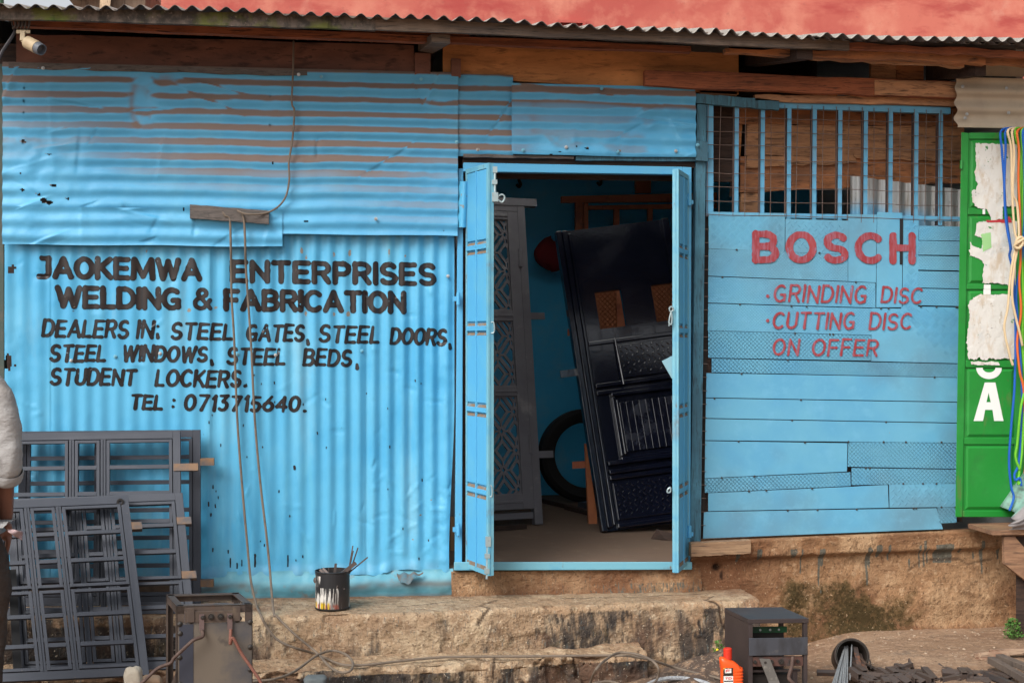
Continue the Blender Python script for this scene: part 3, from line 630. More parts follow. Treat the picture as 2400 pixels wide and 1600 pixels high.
# roof
rp = [(-200, 4), (0, 10), (180, 14), (340, 18), (830, 32), (1160, 49), (1600, 72), (2000, 90), (2400, 102), (2700, 112)]
yR = -.53
rx = [W(a, b, yR).x for a, b in rp]; rz = [W(a, b, yR).z for a, b in rp]
X = np.arange(rx[0], rx[-1], .0058); Yv = np.concatenate([np.arange(yR, -.3, .03), np.linspace(-.3, 4.2, 24)])
XX, YY = np.meshgrid(X, Yv); edge = np.interp(XX, rx, rz)
lap = .006*(np.floor(XX/.62) % 2)
amp = .0115*(1 + .25*vn(XX, 0*XX, 4, 2)) + .006*np.exp(-((XX - .95)/.12)**2)
fr = .05*np.floor((XX + 9)/.62 % 3)/3
YY2 = YY - np.where(YY < -.3, .02*vn(np.floor(XX/.62), 0*XX, 1.7, 3)*(YY + .3)/-.23, 0)
ZZ = edge + (YY - yR)*(.186 + .014*sst(-.2, 1.8, XX)) + amp*np.cos(2*math.pi*XX/.0775) + lap + .01*fbm(XX, 0*YY, 2.1, 7, 2) - .004
skyl = (XX > -.3) & (XX < 1.3) & (YY > .6) & (YY < 1.9)
mb = MB(); mb.grid(np.stack([XX, YY2, ZZ], -1), ~skyl[:-1, :-1]); mb.a['dust_tone'] = np.zeros(XX.size)
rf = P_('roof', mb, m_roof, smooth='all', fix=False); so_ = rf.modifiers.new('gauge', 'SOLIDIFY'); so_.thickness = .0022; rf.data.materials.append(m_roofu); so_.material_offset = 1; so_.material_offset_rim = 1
m_fib = bpy.data.materials.new('added_rooflight_sheet'); m_fib.use_nodes = True; tn = m_fib.node_tree; tl = tn.nodes.new('ShaderNodeBsdfTranslucent'); tl.inputs[0].default_value = (.80, .82, .80, 1); tn.links.new(tl.outputs[0], tn.nodes['Material Output'].inputs[0])
P_('added_rooflight', MB().grid(np.array([[(-.4, .4, 3.30), (1.4, .4, 3.30)], [(-.4, 2.05, 3.61), (1.4, 2.05, 3.61)]])), m_fib, fix=False)  # unseen translucent sheet, added to let light into the room
# a few lifted, bright bent sheet ends on the right
XX, YY = np.meshgrid(np.arange(XW(1905, yR), XW(2500, yR), .0058), np.linspace(yR - .06, yR + .3, 12))
ZZ = np.interp(XX, rx, rz) + .012 + .012*np.cos(2*math.pi*XX/.0775 + .7) + (YY - yR)*.19 + .012*fbm(XX, 0*XX, 1.6, 21, 2)
mb = MB(); mb.grid(np.stack([XX, YY, ZZ], -1)); mb.a['dust_tone'] = np.zeros(XX.size)
rf2 = P_('roof', mb, m_roof, smooth='all', fix=False); so_ = rf2.modifiers.new('gauge', 'SOLIDIFY'); so_.thickness = .0022; rf2.data.materials.append(m_roofu); so_.material_offset = 1; so_.material_offset_rim = 1

# inside of the room
m_inwall = M('blue_inside_wall', (.055, .46, .80, 1), .35, layers=[L((.04, .38, .72, 1), 1.2, .4, .6, .7), L((.16, .42, .60, 1), 2.2, .55, .7, .5)])
m_floor = M('dusty_floor', (.14, .092, .064, 1), .9, layers=[L((.13, .09, .065, 1), 3, .45, .62, .8, st=(1, 3, 1)), L((.19, .135, .095, 1), 8, .55, .7, .5), L((.05, .04, .03, 1), 5, .64, .72, .7, st=(1, 3, 1))], bumps=[(20, .3, .01, (1, 2, 1))])
yb = 3.2
P_('back_wall', MB().box((0, yb + .02, 1.65), (5.6, .04, 2.54)), m_inwall)
P_('void_shade_board', MB().box((0, yb + .02, 3.40), (5.6, .04, .96)), m_dk)  # upper back wall coloured dark for the shade of the roof void
m_bounce = M('pale_bounce_wall', (.45, .46, .46, 1), .9)  # pale colour chosen so unseen walls bounce light into the room
xk0, xk1, yk0, yk1 = -.3, 1.3, .6, 1.9        # unseen roof opening and shaft, added to brighten the room
for (a, b, c_, d_) in ((-2.15, 2.72, .23, yk0), (-2.15, 2.72, yk1, 3.15), (-2.15, xk0, yk0, yk1), (xk1, 2.72, yk0, yk1)):
    P_('added_ceiling', MB().box(((a + b)/2, (c_ + d_)/2, 2.93), (b - a, d_ - c_, .02)), m_dk)  # unseen boards put in to steer the light inside
sf_ = MB()
for (a, b, c_, d_) in ((xk0, xk1, yk0 - .01, yk0), (xk0, xk1, yk1, yk1 + .01), (xk0 - .01, xk0, yk0 - .01, yk1 + .01), (xk1, xk1 + .01, yk0 - .01, yk1 + .01)): sf_.box(((a + b)/2, (c_ + d_)/2, 3.13), (b - a, d_ - c_, .378))
P_('added_rooflight_shaft', sf_, m_bounce)
for xs_ in (-2.78, 2.74): P_('side_wall', MB().prism([(xs_, .03, .4), (xs_, 3.18, .4), (xs_, 3.18, 3.84), (xs_, .03, 3.20)], (.04, 0, 0)), m_bounce)
P_('partition', MB().box((XW(1030) - .05, 1.75, 1.69), (.03, 2.9, 2.46)), m_bounce)
P_('floor', MB().box((0, 1.6, ZF - .05), (5.5, 3.16, .1)), m_floor)
P_('partition', MB().box((-1.55, .14, 1.78), (2.3, .02, 2.62)), m_dk)  # dark sheet added so holes in the wall sheets read black
P_('added_door_lining', MB().box((.42, .14, 2.68), (1.6, .02, .46)), m_dk)  # unseen board added to darken what the black door reflects

# doorway: frame, sill and the posts
P_('door_sill', MB().hexa([W(1064, 1336, -.075), W(1622, 1334, -.075), W(1622, 1316, -.075), W(1064, 1316, -.075), W(1064, 1336, .05), W(1622, 1334, .05), W(1622, 1316, .05), W(1064, 1316, .05)]), m_steelteal, bevel=.003)
bd('door_frame', [(1086, 381), (1600, 391), (1600, 409), (1086, 402)], -.032, .05, m_steelblue, bevel=.003)
bd('door_frame', [(1600, 391), (1621, 392), (1618, 1330), (1600, 1330)], -.032, .05, m_steelblue, bevel=.003)
bd('door_frame', [(1074, 395), (1086, 395), (1083, 1330), (1066, 1330)], -.012, .045, m_steelblue, bevel=.003)
bd('door_shade_strip', [(1087, 400), (1098, 402), (1094, 1318), (1084, 1318)], .04, .03, m_dk)  # dark strip standing in for the shade of the hinge gap
bd('door_shade_strip', [(1588, 408), (1602, 408), (1600, 1316), (1588, 1316)], .03, .03, M('shaded_blue', (.03, .13, .24, 1), .5))  # strip in a shaded copy of the door blue
bd('lintel_timber', [(1084, 368), (1640, 376), (1640, 394), (1084, 385)], .0, .06, m_dk)
bd('lintel_batten', [(1086, 360), (1345, 367), (1345, 372), (1086, 368)], -.035, .03, m_greypl, .002, 4)
bd('lintel_batten', [(1350, 366), (1660, 356), (1660, 378), (1350, 376)], -.034, .03, m_post, .002, 6)
bd('corner_post', [(1634, 244), (1656, 246), (1642, 1268), (1618, 1268)], -.025, .07, m_post)
bd('corner_post', [(1631, 330), (1659, 332), (1659, 378), (1631, 376)], -.05, .02, m_post)
bd('corner_post', [(1657, 246), (1662, 246), (1650, 1262), (1644, 1262)], .02, .03, m_dk)
bd('corner_post', [(-6, 150), (7, 150), (11, 1420), (-6, 1420)], -.01, .06, M('weathered_green_post', (.06, .085, .075, 1), .8, layers=[L((.12, .10, .08, 1), 6, .5, .65, .8)]))
mb = MB(); Pq = []
for t in np.linspace(0, 1, 12):
    Pq.append([tuple(W(1076 + 22*a - 5*t, 425 + 108*t, -.03 - .03*math.sin(a*2.6))) for a in np.linspace(0, 1, 8)])
mb.grid(np.array(Pq)); P_('bent_flashing', mb, m_low, smooth='all', fix=False)

# door leaves
def leaf(hx, fx, ztp, zbt, yfree, nrows, name, label):
    """a sheet-metal leaf from its hinge line (x at y=0) to its free edge at depth yfree"""
    A = Vector((hx, -.03, 0)); B = Vector((fx, yfree, 0)); d = (B - A); wdt = d.length; d.normalize(); n = Vector((d.y, -d.x, 0))
    if n.y > 0: n = -n
    q = lambda u, v, o: A + d*u + n*o + UP*v
    def slab(mb, u0, u1, v0, v1, o0, o1): return mb.hexa([q(u0, v0, o1), q(u1, v0, o1), q(u1, v1, o1), q(u0, v1, o1), q(u0, v0, o0), q(u1, v0, o0), q(u1, v1, o0), q(u0, v1, o0)])
    lf = slab(MB(), 0, wdt, zbt, ztp, -.004, 0)
    o = make('door', lf, m_steelblue, shop); tag(o, label)
    fr = MB(); e = .024
    slab(fr, wdt - e, wdt, zbt, ztp, -.020, .012); slab(fr, 0, e*.6, zbt, ztp, .0005, .012); slab(fr, e*.6, wdt - e, ztp - e, ztp, .0005, .0118); slab(fr, e*.6, wdt - e, zbt, zbt + e, .0005, .0118)
    make('leaf_frame', fr, m_steelteal, o, bevel=.002)
    cu = wdt*.47; mdust = M('settled_dust', (.20, .14, .095, 1), .95, layers=[L((.14, .28, .36, 1), 30, .5, .65, .6)])
    bars = slab(MB(), cu - .006, cu + .006, zbt + e, ztp - e, .0005, .014); make('middle_bar', bars, m_steelblue, o, bevel=.0015)
    vk = [zbt + e + .002] + [zbt + (ztp - zbt)*k/nrows for k in range(1, nrows)] + [ztp - e - .002]
    for k in range(nrows):
        lo = vk[k] + (.034 if k else 0); hi = vk[k+1] - (.034 if k < nrows - 1 else 0)
        for (u0, u1) in ((e*.6 + .001, cu - .0065), (cu + .0065, wdt - e - .001)):
            make('raised_panel', slab(MB(), u0, u1, lo, hi, .0005, .0095), m_steelblue, o, bevel=.003)
            if k:
                make('cross_bar', slab(MB(), u0, u1, vk[k] - .012, vk[k] + .012, .0005, .0135), m_steelblue, o, bevel=.0015)
                for v in (vk[k] + .0125, vk[k] - .0335):
                    make('settled_dust', MB().hexa([q(u0, v - .001, .010), q(u1, v - .001, .010), q(u1, v + .003, .008), q(u0, v + .003, .008), q(u0, v, .0008), q(u1, v, .0008), q(u1, v + .014, .0008), q(u0, v + .014, .0008)]), mdust, o)
            else: make('settled_dust', MB().hexa([q(u0, zbt + e, .0115), q(u1, zbt + e, .0115), q(u1, zbt + e + .004, .0105), q(u0, zbt + e + .004, .0105), q(u0, zbt + e, .0098), q(u1, zbt + e, .0098), q(u1, zbt + e + .02, .0098), q(u0, zbt + e + .02, .0098)]), mdust, o)
    return o, q, wdt
zt_l, zb_l = W(1150, 382, -.30).z, W(1150, 1349, -.30).z
hxl, fxl = W(1096, 800, -.03).x, W(1149, 800, -.30).x
ll, ql, wl = leaf(hxl, fxl, zt_l, zb_l, -.30, 5, 'door', 'left leaf of the blue steel double door, swung open')
m_galvp = M('pale_worn_bolt_steel', (.33, .42, .44, 1), .4, .4, layers=[L((.20, .12, .08, 1), 30, .6, .7, .8)])
def bolt(a, bz, y, ring=True, par=None):
    mb = MB(); p = Vector((a, y, bz))
    return p
def W3(px, py, y): return W(px, py, y)
mb = MB(); yb_ = -.295
mb.tube([W(1160, 394, yb_), W(1160, 460, yb_)], .006, 8); mb.box(W(1160, 398, yb_), (.022, .016, .03)); mb.box(W(1159, 427, yb_), (.026, .018, .022)); mb.box(W(1160, 462, yb_), (.03, .02, .045))
mb.tube(smoothpath([W(1164, 463, yb_), W(1176, 456, yb_ - .005), W(1183, 463, yb_ - .005), W(1177, 474, yb_ - .005), W(1164, 466, yb_)], 5), .0045, 7)
make('bolt', mb, m_galvp, ll, smooth=True)
mb = MB(); mb.tube([W(1143, 1258, yb_), W(1141, 1356, yb_)], .006, 8); mb.box(W(1144, 1268, yb_), (.026, .018, .05)); mb.box(W(1142, 1302, yb_), (.026, .018, .022)); mb.box(W(1141, 1337, yb_), (.024, .018, .026))
make('bolt', mb, m_galvp, ll, smooth=True)
for (px, py, hh) in ((1148, 768, 24), (1143, 1151, 24)):
    mb = MB().tube(smoothpath([W(px, py - hh/2, yb_), W(px + 9, py - hh/2, yb_ - .004), W(px + 10, py + hh/2 - 2, yb_ - .004), W(px, py + hh/2, yb_)], 5), .0035, 7)
    make('handle', mb, m_galvp, ll, smooth=True)
zt_r, zb_r = W(1592, 396, -.28).z, W(1572, 1342, -.28).z
lr, qr, wr = leaf(W(1609, 800, -.03).x, W(1585, 800, -.28).x, zt_r, zb_r, -.28, 5, 'door', 'right leaf of the blue steel double door, seen nearly edge on')
for py in (468, 1245):
    mb = MB().tube([W(1616, py - 14, -.05), W(1616, py + 14, -.05)], .011, 10); mb.box(W(1609, py - 4, -.05), (.03, .01, .02)); mb.box(W(1620, py + 6, -.045), (.02, .01, .02)); make('hinge', mb, m_steelblue, shop, smooth=True)
for py in (1240, 700):
    mb = MB().tube([W(1074, py - 14, -.04), W(1074, py + 14, -.04)], .010, 10); mb.box(W(1068, py, -.03), (.03, .01, .024)); make('hinge', mb, m_steelblue, shop, smooth=True)
mb = MB(); yk = -.29
mb.tube(smoothpath([W(1574, 718, yk), W(1578, 726, yk), W(1571, 730, yk), W(1569, 722, yk), W(1574, 718, yk)], 5), .004, 6); mb.tube(smoothpath([W(1573, 730, yk), W(1570, 742, yk), W(1568, 756, yk), W(1573, 760, yk), W(1575, 745, yk), W(1573, 732, yk)], 5), .004, 6)
mb.tube([W(1569, 745, yk), W(1568, 764, yk)], .003, 6)
make('padlock_chain', mb, m_galvp, lr, smooth=True)
mb = MB().tube(smoothpath([W(1565, 1146, yk), W(1571, 1142, yk), W(1571, 1152, yk), W(1564, 1153, yk), W(1565, 1146, yk)], 5), .004, 6); make('handle', mb, m_galvp, lr, smooth=True)

# masonry under the doorway and under the plated wall
def masonry(x0, x1, z0f, z1f, y0, seed, extra, name='plinth', bulge=None):
    X = np.arange(x0, x1, .009); V = np.linspace(0, 1, 70); XX, VV = np.meshgrid(X, V)
    za, zb = np.array([z0f(a) for a in X]), np.array([z1f(a) for a in X]); ZZ = za + (zb - za)*VV
    YY = y0 - .024*fbm(XX, ZZ, 2.4, seed, 4) - .011*fbm(XX, ZZ, 12, seed+3, 5) - .008*np.abs(fbm(XX, ZZ, 7, seed+5, 3)) - .03*(1-VV)**2 + (bulge(XX, ZZ, VV) if bulge else 0)
    mb = MB(); mb.grid(np.stack([XX, YY, ZZ], -1)); n = len(X)
    o = len(mb.v); mb.v += [Vector((a, .05, b)) for a, b in zip(X, zb)]; t = (len(V)-1)*n
    mb.f += [(t+i, t+i+1, o+i+1, o+i) for i in range(n-1)]
    for k, v in extra(XX, ZZ, VV).items(): mb.a[k] = np.concatenate([v.ravel(), v[-1]*0])
    return make(name, mb, m_plinth, shop, smooth='all', fix=False)
def ex1(X, Z, V): return dict(grime=-.2 + 0*X, moss=-.4 + 0*X, soil=.16 + .12*sst(.4, 0, V) + .1*sst(-.2, -.4, X), drip=.02 + .12*np.exp(-((X-.75)/.3)**2)*(V < .5), crack=0*X)
masonry(XW(1056), XW(1640), lambda a: Z1 - .03, lambda a: W(1300, 1337, -.06).z, -.045, 71, ex1)
drips = [(1925, 1290, 1395, 5), (2036, 1285, 1375, 7), (2042, 1290, 1370, 4), (1881, 1290, 1350, 3), (2085, 1280, 1340, 4), (2160, 1280, 1335, 4), (2136, 1315, 1345, 3), (2172, 1270, 1338, 5), (2306, 1270, 1350, 6), (2180, 1290, 1325, 4), (1930, 1290, 1330, 9), (2290, 1300, 1320, 3), (2060, 1280, 1310, 12), (1780, 1290, 1315, 10), (1730, 1300, 1320, 8), (1860, 1290, 1310, 14), (2255, 1290, 1300, 6), (2345, 1290, 1315, 6)]
def ex2(X, Z, V):
    dr = 0*X - .25
    for (px, ya, yb2, wd) in drips:
        c = XW(px, -.07); z1 = W(px, ya, -.07).z; z0 = W(px, yb2, -.07).z; wv = wd/457*(.5 + .5*sst(z0, z1, Z))
        dr = np.maximum(dr, -.25 + .85*sst(wv, wv*.4, np.abs(X - c + .01*vn(X, Z, 9, 4)))*sst(z0 - .01, z0 + .02, Z)*sst(z1 + .02, z1 - .0, Z))
    c = W(2215, 1297, -.07); dr = np.maximum(dr, -.25 + .75*sst(1.1, .9, np.maximum(np.abs(X-c.x)/.052, np.abs(Z-c.z)/.052) + .3*vn(X, Z, 14, 5)))
    mo = -.30 + .70*sst(.80, .50, V + .4*fbm(X, 0*X, 2.4, 5) + .2*fbm(X, Z, 9, 6))*(np.exp(-((X - XW(2010))/.42)**2) + .35*np.exp(-((X - XW(2310))/.16)**2)*sst(.2, .4, V) + .5*np.exp(-((X - XW(1850))/.07)**2))
    so = .12 + .5*sst(.22, .0, V) - .35*np.exp(-(((X - XW(2200))/.25)**2 + ((Z - W(2200, 1410).z)/.12)**2)) + .18*np.exp(-(((X - XW(1690))/.2)**2))
    hole = np.exp(-(((X - XW(1676))/.018)**2 + ((Z - W(1676, 1326).z)/.018)**2)); hole = np.maximum(hole, .8*np.exp(-(((X - XW(1686))/.012)**2 + ((Z - W(1686, 1345).z)/.03)**2)))
    cr = sst(.30, .55, hole)
    lx = np.interp(X, [XW(a) for a in (2120, 2150, 2200, 2240, 2260, 2310)], [W(0, b).z for b in (1375, 1358, 1352, 1345, 1362, 1350)])
    cr = np.maximum(cr, .7*sst(.010, .003, np.abs(Z - lx + .02*vn(X, Z, 12, 8)))*(X > XW(2120))*(X < XW(2320)))
    return dict(grime=-.1 + .1*vn(X, Z, 3, 5) - .1*V, moss=mo, soil=so, drip=dr, crack=cr)
def bl(X, Z, V): return .04*sst(.86, .80, V)*sst(.0, .2, V) - .03*np.exp(-(((X - XW(2200))/.25)**2 + ((V-.35)/.3)**2)) + .05*np.exp(-(((X - XW(1676))/.02)**2 + ((Z - W(1676, 1326).z)/.02)**2))
tops = lambda a: float(np.interp(a, [XW(1620), XW(2330), XW(2500)], [W(1620, 1272, -.07).z, W(2330, 1243, -.07).z, W(2500, 1236, -.07).z]))
masonry(XW(1612), XW(2560), lambda a: .02, tops, -.075, 91, ex2, bulge=bl)
bd('plinth_board', [(1620, 1272), (1760, 1266), (1760, 1296), (1620, 1304)], -.125, .05, wood('ochre_board', (.30, .19, .11, 1), (.22, .13, .075, 1), (.08, .05, .035, 1)), .002, 3)

# plated wall on the right: welded offcuts of patterned plate
PL = [([(1661, 497), (1840, 501), (1839, 590), (1661, 582)], m_p5), ([(1841, 513), (1988, 517), (1988, 596), (1841, 590)], m_pc), ([(1988, 502), (2055, 503), (2053, 662), (1988, 659)], m_pl), ([(2056, 497), (2115, 499), (2114, 720), (2054, 720)], m_pl),
      ([(2117, 513), (2153, 514), (2151, 770), (2115, 766)], m_p5),
      ([(2154, 529), (2250, 531), (2250, 564), (2154, 563)], m_pf), ([(2153, 564), (2250, 566), (2250, 598), (2153, 597)], m_pf), ([(2152, 599), (2250, 601), (2250, 634), (2152, 632)], m_pf), ([(2151, 635), (2250, 637), (2250, 676), (2151, 674)], m_pf), ([(2149, 676), (2250, 678), (2250, 717), (2149, 715)], m_pf),
      ([(1661, 583), (1987, 595), (1987, 659), (1660, 646)], m_pf), ([(1660, 648), (2052, 663), (2052, 721), (1660, 709)], m_pf), ([(1660, 711), (2052, 723), (2048, 785), (1659, 774)], m_pf), ([(1660, 775), (2043, 786), (2041, 845), (1660, 838)], m_pd),
      ([(2112, 718), (2249, 720), (2248, 768), (2112, 766)], m_p5), ([(2045, 722), (2111, 723), (2248, 769), (2246, 851), (2042, 846)], m_p5),
      ([(1668, 840), (2246, 853), (2245, 884), (1668, 872)], m_pd), ([(1656, 874), (2245, 885), (2245, 941), (1655, 931)], m_pl), ([(1655, 933), (2245, 943), (2244, 990), (1654, 979)], m_pl), ([(1654, 981), (2244, 992), (2244, 1037), (1653, 1031)], m_pl),
      ([(1653, 1033), (1986, 1038), (1985, 1104), (1652, 1120)], m_pl), ([(1988, 1035), (2244, 1036), (2243, 1098), (1987, 1093)], m_pd), ([(1652, 1121), (1993, 1106), (1994, 1138), (1652, 1154)], m_pd), ([(1996, 1096), (2243, 1100), (2242, 1132), (1996, 1136)], m_pd),
      ([(1660, 1155), (1994, 1140), (2081, 1135), (2083, 1189), (1660, 1197)], m_pl), ([(2084, 1133), (2242, 1133), (2241, 1187), (2085, 1189)], m_pc), ([(1650, 1199), (2195, 1190), (2210, 1239), (1648, 1261)], m_pl), ([(2197, 1188), (2242, 1188), (2242, 1224), (2202, 1226)], m_pd)]
r8 = random.Random(8)
for k, (c, mt) in enumerate(PL):
    yy = -.012 - r8.random()*.003; mb = MB().prism([W(a, b, yy) for a, b in c][::-1], (0, .0025, 0))
    if mt in (m_p5, m_pc):                     # rolled-in raised bars, five to a group, turned in alternate squares
        q4 = [W(a, b, yy) for a, b in c]; tile, nb, bl_, bw_ = ((.036, 4, .030, .0042) if mt is m_p5 else (.026, 1, .027, .0055))
        x0_, x1_ = min(p.x for p in q4), max(p.x for p in q4); z0_, z1_ = min(p.z for p in q4), max(p.z for p in q4)
        for i in range(-40, 60):
            for j in range(-40, 60):
                u_, v_ = i*tile, j*tile; cx_, cz_ = x0_ + (u_ - v_)*.7071, z0_ + (u_ + v_)*.7071
                if not (x0_ - .05 < cx_ < x1_ + .05 and z0_ - .05 < cz_ < z1_ + .05): continue
                d = Vector((.7071, 0, .7071)) if (i + j) % 2 else Vector((-.7071, 0, .7071)); e = Vector((d.z, 0, -d.x))
                for k2 in range(nb):
                    p = Vector((cx_, yy, cz_)) + e*((k2 - (nb - 1)/2)*.0085); ok = True
                    for s2 in (-.5, .5):
                        t = p + d*bl_*s2
                        for m_ in range(4):
                            A2, B2 = q4[m_], q4[(m_+1) % 4]
                            if (B2.x-A2.x)*(t.z-A2.z) - (B2.z-A2.z)*(t.x-A2.x) > -.004*(B2-A2).length: ok = False
                    if ok:
                        a2, b2_ = p - d*bl_/2, p + d*bl_/2; f2 = Vector((0, -.0022, 0)); sg = e*bw_/2
                        mb.add([a2, p - sg, b2_, p + sg, a2.lerp(p, .3) + f2, p - sg*.45 + f2, b2_.lerp(p, .3) + f2, p + sg*.45 + f2], [(4, 5, 6, 7), (0, 1, 5, 4), (1, 2, 6, 5), (2, 3, 7, 6), (3, 0, 4, 7)])
    P_('steel_plate', mb, mt)
for k in range(46):
    mb = MB()
    c, _ = PL[r8.randrange(10, 28)]; t = r8.random(); p = W(c[0][0] + (c[1][0]-c[0][0])*t, c[0][1] + (c[1][1]-c[0][1])*t, -.016); mb.lathe(p, (0, -1, 0), [(-.002, .006), (.002, .005), (.003, 0)], 7); P_('weld_bead', mb, M('weld_bead', (.05, .05, .05, 1), .6, .3))
P_('gap_dark_sheet', MB().prism([W(1650, 530, .03), W(1650, 1250, .03), W(2255, 1222, .03), W(2255, 540, .03)], (0, .004, 0)), m_dk)  # dark sheet added behind the plates so their gaps read black
for (xa, yA_, yB_) in ((1652, 500, 1258),):
    bd('mesh_shade_strip', [(1644, 500), (1660, 500), (1652, 1262), (1640, 1262)], .012, .01, M('mesh_shadow_gap', (.02, .016, .014, 1), .8))  # dark strip painted in for the shadow gap beside the plates
yl2 = lambda x, z: 0*x - .0182
rw = [wpx('BOSCH', 1760, 2143, 540, 618, 545, 621, .041, gap=.44, seed=4), wpx('GRINDING', 1808, 2033, 667, 709, 669, 713, .0135, slant=.14, gap=.3, jit=.03, seed=5, flare=.4), wpx('DISC', 2060, 2162, 671, 711, 674, 713, .0135, slant=.14, gap=.3, jit=.03, seed=6),
      wpx('CUTTING', 1806, 2005, 729, 771, 731, 773, .0135, slant=.14, gap=.3, jit=.03, seed=7, flare=.4), wpx('DISC', 2032, 2138, 731, 773, 733, 774, .0135, slant=.14, gap=.3, jit=.03, seed=8),
      wpx('ON', 1806, 1874, 792, 833, 793, 834, .0135, slant=.14, gap=.34, jit=.03, seed=9), wpx('OFFER', 1898, 2059, 793, 835, 794, 836, .0135, slant=.14, gap=.3, jit=.03, seed=10, flare=.4)]
rb2 = [wordfield('.', XW(1792), XW(1802), W(0, q - 5).z, W(0, q + 5).z, W(0, q - 5).z, W(0, q + 5).z, .022) for q in (687, 748)]
lettering('painted_lettering', rw, yl2, m_red, shop)
for d1 in rb2: lettering('painted_bullet', [d1], yl2, m_red, shop)
bd('slot', [(2109, 512), (2117, 512), (2116, 620), (2109, 620)], -.0165, .002, M('black_gap', (.01, .01, .012, 1), .8))

# barred opening above the plates
m_bar = M('blue_bar_paint', (.10, .33, .52, 1), .5, layers=[L((.13, .26, .36, 1), 6, .5, .65, .7), L((.18, .09, .06, 1), 14, .68, .73, .9)])
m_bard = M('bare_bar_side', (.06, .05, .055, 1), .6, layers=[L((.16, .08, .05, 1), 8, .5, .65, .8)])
for i, px in enumerate((1727, 1788, 1850, 1909.5, 1969.5, 2029.5, 2088, 2148, 2205)):
    t = (px - 1660)/560; yt = 240 + 16*t; yb3 = 500 + (18 if 2140 > px > 1840 else 0) + (28 if px > 2140 else 0)
    a = W(px, yt, .0); b = W(px - 2, yb3, .0)
    P_('grille_bar', MB().hexa([b + Vector((-.011, -.003, 0)), b + Vector((.011, -.003, 0)), a + Vector((.011, -.003, 0)), a + Vector((-.011, -.003, 0)), b + Vector((-.011, .03, 0)), b + Vector((.011, .03, 0)), a + Vector((.011, .03, 0)), a + Vector((-.011, .03, 0))]), m_bar)
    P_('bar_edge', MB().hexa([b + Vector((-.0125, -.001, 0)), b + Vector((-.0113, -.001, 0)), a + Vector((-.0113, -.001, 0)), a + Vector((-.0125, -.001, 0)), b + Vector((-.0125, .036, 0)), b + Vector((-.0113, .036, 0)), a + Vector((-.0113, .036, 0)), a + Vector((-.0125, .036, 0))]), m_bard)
bd('grille_frame', [(1657, 246), (1672, 246), (1672, 505), (1655, 505)], -.004, .035, m_bar)
bd('grille_frame', [(1800, 236), (2228, 252), (2228, 267), (1800, 252)], -.006, .035, m_bar)
bd('grille_frame', [(1655, 496), (2250, 508), (2250, 518), (1655, 507)], .001, .03, m_bar)
bd('grille_timber', [(1631, 220), (1826, 235), (1826, 258), (1631, 242)], -.03, .03, m_post, .002, 5)
mb = MB()
for k in range(20):
    px = 1660 + 30.2*k - (k % 2)*2; mb.tube([W(px + rnd.uniform(-2, 2), 240 + 20*k/20, -.012), W(px - 2, 372, -.013), W(px - 3 + rnd.uniform(-2, 2), 508 + 14*(k > 6), -.012)], .0018, 5)
for k in range(8):
    py = 275 + 32.5*k; s = []
    for px in np.linspace(1650, 2245, 12): s.append(W(px, py + (px - 1650)*.022 + rnd.uniform(-1.5, 1.5), -.0145))
    mb.tube(s, .0018, 5)
P_('wire_mesh', mb, m_rail)
mb = MB()
for k in range(24): mb.tube([W(1640 - k*.35, 505 + 31.5*k, -.008), W(1662 - k*.35, 506 + 31.5*k, -.02)], .0016, 5)
mb.tube([W(1651, 500, -.014), W(1642, 1260, -.014)], .0018, 5)
P_('wire_mesh', mb, m_rail)
yP = .16
bd('plank', [(1660, 238), (2250, 254), (2250, 296), (1660, 288)], yP, .03, m_plankr, .004, 3)
bd('plank', [(1640, 281), (1740, 284), (1734, 389), (1640, 386)], yP + .04, .03, m_ply, .003, 4)
bd('plank', [(1752, 290), (2260, 294), (2260, 372), (1748, 366)], yP + .01, .03, m_plank, .009, 5)
bd('plank', [(1735, 368), (2260, 372), (2260, 428), (1735, 452)], yP + .02, .03, m_plankr, .006, 6)
bd('plank', [(1750, 364), (2000, 360), (2010, 382), (1750, 392)], yP, .02, m_plank, .007, 7)
bd('plank', [(2000, 358), (2260, 352), (2260, 378), (2000, 372)], yP, .02, m_plank, .006, 8)
bd('plank', [(1720, 380), (1742, 380), (1745, 460), (1712, 460)], yP + .05, .03, m_dk)
bd('plank', [(1737, 452), (1776, 450), (1776, 512), (1737, 512)], yP + .03, .03, m_plank, .003, 9)
XX, ZZ = wallgrid(XW(1993, .13), XW(2270, .13), W(2100, 545, .13).z, W(2100, 420, .13).z, None, .006, .02)
tt = (XX - XX.min())/(XX.max() - XX.min()); ztp = W(1993, 412, .13).z + (W(2250, 446, .13).z - W(1993, 412, .13).z)*tt; V = (ZZ - ZZ.min())/(ZZ.max() - ZZ.min()); ZZ = ZZ.min() + V*(ztp - ZZ.min())
mb = MB(); mb.grid(np.stack([XX + .0*ZZ, .13 + .009*np.cos(2*math.pi*XX/PITCH), ZZ], -1)); mb.a['dust_tone'] = np.clip(sst(.62, .3, V + .3*vn(XX, ZZ, 7, 3))*sst(.85, .5, tt), 0, 1).ravel()
P_('galvanised_sheet', mb, m_galv, smooth='all', fix=False)
# block on the wall that carries the wires
bd('wire_block', [(445, 479), (630, 494), (630, 525), (445, 511)], yA - .045, .03, m_greypl, .0015, 4)
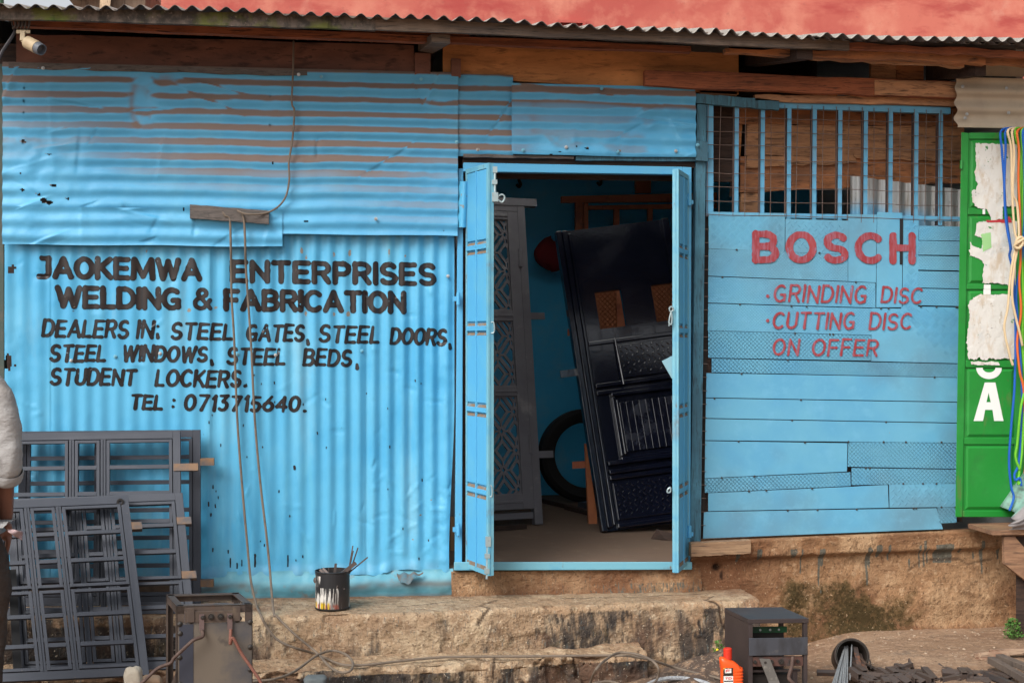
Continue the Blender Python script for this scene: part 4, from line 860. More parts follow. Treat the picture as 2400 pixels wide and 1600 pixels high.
# ------------------------------------------------------------ things outside the shop
m_prim = M('grey_primer_paint', (.044, .051, .068, 1), .55, layers=[L((.060, .067, .086, 1), 5, .45, .65, .7), L((.045, .05, .065, 1), 9, .55, .7, .6), L((.16, .10, .06, 1), 26, .73, .75, .8), L((.16, .15, .14, 1), 34, .70, .74, .5)], bumps=[(50, .1, .003, (1, 1, 1))])
m_lug = M('bare_rusty_lug', (.20, .12, .07, 1), .6, .2, layers=[L((.075, .08, .09, 1), 9, .42, .58, .9), L((.30, .16, .07, 1), 12, .55, .7, .6)])
def steel_frame(c, W_, H_, cols, rows, lugs, label, mid=None, group='grey steel window frames stacked against the wall'):
    """cols: widths in metres of casements between mullions; rows: heights (0..1) of the glazing bars"""
    TL, TR, BR, BL = c; kf = (W_ - .076 - .026*(len(cols) - 1))/sum(cols); cols = [q*kf for q in cols]
    n = (TR - TL).cross(BL - TL).normalized()
    if n.y > 0: n = -n
    def q(u, v, o): return TL.lerp(TR, u/W_).lerp(BL.lerp(BR, u/W_), v/H_) + n*o
    def bx(mb, u0, u1, v0, v1, o0, o1): return mb.hexa([q(u0, v1, o1), q(u1, v1, o1), q(u1, v0, o1), q(u0, v0, o1), q(u0, v1, o0), q(u1, v1, o0), q(u1, v0, o0), q(u0, v0, o0)])
    base = (BL + BR)/2; t = thing('window_frame', label, 'window frame', base, group)
    F = .038; f = MB()
    bx(f, 0, F, 0, H_, -.012, .012); bx(f, W_-F, W_, 0, H_, -.012, .012); bx(f, F, W_-F, 0, F, -.012, .0115); bx(f, F, W_-F, H_-F, H_, -.012, .0115)
    bx(f, F, F + .01, F, H_-F, -.012, .004); bx(f, W_-F-.01, W_-F, F, H_-F, -.012, .004)
    x = F; cells = []
    for i, wd in enumerate(cols):
        if i: bx(f, x, x + .026, F, H_-F, -.011, .0105); bx(f, x + .010, x + .013, F, H_-F, .0108, .0145); x += .026
        cells.append((x, x + wd)); x += wd
    make('outer_frame', f, m_prim, t, bevel=.0015)
    for (a, b) in cells:
        s = MB(); e = .016; a += .004; b -= .004; v0, v1 = F + .004, H_ - F - .004
        if mid: pieces = [(v0, mid*H_ - .006), (mid*H_ + .006, v1)]
        else: pieces = [(v0, v1)]
        for (p, r) in pieces:
            bx(s, a, a+e, p, r, -.008, .014); bx(s, b-e, b, p, r, -.008, .014); bx(s, a+e, b-e, p, p+e*.9, -.008, .0135); bx(s, a+e, b-e, r-e*.9, r, -.008, .0135)
        for v in rows: bx(s, a+e, b-e, v*H_ - .010, v*H_ + .010, -.004, .0125); bx(s, a+e, b-e, v*H_ - .001, v*H_ + .010, .0128, .016)
        make('sash', s, m_prim, t, bevel=.001)
    for (u0, u1, v) in lugs:
        l = MB(); bx(l, u0, u1, v*H_ - .018, v*H_ + .018, -.018, -.0125 + .03); make('fixing_lug', l, m_lug, t)
    return t
cA = [W(46, 1011, -.075), W(470, 1007, -.075), G(471, 1412, Z1 + .003), G(40, 1416, Z1 + .003)]
steel_frame(cA, .92, .89, (.20, .11, .42), (.155, .30, .46, .62, .78), [(.92, .99, .185), (.92, .985, .885)], 'grey steel window frame hindmost in the stack, standing flat by the blue wall with two lugs sticking out right')
cB = [W(-5, 1016, -.135), W(423, 1010, -.135), G(426, 1437, Z1 + .003), G(-8, 1442, Z1 + .003)]
steel_frame(cB, .92, .90, (.30, .125, .32), (.20, .345, .50, .66, .81), [(.885, 1.01, .205)], 'grey steel window frame second from the wall, its upper panes showing above the front frames')
cD = [W(15, 1171, -.27), W(428, 1156, -.22), G(466, 1566, Z2 + .004), G(40, 1580, Z2 + .004)]
steel_frame(cD, .84, .86, (.26, .10, .29), (.19, .345, .66, .82), [(.80, .87, .17), (.80, .875, .81), (.80, .87, .485)], 'tilted grey steel window frame behind the front one, its right sash with lug on a bar', mid=.51)
cC = [W(-112, 1181, -.43), W(300, 1163, -.30), G(350, 1582, Z2 + .004), G(-70, 1602, Z2 + .004)]
C_ = steel_frame(cC, .83, .86, (.27, .115, .27), (.205, .36, .66, .82), [(.83, .88, .18)], 'frontmost tilted grey steel window frame with three casements, leaning beside the standing man', mid=.515)
make('lock_hole', MB().lathe(W(282, 1176, -.335), (0, -1, .1), [(0, .018), (.004, .017), (.004, .008), (-.004, .006)], 9), M('black_burnt_steel', (.012, .01, .01, 1), .6), C_)
# black flat bar leaning between man and frame
solo('flat_bar', MB().beam(W(28, 1335, -.48), G(42, 1588, Z2 + .004), .035, .012), M('black_flat_steel', (.008, .008, .009, 1), .5), 'black flat steel bar leaning upright in front of the grey frames beside the man', 'steel bar')

# welding transformer on the left: open angle-iron case
m_mach = M('oily_raw_steel', (.085, .062, .05, 1), .5, .35, layers=[L((.05, .04, .038, 1), 5, .45, .62, .8), L((.16, .12, .085, 1), 9, .58, .7, .6), L((.12, .055, .03, 1), 16, .62, .7, .7)], bumps=[(40, .2, .003, (1, 1, 1))])
m_panel = M('heat_tinted_panel', (.15, .125, .10, 1), .42, .3, layers=[L((.055, .062, .08, 1), 3.0, .40, .58, .9), L((.17, .12, .07, 1), 3.6, .56, .70, .8), L((.05, .045, .045, 1), 11, .6, .7, .6), L((.2, .2, .2, 1), 40, .70, .73, .4)], bumps=[(6, .15, .01, (1, 1, 1))])
m_bolt = M('burnt_bolts', (.05, .045, .042, 1), .45, .6)
zt = .60
A, B, Cq, D = G(414, 1421, zt), G(592, 1416, zt), G(551, 1390, zt), G(389, 1393, zt)
mt = thing('welding_transformer', 'rusty open-topped welding transformer with a row of terminal bolts, in front of the grey frames', 'welding machine', ((A + Cq)/2).to_tuple()[:2] + (-.03,))
ex = (B - A).normalized(); ey = (D - A); ey.z = 0; dep = ey.length; ey.normalize(); wA = (B - A).length
D = A + ey*dep; Cq = B + ey*dep; zb = -.03
s = MB(); an = .028
for p, sx, sy in ((A, 1, 1), (B, -1, 1), (Cq, -1, -1), (D, 1, -1)):
    g = Vector((p.x, p.y, zb)); h = Vector((p.x, p.y, zt))
    for d1, d2 in ((ex*sx, ey*sy), (ey*sy, ex*sx)): s.hexa([g, g + d1*an, h + d1*an, h, g + d2*.004, g + d1*an + d2*.004, h + d1*an + d2*.004, h + d2*.004])
for a, b, inn in ((A, B, ey), (B, Cq, -ex), (Cq, D, -ey), (D, A, ex)):
    for off in (0, -.40):
        p, r = a + UP*off, b + UP*off; s.hexa([p - UP*an, r - UP*an, r + UP*.002, p + UP*.002, p - UP*an + inn*.004, r - UP*an + inn*.004, r + inn*.004 + UP*.002, p + inn*.004 + UP*.002])
        s.hexa([p - UP*.003, r - UP*.003, r + inn*an - UP*.003, p + inn*an - UP*.003, p + UP*.001, r + UP*.001, r + inn*an + UP*.001, p + inn*an + UP*.001])
make('case_frame', s, m_mach, mt)
qf = lambda u, v, o=0: A + ex*(wA*u) - ey*o - UP*v
def fbox(mb, u0, u1, v0, v1, o0, o1): return mb.hexa([qf(u0, v1, o1), qf(u1, v1, o1), qf(u1, v0, o1), qf(u0, v0, o1), qf(u0, v1, o0), qf(u1, v1, o0), qf(u1, v0, o0), qf(u0, v0, o0)])
make('front_panel', fbox(MB(), .02, .985, .062, .52, .002, .005), m_panel, mt)
make('front_panel', fbox(MB(), .03, .215, .066, .52, .0055, .007), M('blue_grey_strip', (.05, .055, .075, 1), .4, .4, layers=[L((.08, .07, .07, 1), 6, .5, .65, .7)]), mt)
tb = MB(); fbox(tb, .10, .80, .018, .060, .003, .010); fbox(tb, .13, .225, .003, .058, .0105, .014); fbox(tb, .73, .83, .003, .058, .0105, .014)
make('terminal_board', tb, m_mach, mt, bevel=.001)
for u in (.33, .445, .57, .69):
    p = qf(u, .040, .010); make('terminal_bolt', MB().lathe(p, -ey, [(0, .012), (.004, .012), (.0041, .008), (.011, .008), (.012, .004), (.022, .004), (.022, 0)], 10), m_bolt, mt)
for u, v in ((.19, .055), (.79, .055), (.82, .05), (.965, .065), (.04, .065), (.045, .10), (.965, .16), (.04, .19), (.965, .245), (.04, .29), (.965, .335), (.04, .38), (.965, .42)):
    make('weld_spot', MB().lathe(qf(u, v, .006), -ey, [(0, .011), (.003, .010), (.006, .005), (.007, 0)], 8), m_bolt, mt)
for u in (.32, .69):
    make('cable_lug', fbox(MB(), u - .035, u + .03, .028, .088, .015, .018), M('pinkish_copper_lug', (.17, .12, .115, 1), .4, .5), mt)
# winding and plank inside
make('winding', MB().box((A + Cq)/2 - UP*.30, (.16, .14, .36), Matrix.Rotation(-.1, 3, 'Z')), M('dark_core', (.02, .015, .013, 1), .7), mt)
make('inside_stick', MB().beam(A + ey*.05 + ex*.02 - UP*.005, A + ey*.045 + ex*.22 - UP*.003, .012, .008), m_lug, mt)
bg_ = MB(); p0 = Vector((D.x, D.y, zt - .40)); bg_.hexa([p0 - UP*.05, p0 - UP*.05 + ex*.004, p0 + ex*.004, p0, A + UP*(-.30) , A + UP*(-.30) + ex*.004, A + UP*(-.24) + ex*.004, A + UP*(-.24)])
make('side_brace', bg_, m_mach, mt)
m_cab = M('dusty_grey_cable', (.16, .125, .095, 1), .8, layers=[L((.10, .08, .065, 1), 18, .5, .62, .7)])
m_tape = M('taped_brown_cable', (.065, .038, .03, 1), .7, layers=[L((.11, .07, .055, 1), 30, .5, .6, .7)])
m_redcab = M('worn_red_cable', (.17, .065, .045, 1), .7, layers=[L((.16, .08, .06, 1), 25, .55, .65, .8), L((.05, .03, .03, 1), 40, .66, .7, .9)])
u1 = qf(.32, .088, .018)
yc = u1.y - .03
pc = [u1, u1 + Vector((.004, -.015, -.02)), W(452, 1500, yc), W(425, 1525, yc - .01), W(408, 1541, yc - .01), W(399, 1553, yc - .01), W(370, 1565, yc - .01), W(345, 1588, yc - .02), W(310, 1625, yc - .03), W(285, 1700, yc - .05)]
solo('cable', MB().tube(smoothpath(pc, 6), .0066, 9), m_tape, 'brown taped welding cable hanging off the left terminal of the open-topped transformer', 'cable', smooth=True)
u2 = qf(.70, .088, .018)
pc = [u2, u2 + Vector((.0, -.02, -.05)), W(546, 1494, yc), W(566, 1530, yc), W(590, 1565, yc - .01), W(612, 1600, yc - .02), W(622, 1640, yc - .03), W(628, 1720, yc - .05)]
solo('cable', MB().tube(smoothpath(pc, 6), .0062, 9), m_redcab, 'worn red welding cable on the right terminal of the open-topped transformer', 'cable', smooth=True)

# thin wires from eaves to block and down the wall
yw = yA - .034
pc = [W(688, 96, -.05), W(687, 160, yw), W(684, 240, yw), W(690, 262, yw), W(685, 330, yw), W(677, 380, yw), W(678, 420, yw), W(670, 460, yw), W(650, 486, yw), W(620, 500, yw - .015), W(580, 502, yw - .04), W(556, 494, yw - .03)]
solo('cable', MB().tube(smoothpath(pc, 6), .0048, 8), m_cab, 'thin brown cable running down from the eaves to the wooden block on the blue wall', 'cable', smooth=True)
yv = -.04
zs1 = Z1 + .012; zs2 = Z2 + .016
yq = -.085
pc = [W(522, 497, yq), W(528, 506, yq - .005), W(538, 512, yq), W(540, 540, -.092), W(541, 582, -.088), W(542, 640, yv), W(543, 700, yv), W(549, 800, yv), W(556, 980, yv), W(566, 1120, yv - .01), W(580, 1280, yv - .05), W(588, 1360, yv - .1), G(601, 1418, zs1), W(611, 1440, -.525), W(625, 1468, -.55), W(650, 1498, -.56), W(690, 1517, -.57), G(745, 1533, zs2), G(800, 1556, zs2), G(860, 1557, zs2), G(930, 1549, zs2), G(1010, 1541, zs2), G(1080, 1538, zs2), G(1250, 1537, zs2), G(1430, 1535, zs2 + .005), G(1480, 1537, zs2 + .01), G(1530, 1547, zs2 - .01), G(1580, 1563, .06), G(1640, 1578, .04), G(1668, 1584, .03), G(1720, 1600, .03)]
solo('cable', MB().tube(smoothpath(pc, 6), .0058, 8), m_cab, 'long grey cable running from the block down the wall and along the low step', 'cable', smooth=True)
pc = [W(566, 499, yq), W(570, 508, yq - .01), W(573, 530, -.094), W(575, 582, -.088), W(577, 640, yv), W(588, 800, yv), W(597, 980, yv), W(610, 1130, yv - .01), W(624, 1250, yv - .05), W(632, 1330, yv - .09), G(641, 1432, zs1 + .01), W(650, 1445, -.52), W(690, 1485, -.56), W(740, 1527, -.585), G(775, 1563, zs2), G(800, 1575, zs2), G(822, 1570, zs2 + .01), G(827, 1553, zs2 + .02), G(815, 1536, zs2 + .03), G(790, 1525, zs2 + .03), G(765, 1526, zs2 + .03), G(735, 1540, zs2 + .025), G(700, 1566, zs2 + .004), G(675, 1580, zs2), G(640, 1591, zs2), G(600, 1595, zs2), G(560, 1600, zs2), G(500, 1604, zs2)]
solo('cable', MB().tube(smoothpath(pc, 6), .0058, 8), m_cab, 'second wall cable, curling into a loop on the low step beside the transformer', 'cable', smooth=True)
zq = zs2 + .01
pc = [G(1376, 1625, .03), G(1384, 1598, .07), G(1397, 1568, zq + .03), G(1420, 1545, zq + .03), G(1450, 1529, zq + .02), G(1490, 1532, zq + .02), G(1525, 1545, zq), G(1543, 1565, zq - .03), G(1541, 1588, .06), G(1525, 1602, .05), G(1470, 1606, .05), G(1430, 1596, .06), G(1395, 1600, .06), G(1370, 1612, .04)]
solo('cable', MB().tube(smoothpath(pc, 6), .0058, 8), m_cab, 'coil of grey cable hanging over the broken end of the low step', 'cable', smooth=True)
pc = [G(1500, 1612, .02), G(1540, 1594, .03), G(1580, 1588, .03), G(1625, 1592, .02), G(1668, 1606, .02), G(1700, 1640, .02)]
solo('hose', MB().tube(smoothpath(pc, 6), .010, 8), M('grey_mesh_hose', (.35, .37, .39, 1), .5, layers=[L((.2, .2, .21, 1), 90, .5, .55, .7)]), 'pale grey braided hose lying at the bottom edge left of the orange bottle', 'hose', smooth=True)

# stones
def rock(px, py, z, sx, sy, sz, seed, label, mat, flat=.2, name='stone', top=False):
    c = G(px, py, z); mb = MB(); nu, nv = 22, 14; P = np.zeros((nv, nu+1, 3))
    for i in range(nv):
        for j in range(nu+1):
            a = 2*math.pi*(j % nu)/nu; b = -math.pi/2 + math.pi*i/(nv-1)
            p = np.array([math.cos(a)*math.cos(b), math.sin(a)*math.cos(b), math.sin(b)]); p = np.sign(p)*np.abs(p)**.55
            k = 1 + .20*float(vn(p[0]*1.3 + p[2], p[1]*1.3, 1.5, seed)) + .1*float(vn(p[0]*4, p[1]*4 + p[2]*4, 1, seed)); P[i, j] = [c.x + p[0]*sx*k, c.y + p[1]*sy*k, z + sz*.8 + p[2]*sz*k]
    return solo(name, mb.grid(P), mat, label, 'stone', (c.x, c.y, z), smooth=True)
m_stone = M('pale_rough_stone', (.42, .37, .30, 1), .95, layers=[L((.28, .22, .16, 1), 9, .5, .66, .8), L((.15, .11, .08, 1), 24, .62, .7, .8)], bumps=[(30, .6, .01, (1, 1, 1))])
rock(312, 1612, Z2 - .0, .036, .035, .05, 3, 'pale squarish stone block on the ground below the front grey frame', m_stone)
rock(352, 1612, Z2 - .03, .05, .04, .03, 6, 'flat brownish stone right of the pale stone block', M('brown_stone', (.30, .2, .13, 1), .95, bumps=[(30, .6, .01, (1, 1, 1))]))
rock(740, 1606, .07, .05, .05, .025, 9, 'smooth slate-grey stone at the bottom edge below the cable loop', M('slate_stone', (.10, .115, .12, 1), .8, bumps=[(30, .3, .006, (1, 1, 1))]))
for k, (px, py, a, b, h) in enumerate([(700, 1592, .10, .07, .055), (880, 1598, .13, .09, .06), (1040, 1590, .16, .08, .07), (1230, 1584, .10, .08, .07), (1330, 1588, .09, .08, .06), (1440, 1588, .13, .08, .06)]):
    pass

# paint tin with steel offcuts
c = G(779, 1431, Z1 + .004); c.y += .085
tin = thing('paint_tin', 'blackened paint tin with white drips over yellow and red label, on the upper step', 'paint tin', c)
rt, ht = .0825, .178
m_tin = M('black_paint_tin', (.018, .018, .02, 1), .45, layers=[L((.62, .60, .56, 1), 34, .49, .53, .95, st=(2.2, 2.2, .16), at='drip'), L((.62, .42, .01, 1), 0, at='yel', k=1.0), L((.50, .07, .02, 1), 0, at='redb', k=1.0), L((.02, .02, .022, 1), 38, .53, .56, 1.0, st=(2.2, 2.2, .10)), L((.05, .035, .03, 1), 5, .5, .6, .6)])
NU, NV = 96, 40; mb = MB(); P = np.zeros((NV, NU+1, 3)); dr = np.zeros((NV, NU+1)); ye = dr.copy(); re = dr.copy()
for i in range(NV):
    for j in range(NU+1):
        a = 2*math.pi*j/NU; v = i/(NV-1); rr = rt*(1 + .006*math.sin(3*a)) - .002*(v in (0, 1)); P[i, j] = [c.x + rr*math.cos(a), c.y + rr*math.sin(a), c.z + ht*v]
        t = (a - 1.5*math.pi)/(math.pi/2)          # -1..1 across the side towards the street
        dr[i, j] = (.10 - .14*sst(.25, .58, v) if v < .60 else (.0 if (v < .9 and t < -.5) else -.3)) - (.2 if .35 < t < .8 else 0)
        b = float(vn(a*4, v*.3, 2.0, 3)); ye[i, j] = float(sst(.24, .17, v)*((b > -.02) & (t < .2))); re[i, j] = float(sst(.20, .12, v)*(((b < -.2) | (.05 < t < .3)) & (t < .35)))*.8
mb.grid(P); mb.a['drip'] = dr.ravel(); mb.a['yel'] = ye.ravel(); mb.a['redb'] = re.ravel()
make('tin_body', mb, m_tin, tin, smooth='all', fix=False)
make('tin_rim', MB().lathe(c, UP, [(.002, rt), (-.0, rt + .002), (.006, rt + .003), (.007, rt)], 40).lathe(c, UP, [(ht - .006, rt), (ht - .003, rt + .003), (ht + .002, rt + .003), (ht + .003, rt - .003), (ht - .02, rt - .004), (.02, rt - .005), (.02, 0)], 40), M('black_rim', (.02, .018, .018, 1), .5), tin, smooth=True)
make('handle_ear', MB().lathe(Vector((c.x - rt, c.y - .01, c.z + .135)), (-1, -.2, 0), [(0, .014), (.004, .013), (.008, .006), (.009, 0)], 10), m_lug, tin)
m_off = M('dull_steel_offcut', (.085, .07, .065, 1), .5, .4, layers=[L((.14, .10, .085, 1), 15, .5, .65, .8)])
offs = [((740, 1341, .03), (772, 1362, -.04), .012, .006), ((750, 1334, .03), (782, 1362, -.03), .012, .006), ((757, 1331, .02), (788, 1362, -.03), .010, .006), ((787, 1320, .0), (783, 1356, .0), .012, .010), ((770, 1329, .02), (771, 1350, .02), .004, .004), ((827, 1278, .02), (815, 1348, -.0), .006, .006), ((828, 1290, .0), (816, 1346, .02), .005, .005), ((839, 1283, .01), (820, 1340, .03), .006, .006), ((862, 1305, -.02), (812, 1346, -.02), .006, .006), ((834, 1318, -.03), (796, 1348, -.05), .018, .016)]
for k, (a, b, wd, hh) in enumerate(offs):
    A_, B_ = W(a[0], a[1], c.y + a[2]), W(b[0], b[1], c.y + b[2]); B_ = A_ + (B_ - A_)*1.6
    if B_.z < c.z + .022: B_ = A_ + (B_ - A_)*((A_.z - c.z - .025)/(A_.z - B_.z))
    solo('steel_offcut', MB().beam(A_, B_, wd, hh, (0, 1, 0)), m_off, 'short dull steel offcut sticking out of the black paint tin', 'steel offcut', A_, 'steel offcuts in the paint tin')

# second welding transformer, dark, on the right
zt = .365; zb = gz(1.2, -.8) if False else .02
A, B, D = G(1754, 1451, zt), G(1893, 1449, zt), G(1706, 1431, zt)
ex = (B - A).normalized(); ey = UP.cross(ex); wA = (B - A).length; dep = max(.26, (D - A).dot(ey)); sh = (D - A).dot(ex)
m_case = M('brown_black_steel_case', (.052, .040, .040, 1), .42, .35, layers=[L((.075, .058, .055, 1), 3, .45, .62, .7), L((.035, .033, .036, 1), 8, .52, .66, .7), L((.14, .12, .105, 1), 26, .68, .73, .6)], bumps=[(8, .12, .006, (1, 1, 1))])
m_caseg = M('blue_grey_case_band', (.070, .076, .092, 1), .40, .4, layers=[L((.045, .045, .05, 1), 7, .5, .62, .8, st=(1.5, 1, .5)), L((.13, .12, .12, 1), 20, .63, .7, .5)])
wm = thing('welding_transformer', 'dark closed welding transformer with a slot over a grey band, next to the orange bottle', 'welding machine', ((A + B)/2 + ey*dep/2).to_tuple()[:2] + (zb,))
q3 = lambda u, v, o: A + ex*(wA*u + sh*o/dep*1.0) + ey*o - UP*v
def bx3(mb, u0, u1, v0, v1, o0, o1): return mb.hexa([q3(u0, v1, o0), q3(u1, v1, o0), q3(u1, v0, o0), q3(u0, v0, o0), q3(u0, v1, o1), q3(u1, v1, o1), q3(u1, v0, o1), q3(u0, v0, o1)])
Hh = zt - zb
make('lid', bx3(MB(), -.005, 1.012, -.002, .018, -.004, dep + .004), m_case, wm, bevel=.002)
make('side_panel', bx3(MB(), 0, .012, .0185, Hh, .002, dep), m_case, wm); 
fr = MB(); bx3(fr, 0.012, .075, .0185, Hh, 0, .02); bx3(fr, .935, 1.0, .0185, Hh, 0, .02); bx3(fr, .935, 1.0, .0185, Hh, dep - .02, dep); bx3(fr, .013, .075, .0185, Hh, dep - .02, dep); bx3(fr, .075, .935, Hh - .03, Hh, .0, .02)
make('case_frame', fr, m_case, wm, bevel=.0015)
make('front_band', bx3(MB(), .005, .995, .082, .160, -.005, -.0005), m_caseg, wm, bevel=.0015)
make('green_coil_board', bx3(MB(), .08, .82, .055, .081, .10, .11), M('green_board', (.012, .085, .03, 1), .5, layers=[L((.02, .04, .025, 1), 12, .5, .6, .7)]), wm)
for u in (.2, .36, .53, .68): make('coil_tap', MB().lathe(q3(u, .068, .10), -ey, [(0, .006), (.004, .005), (.005, 0)], 8), m_galv, wm)
make('winding', bx3(MB(), .12, .86, .26, Hh - .032, .06, dep - .04), M('dark_core', (.02, .015, .013, 1), .7), wm)
make('winding', bx3(MB(), .08, .80, .083, .24, .12, dep - .02), M('dark_core', (.02, .015, .013, 1), .7), wm)
make('terminal_board', bx3(MB(), .08, .93, .168, .210, .006, .014), M('oxide_board', (.10, .05, .04, 1), .6, .2, layers=[L((.05, .045, .045, 1), 9, .48, .6, .9)]), wm)
for u, r_ in ((.12, .008), (.28, .012), (.40, .009), (.56, .013), (.73, .009), (.84, .009)): make('terminal_bolt', MB().lathe(q3(u, .190, .006), -ey, [(0, r_), (.006, r_), (.0061, r_*.5), (.018, r_*.5), (.018, 0)], 8), m_bolt, wm)
make('lower_bar', bx3(MB(), .08, .93, .232, .242, .03, .045), m_case, wm); make('lower_bar', bx3(MB(), .80, .88, .235, .30, .03, .06), m_case, wm)
mb = MB().hexa([q3(.30, .27, -.022), q3(.48, .27, -.022), q3(.35, .175, -.008), q3(.17, .172, -.008), q3(.30, .27, -.018), q3(.48, .27, -.018), q3(.35, .175, -.004), q3(.17, .172, -.004)])
mb.hexa([q3(.34, .345, -.06), q3(.52, .345, -.06), q3(.48, .27, -.022), q3(.30, .27, -.022), q3(.34, .345, -.056), q3(.52, .345, -.056), q3(.48, .27, -.018), q3(.30, .27, -.018)])
make('earth_strap', mb, M('spattered_grey_strap', (.11, .10, .09, 1), .7, .2, layers=[L((.24, .22, .19, 1), 40, .58, .66, .8), L((.05, .045, .04, 1), 20, .55, .65, .8)]), wm)
mb = MB().tube(smoothpath([q3(.73, .165, -.012), q3(.69, .21, -.022), q3(.63, .25, -.03), q3(.66, .268, -.035), q3(.76, .295, -.04), q3(.86, .33, -.05), q3(.95, .36, -.06)], 5), .0085, 8)
solo('cable', mb, m_tape, 'brown cable end bolted to the dark closed transformer, bending right', 'cable', smooth=True)

# orange bottle
c = G(1711, 1640, .022); c = Vector((W(1711, 1600, A.y + .02).x, A.y - .005, zb))
ztop = W(1700, 1517, c.y).z; sc = 1/((FPX)/( (c - EYE).dot(FW) ))
wb, db, zsh = 52*sc, .058, W(1700, 1545, c.y).z
m_or = M('orange_plastic', (.78, .085, .01, 1), .38, layers=[L((.62, .06, .01, 1), 5, .5, .65, .6)], spec=.5)
bt = thing('oil_bottle', 'orange plastic engine oil bottle with ribbed grip and printed front label', 'bottle', c)
NU = 40; rows = []
prof = [(zb, .90), (zb + .008, 1.0)] + [(zb + .01 + (zsh - .035 - zb - .01)*i/40, 1.0) for i in range(41)] + [(zsh - .02, .98), (zsh - .008, .88), (zsh, .70), (zsh + .004, .42), (zsh + .005, .3)]
P = np.zeros((len(prof), NU+1, 3))
for i, (z, k) in enumerate(prof):
    for j in range(NU+1):
        a = 2*math.pi*j/NU; ca, sa = math.cos(a), math.sin(a); p = 3.2
        rr = (abs(ca)**p + abs(sa)**p)**(-1/p); x_, y_ = rr*ca*wb/2*k, rr*sa*db/2*k
        if i > 1 and i < 40 and x_ > .006: s_ = .0022*math.sin((z - zb)*2*math.pi/.0135); x_ += s_*k; y_ *= (1 + s_*14)
        sl = .014*max(0, (z - zsh + .04)/.04); P[i, j] = [c.x + x_ - sl, c.y + y_, z + (-.02*x_/(wb/2) if z > zsh - .03 else 0)]
mb = MB().grid(P); o1 = make('bottle_body', mb, m_or, bt, smooth='all')
cx = c.x - .018
make('cap', MB().lathe(Vector((cx, c.y, zsh - .004)), UP, [(0, .013), (.008, .013), (.0081, .019), (ztop - zsh, .019), (ztop - zsh + .003, .016), (ztop - zsh + .003, 0)], 26), M('red_cap', (.55, .03, .012, 1), .45), bt, smooth=True)
yl3 = c.y - db/2 - .0012
lab = lambda mb, x0, x1, z0, z1, dy: mb.hexa([(c.x + x0, yl3 - dy, z0), (c.x + x1, yl3 - dy, z0), (c.x + x1, yl3 - dy, z1), (c.x + x0, yl3 - dy, z1), (c.x + x0, yl3 + .006, z0), (c.x + x1, yl3 + .006, z0), (c.x + x1, yl3 + .006, z1), (c.x + x0, yl3 + .006, z1)])
xa, xb = -wb*.46, -wb*.02; zl = zsh - .03
make('label', lab(MB(), xa, xb, zl - .11, zl, 0), M('label_print', (.03, .022, .018, 1), .4, layers=[L((.65, .35, .05, 1), 40, .55, .58, 1, st=(1, 1, 1)), L((.5, .08, .02, 1), 28, .58, .62, 1)]), bt)
m_wh = M('label_white', (.72, .70, .68, 1), .5); m_lr = M('label_red', (.6, .03, .03, 1), .5); m_lk = M('label_black', (.02, .02, .022, 1), .5)
lb = make('label', lab(MB(), xa, xb, zl - .068, zl - .035, .0005), m_wh, bt); make('label', lab(MB(), xa + .006, xb - .008, zl - .022, zl - .003, .0005), m_wh, bt)
lettering('label_print', [wordfield('TD', c.x + xa + .005, c.x + xb - .004, zl - .040, zl - .050, zl - .040, zl - .050, .003, slant=.3, res=.0007)], lambda x, z: 0*x + yl3 - .0012, m_lr, bt)
lettering('label_print', [wordfield('F', c.x + xa + .010, c.x + xb - .012, zl - .006, zl - .019, zl - .006, zl - .019, .003, res=.0007)], lambda x, z: 0*x + yl3 - .0012, m_lr, bt)
make('label_print', lab(MB(), xa + .002, xb - .001, zl - .060, zl - .055, .001), m_lk, bt); make('label_print', lab(MB(), xa + .008, xb - .001, zl - .1, zl - .078, .001), m_lr, bt)

# bucket lying on its side with electrodes and scrap
zg = .055
c = W(1997, 1536, -.84); ax = Vector((-.17, -.95, .30)).normalized(); rb = .0795
bk = thing('bucket', 'battered dark metal bucket lying on its side, opening towards the street', 'bucket', c - UP*rb)
m_bk = M('old_dark_bucket', (.055, .042, .036, 1), .55, .4, layers=[L((.13, .10, .08, 1), 7, .5, .65, .6), L((.03, .024, .02, 1), 5, .5, .65, .7)])
make('bucket_body', MB().lathe(c, ax, [(-.20, 0), (-.20, rb*.80), (-.14, rb*.9), (-.04, rb*.98), (-.03, rb*1.03), (-.02, rb*.99), (-.008, rb), (0, rb*1.03), (.004, rb*1.02), (.004, rb*.96), (-.01, rb*.94), (-.17, rb*.77), (-.17, 0)], 40), m_bk, bk, smooth=True)
make('bucket_rim', MB().lathe(c, ax, [(.003, rb*.93), (.007, rb*.90), (.003, rb*.87), (-.01, rb*.9)], 40), M('grey_rim', (.12, .11, .10, 1), .4, .6), bk, smooth=True)
make('handle', MB().tube(smoothpath([c + Vector((rb, .02, .0)), c + Vector((rb*1.12, 0, -.03)), c + Vector((rb*1.1, -.01, -.06))], 5), .003, 6), m_bk, bk)
m_el = M('grey_electrode', (.26, .27, .28, 1), .5, .3); m_sc = M('rusty_scrap', (.11, .072, .055, 1), .6, .3, layers=[L((.06, .05, .05, 1), 9, .48, .62, .8), L((.22, .09, .045, 1), 12, .6, .68, .8)])
for k in range(11):
    t = k/10; a = c + Vector((-.020 + .028*t + rnd.uniform(-.004, .004), .06 + .02*rnd.random(), .012 - .010*t + rnd.uniform(0, .03))); e = G(1948 + 38*t, 1612 + rnd.uniform(-3, 3), .05 + .004*(k % 3)); 
    solo('welding_electrode', MB().tube([a, e], .0032, 7), m_el, 'thin grey welding electrode poking out of the lying bucket', 'electrode', e, 'welding electrodes in the bucket')
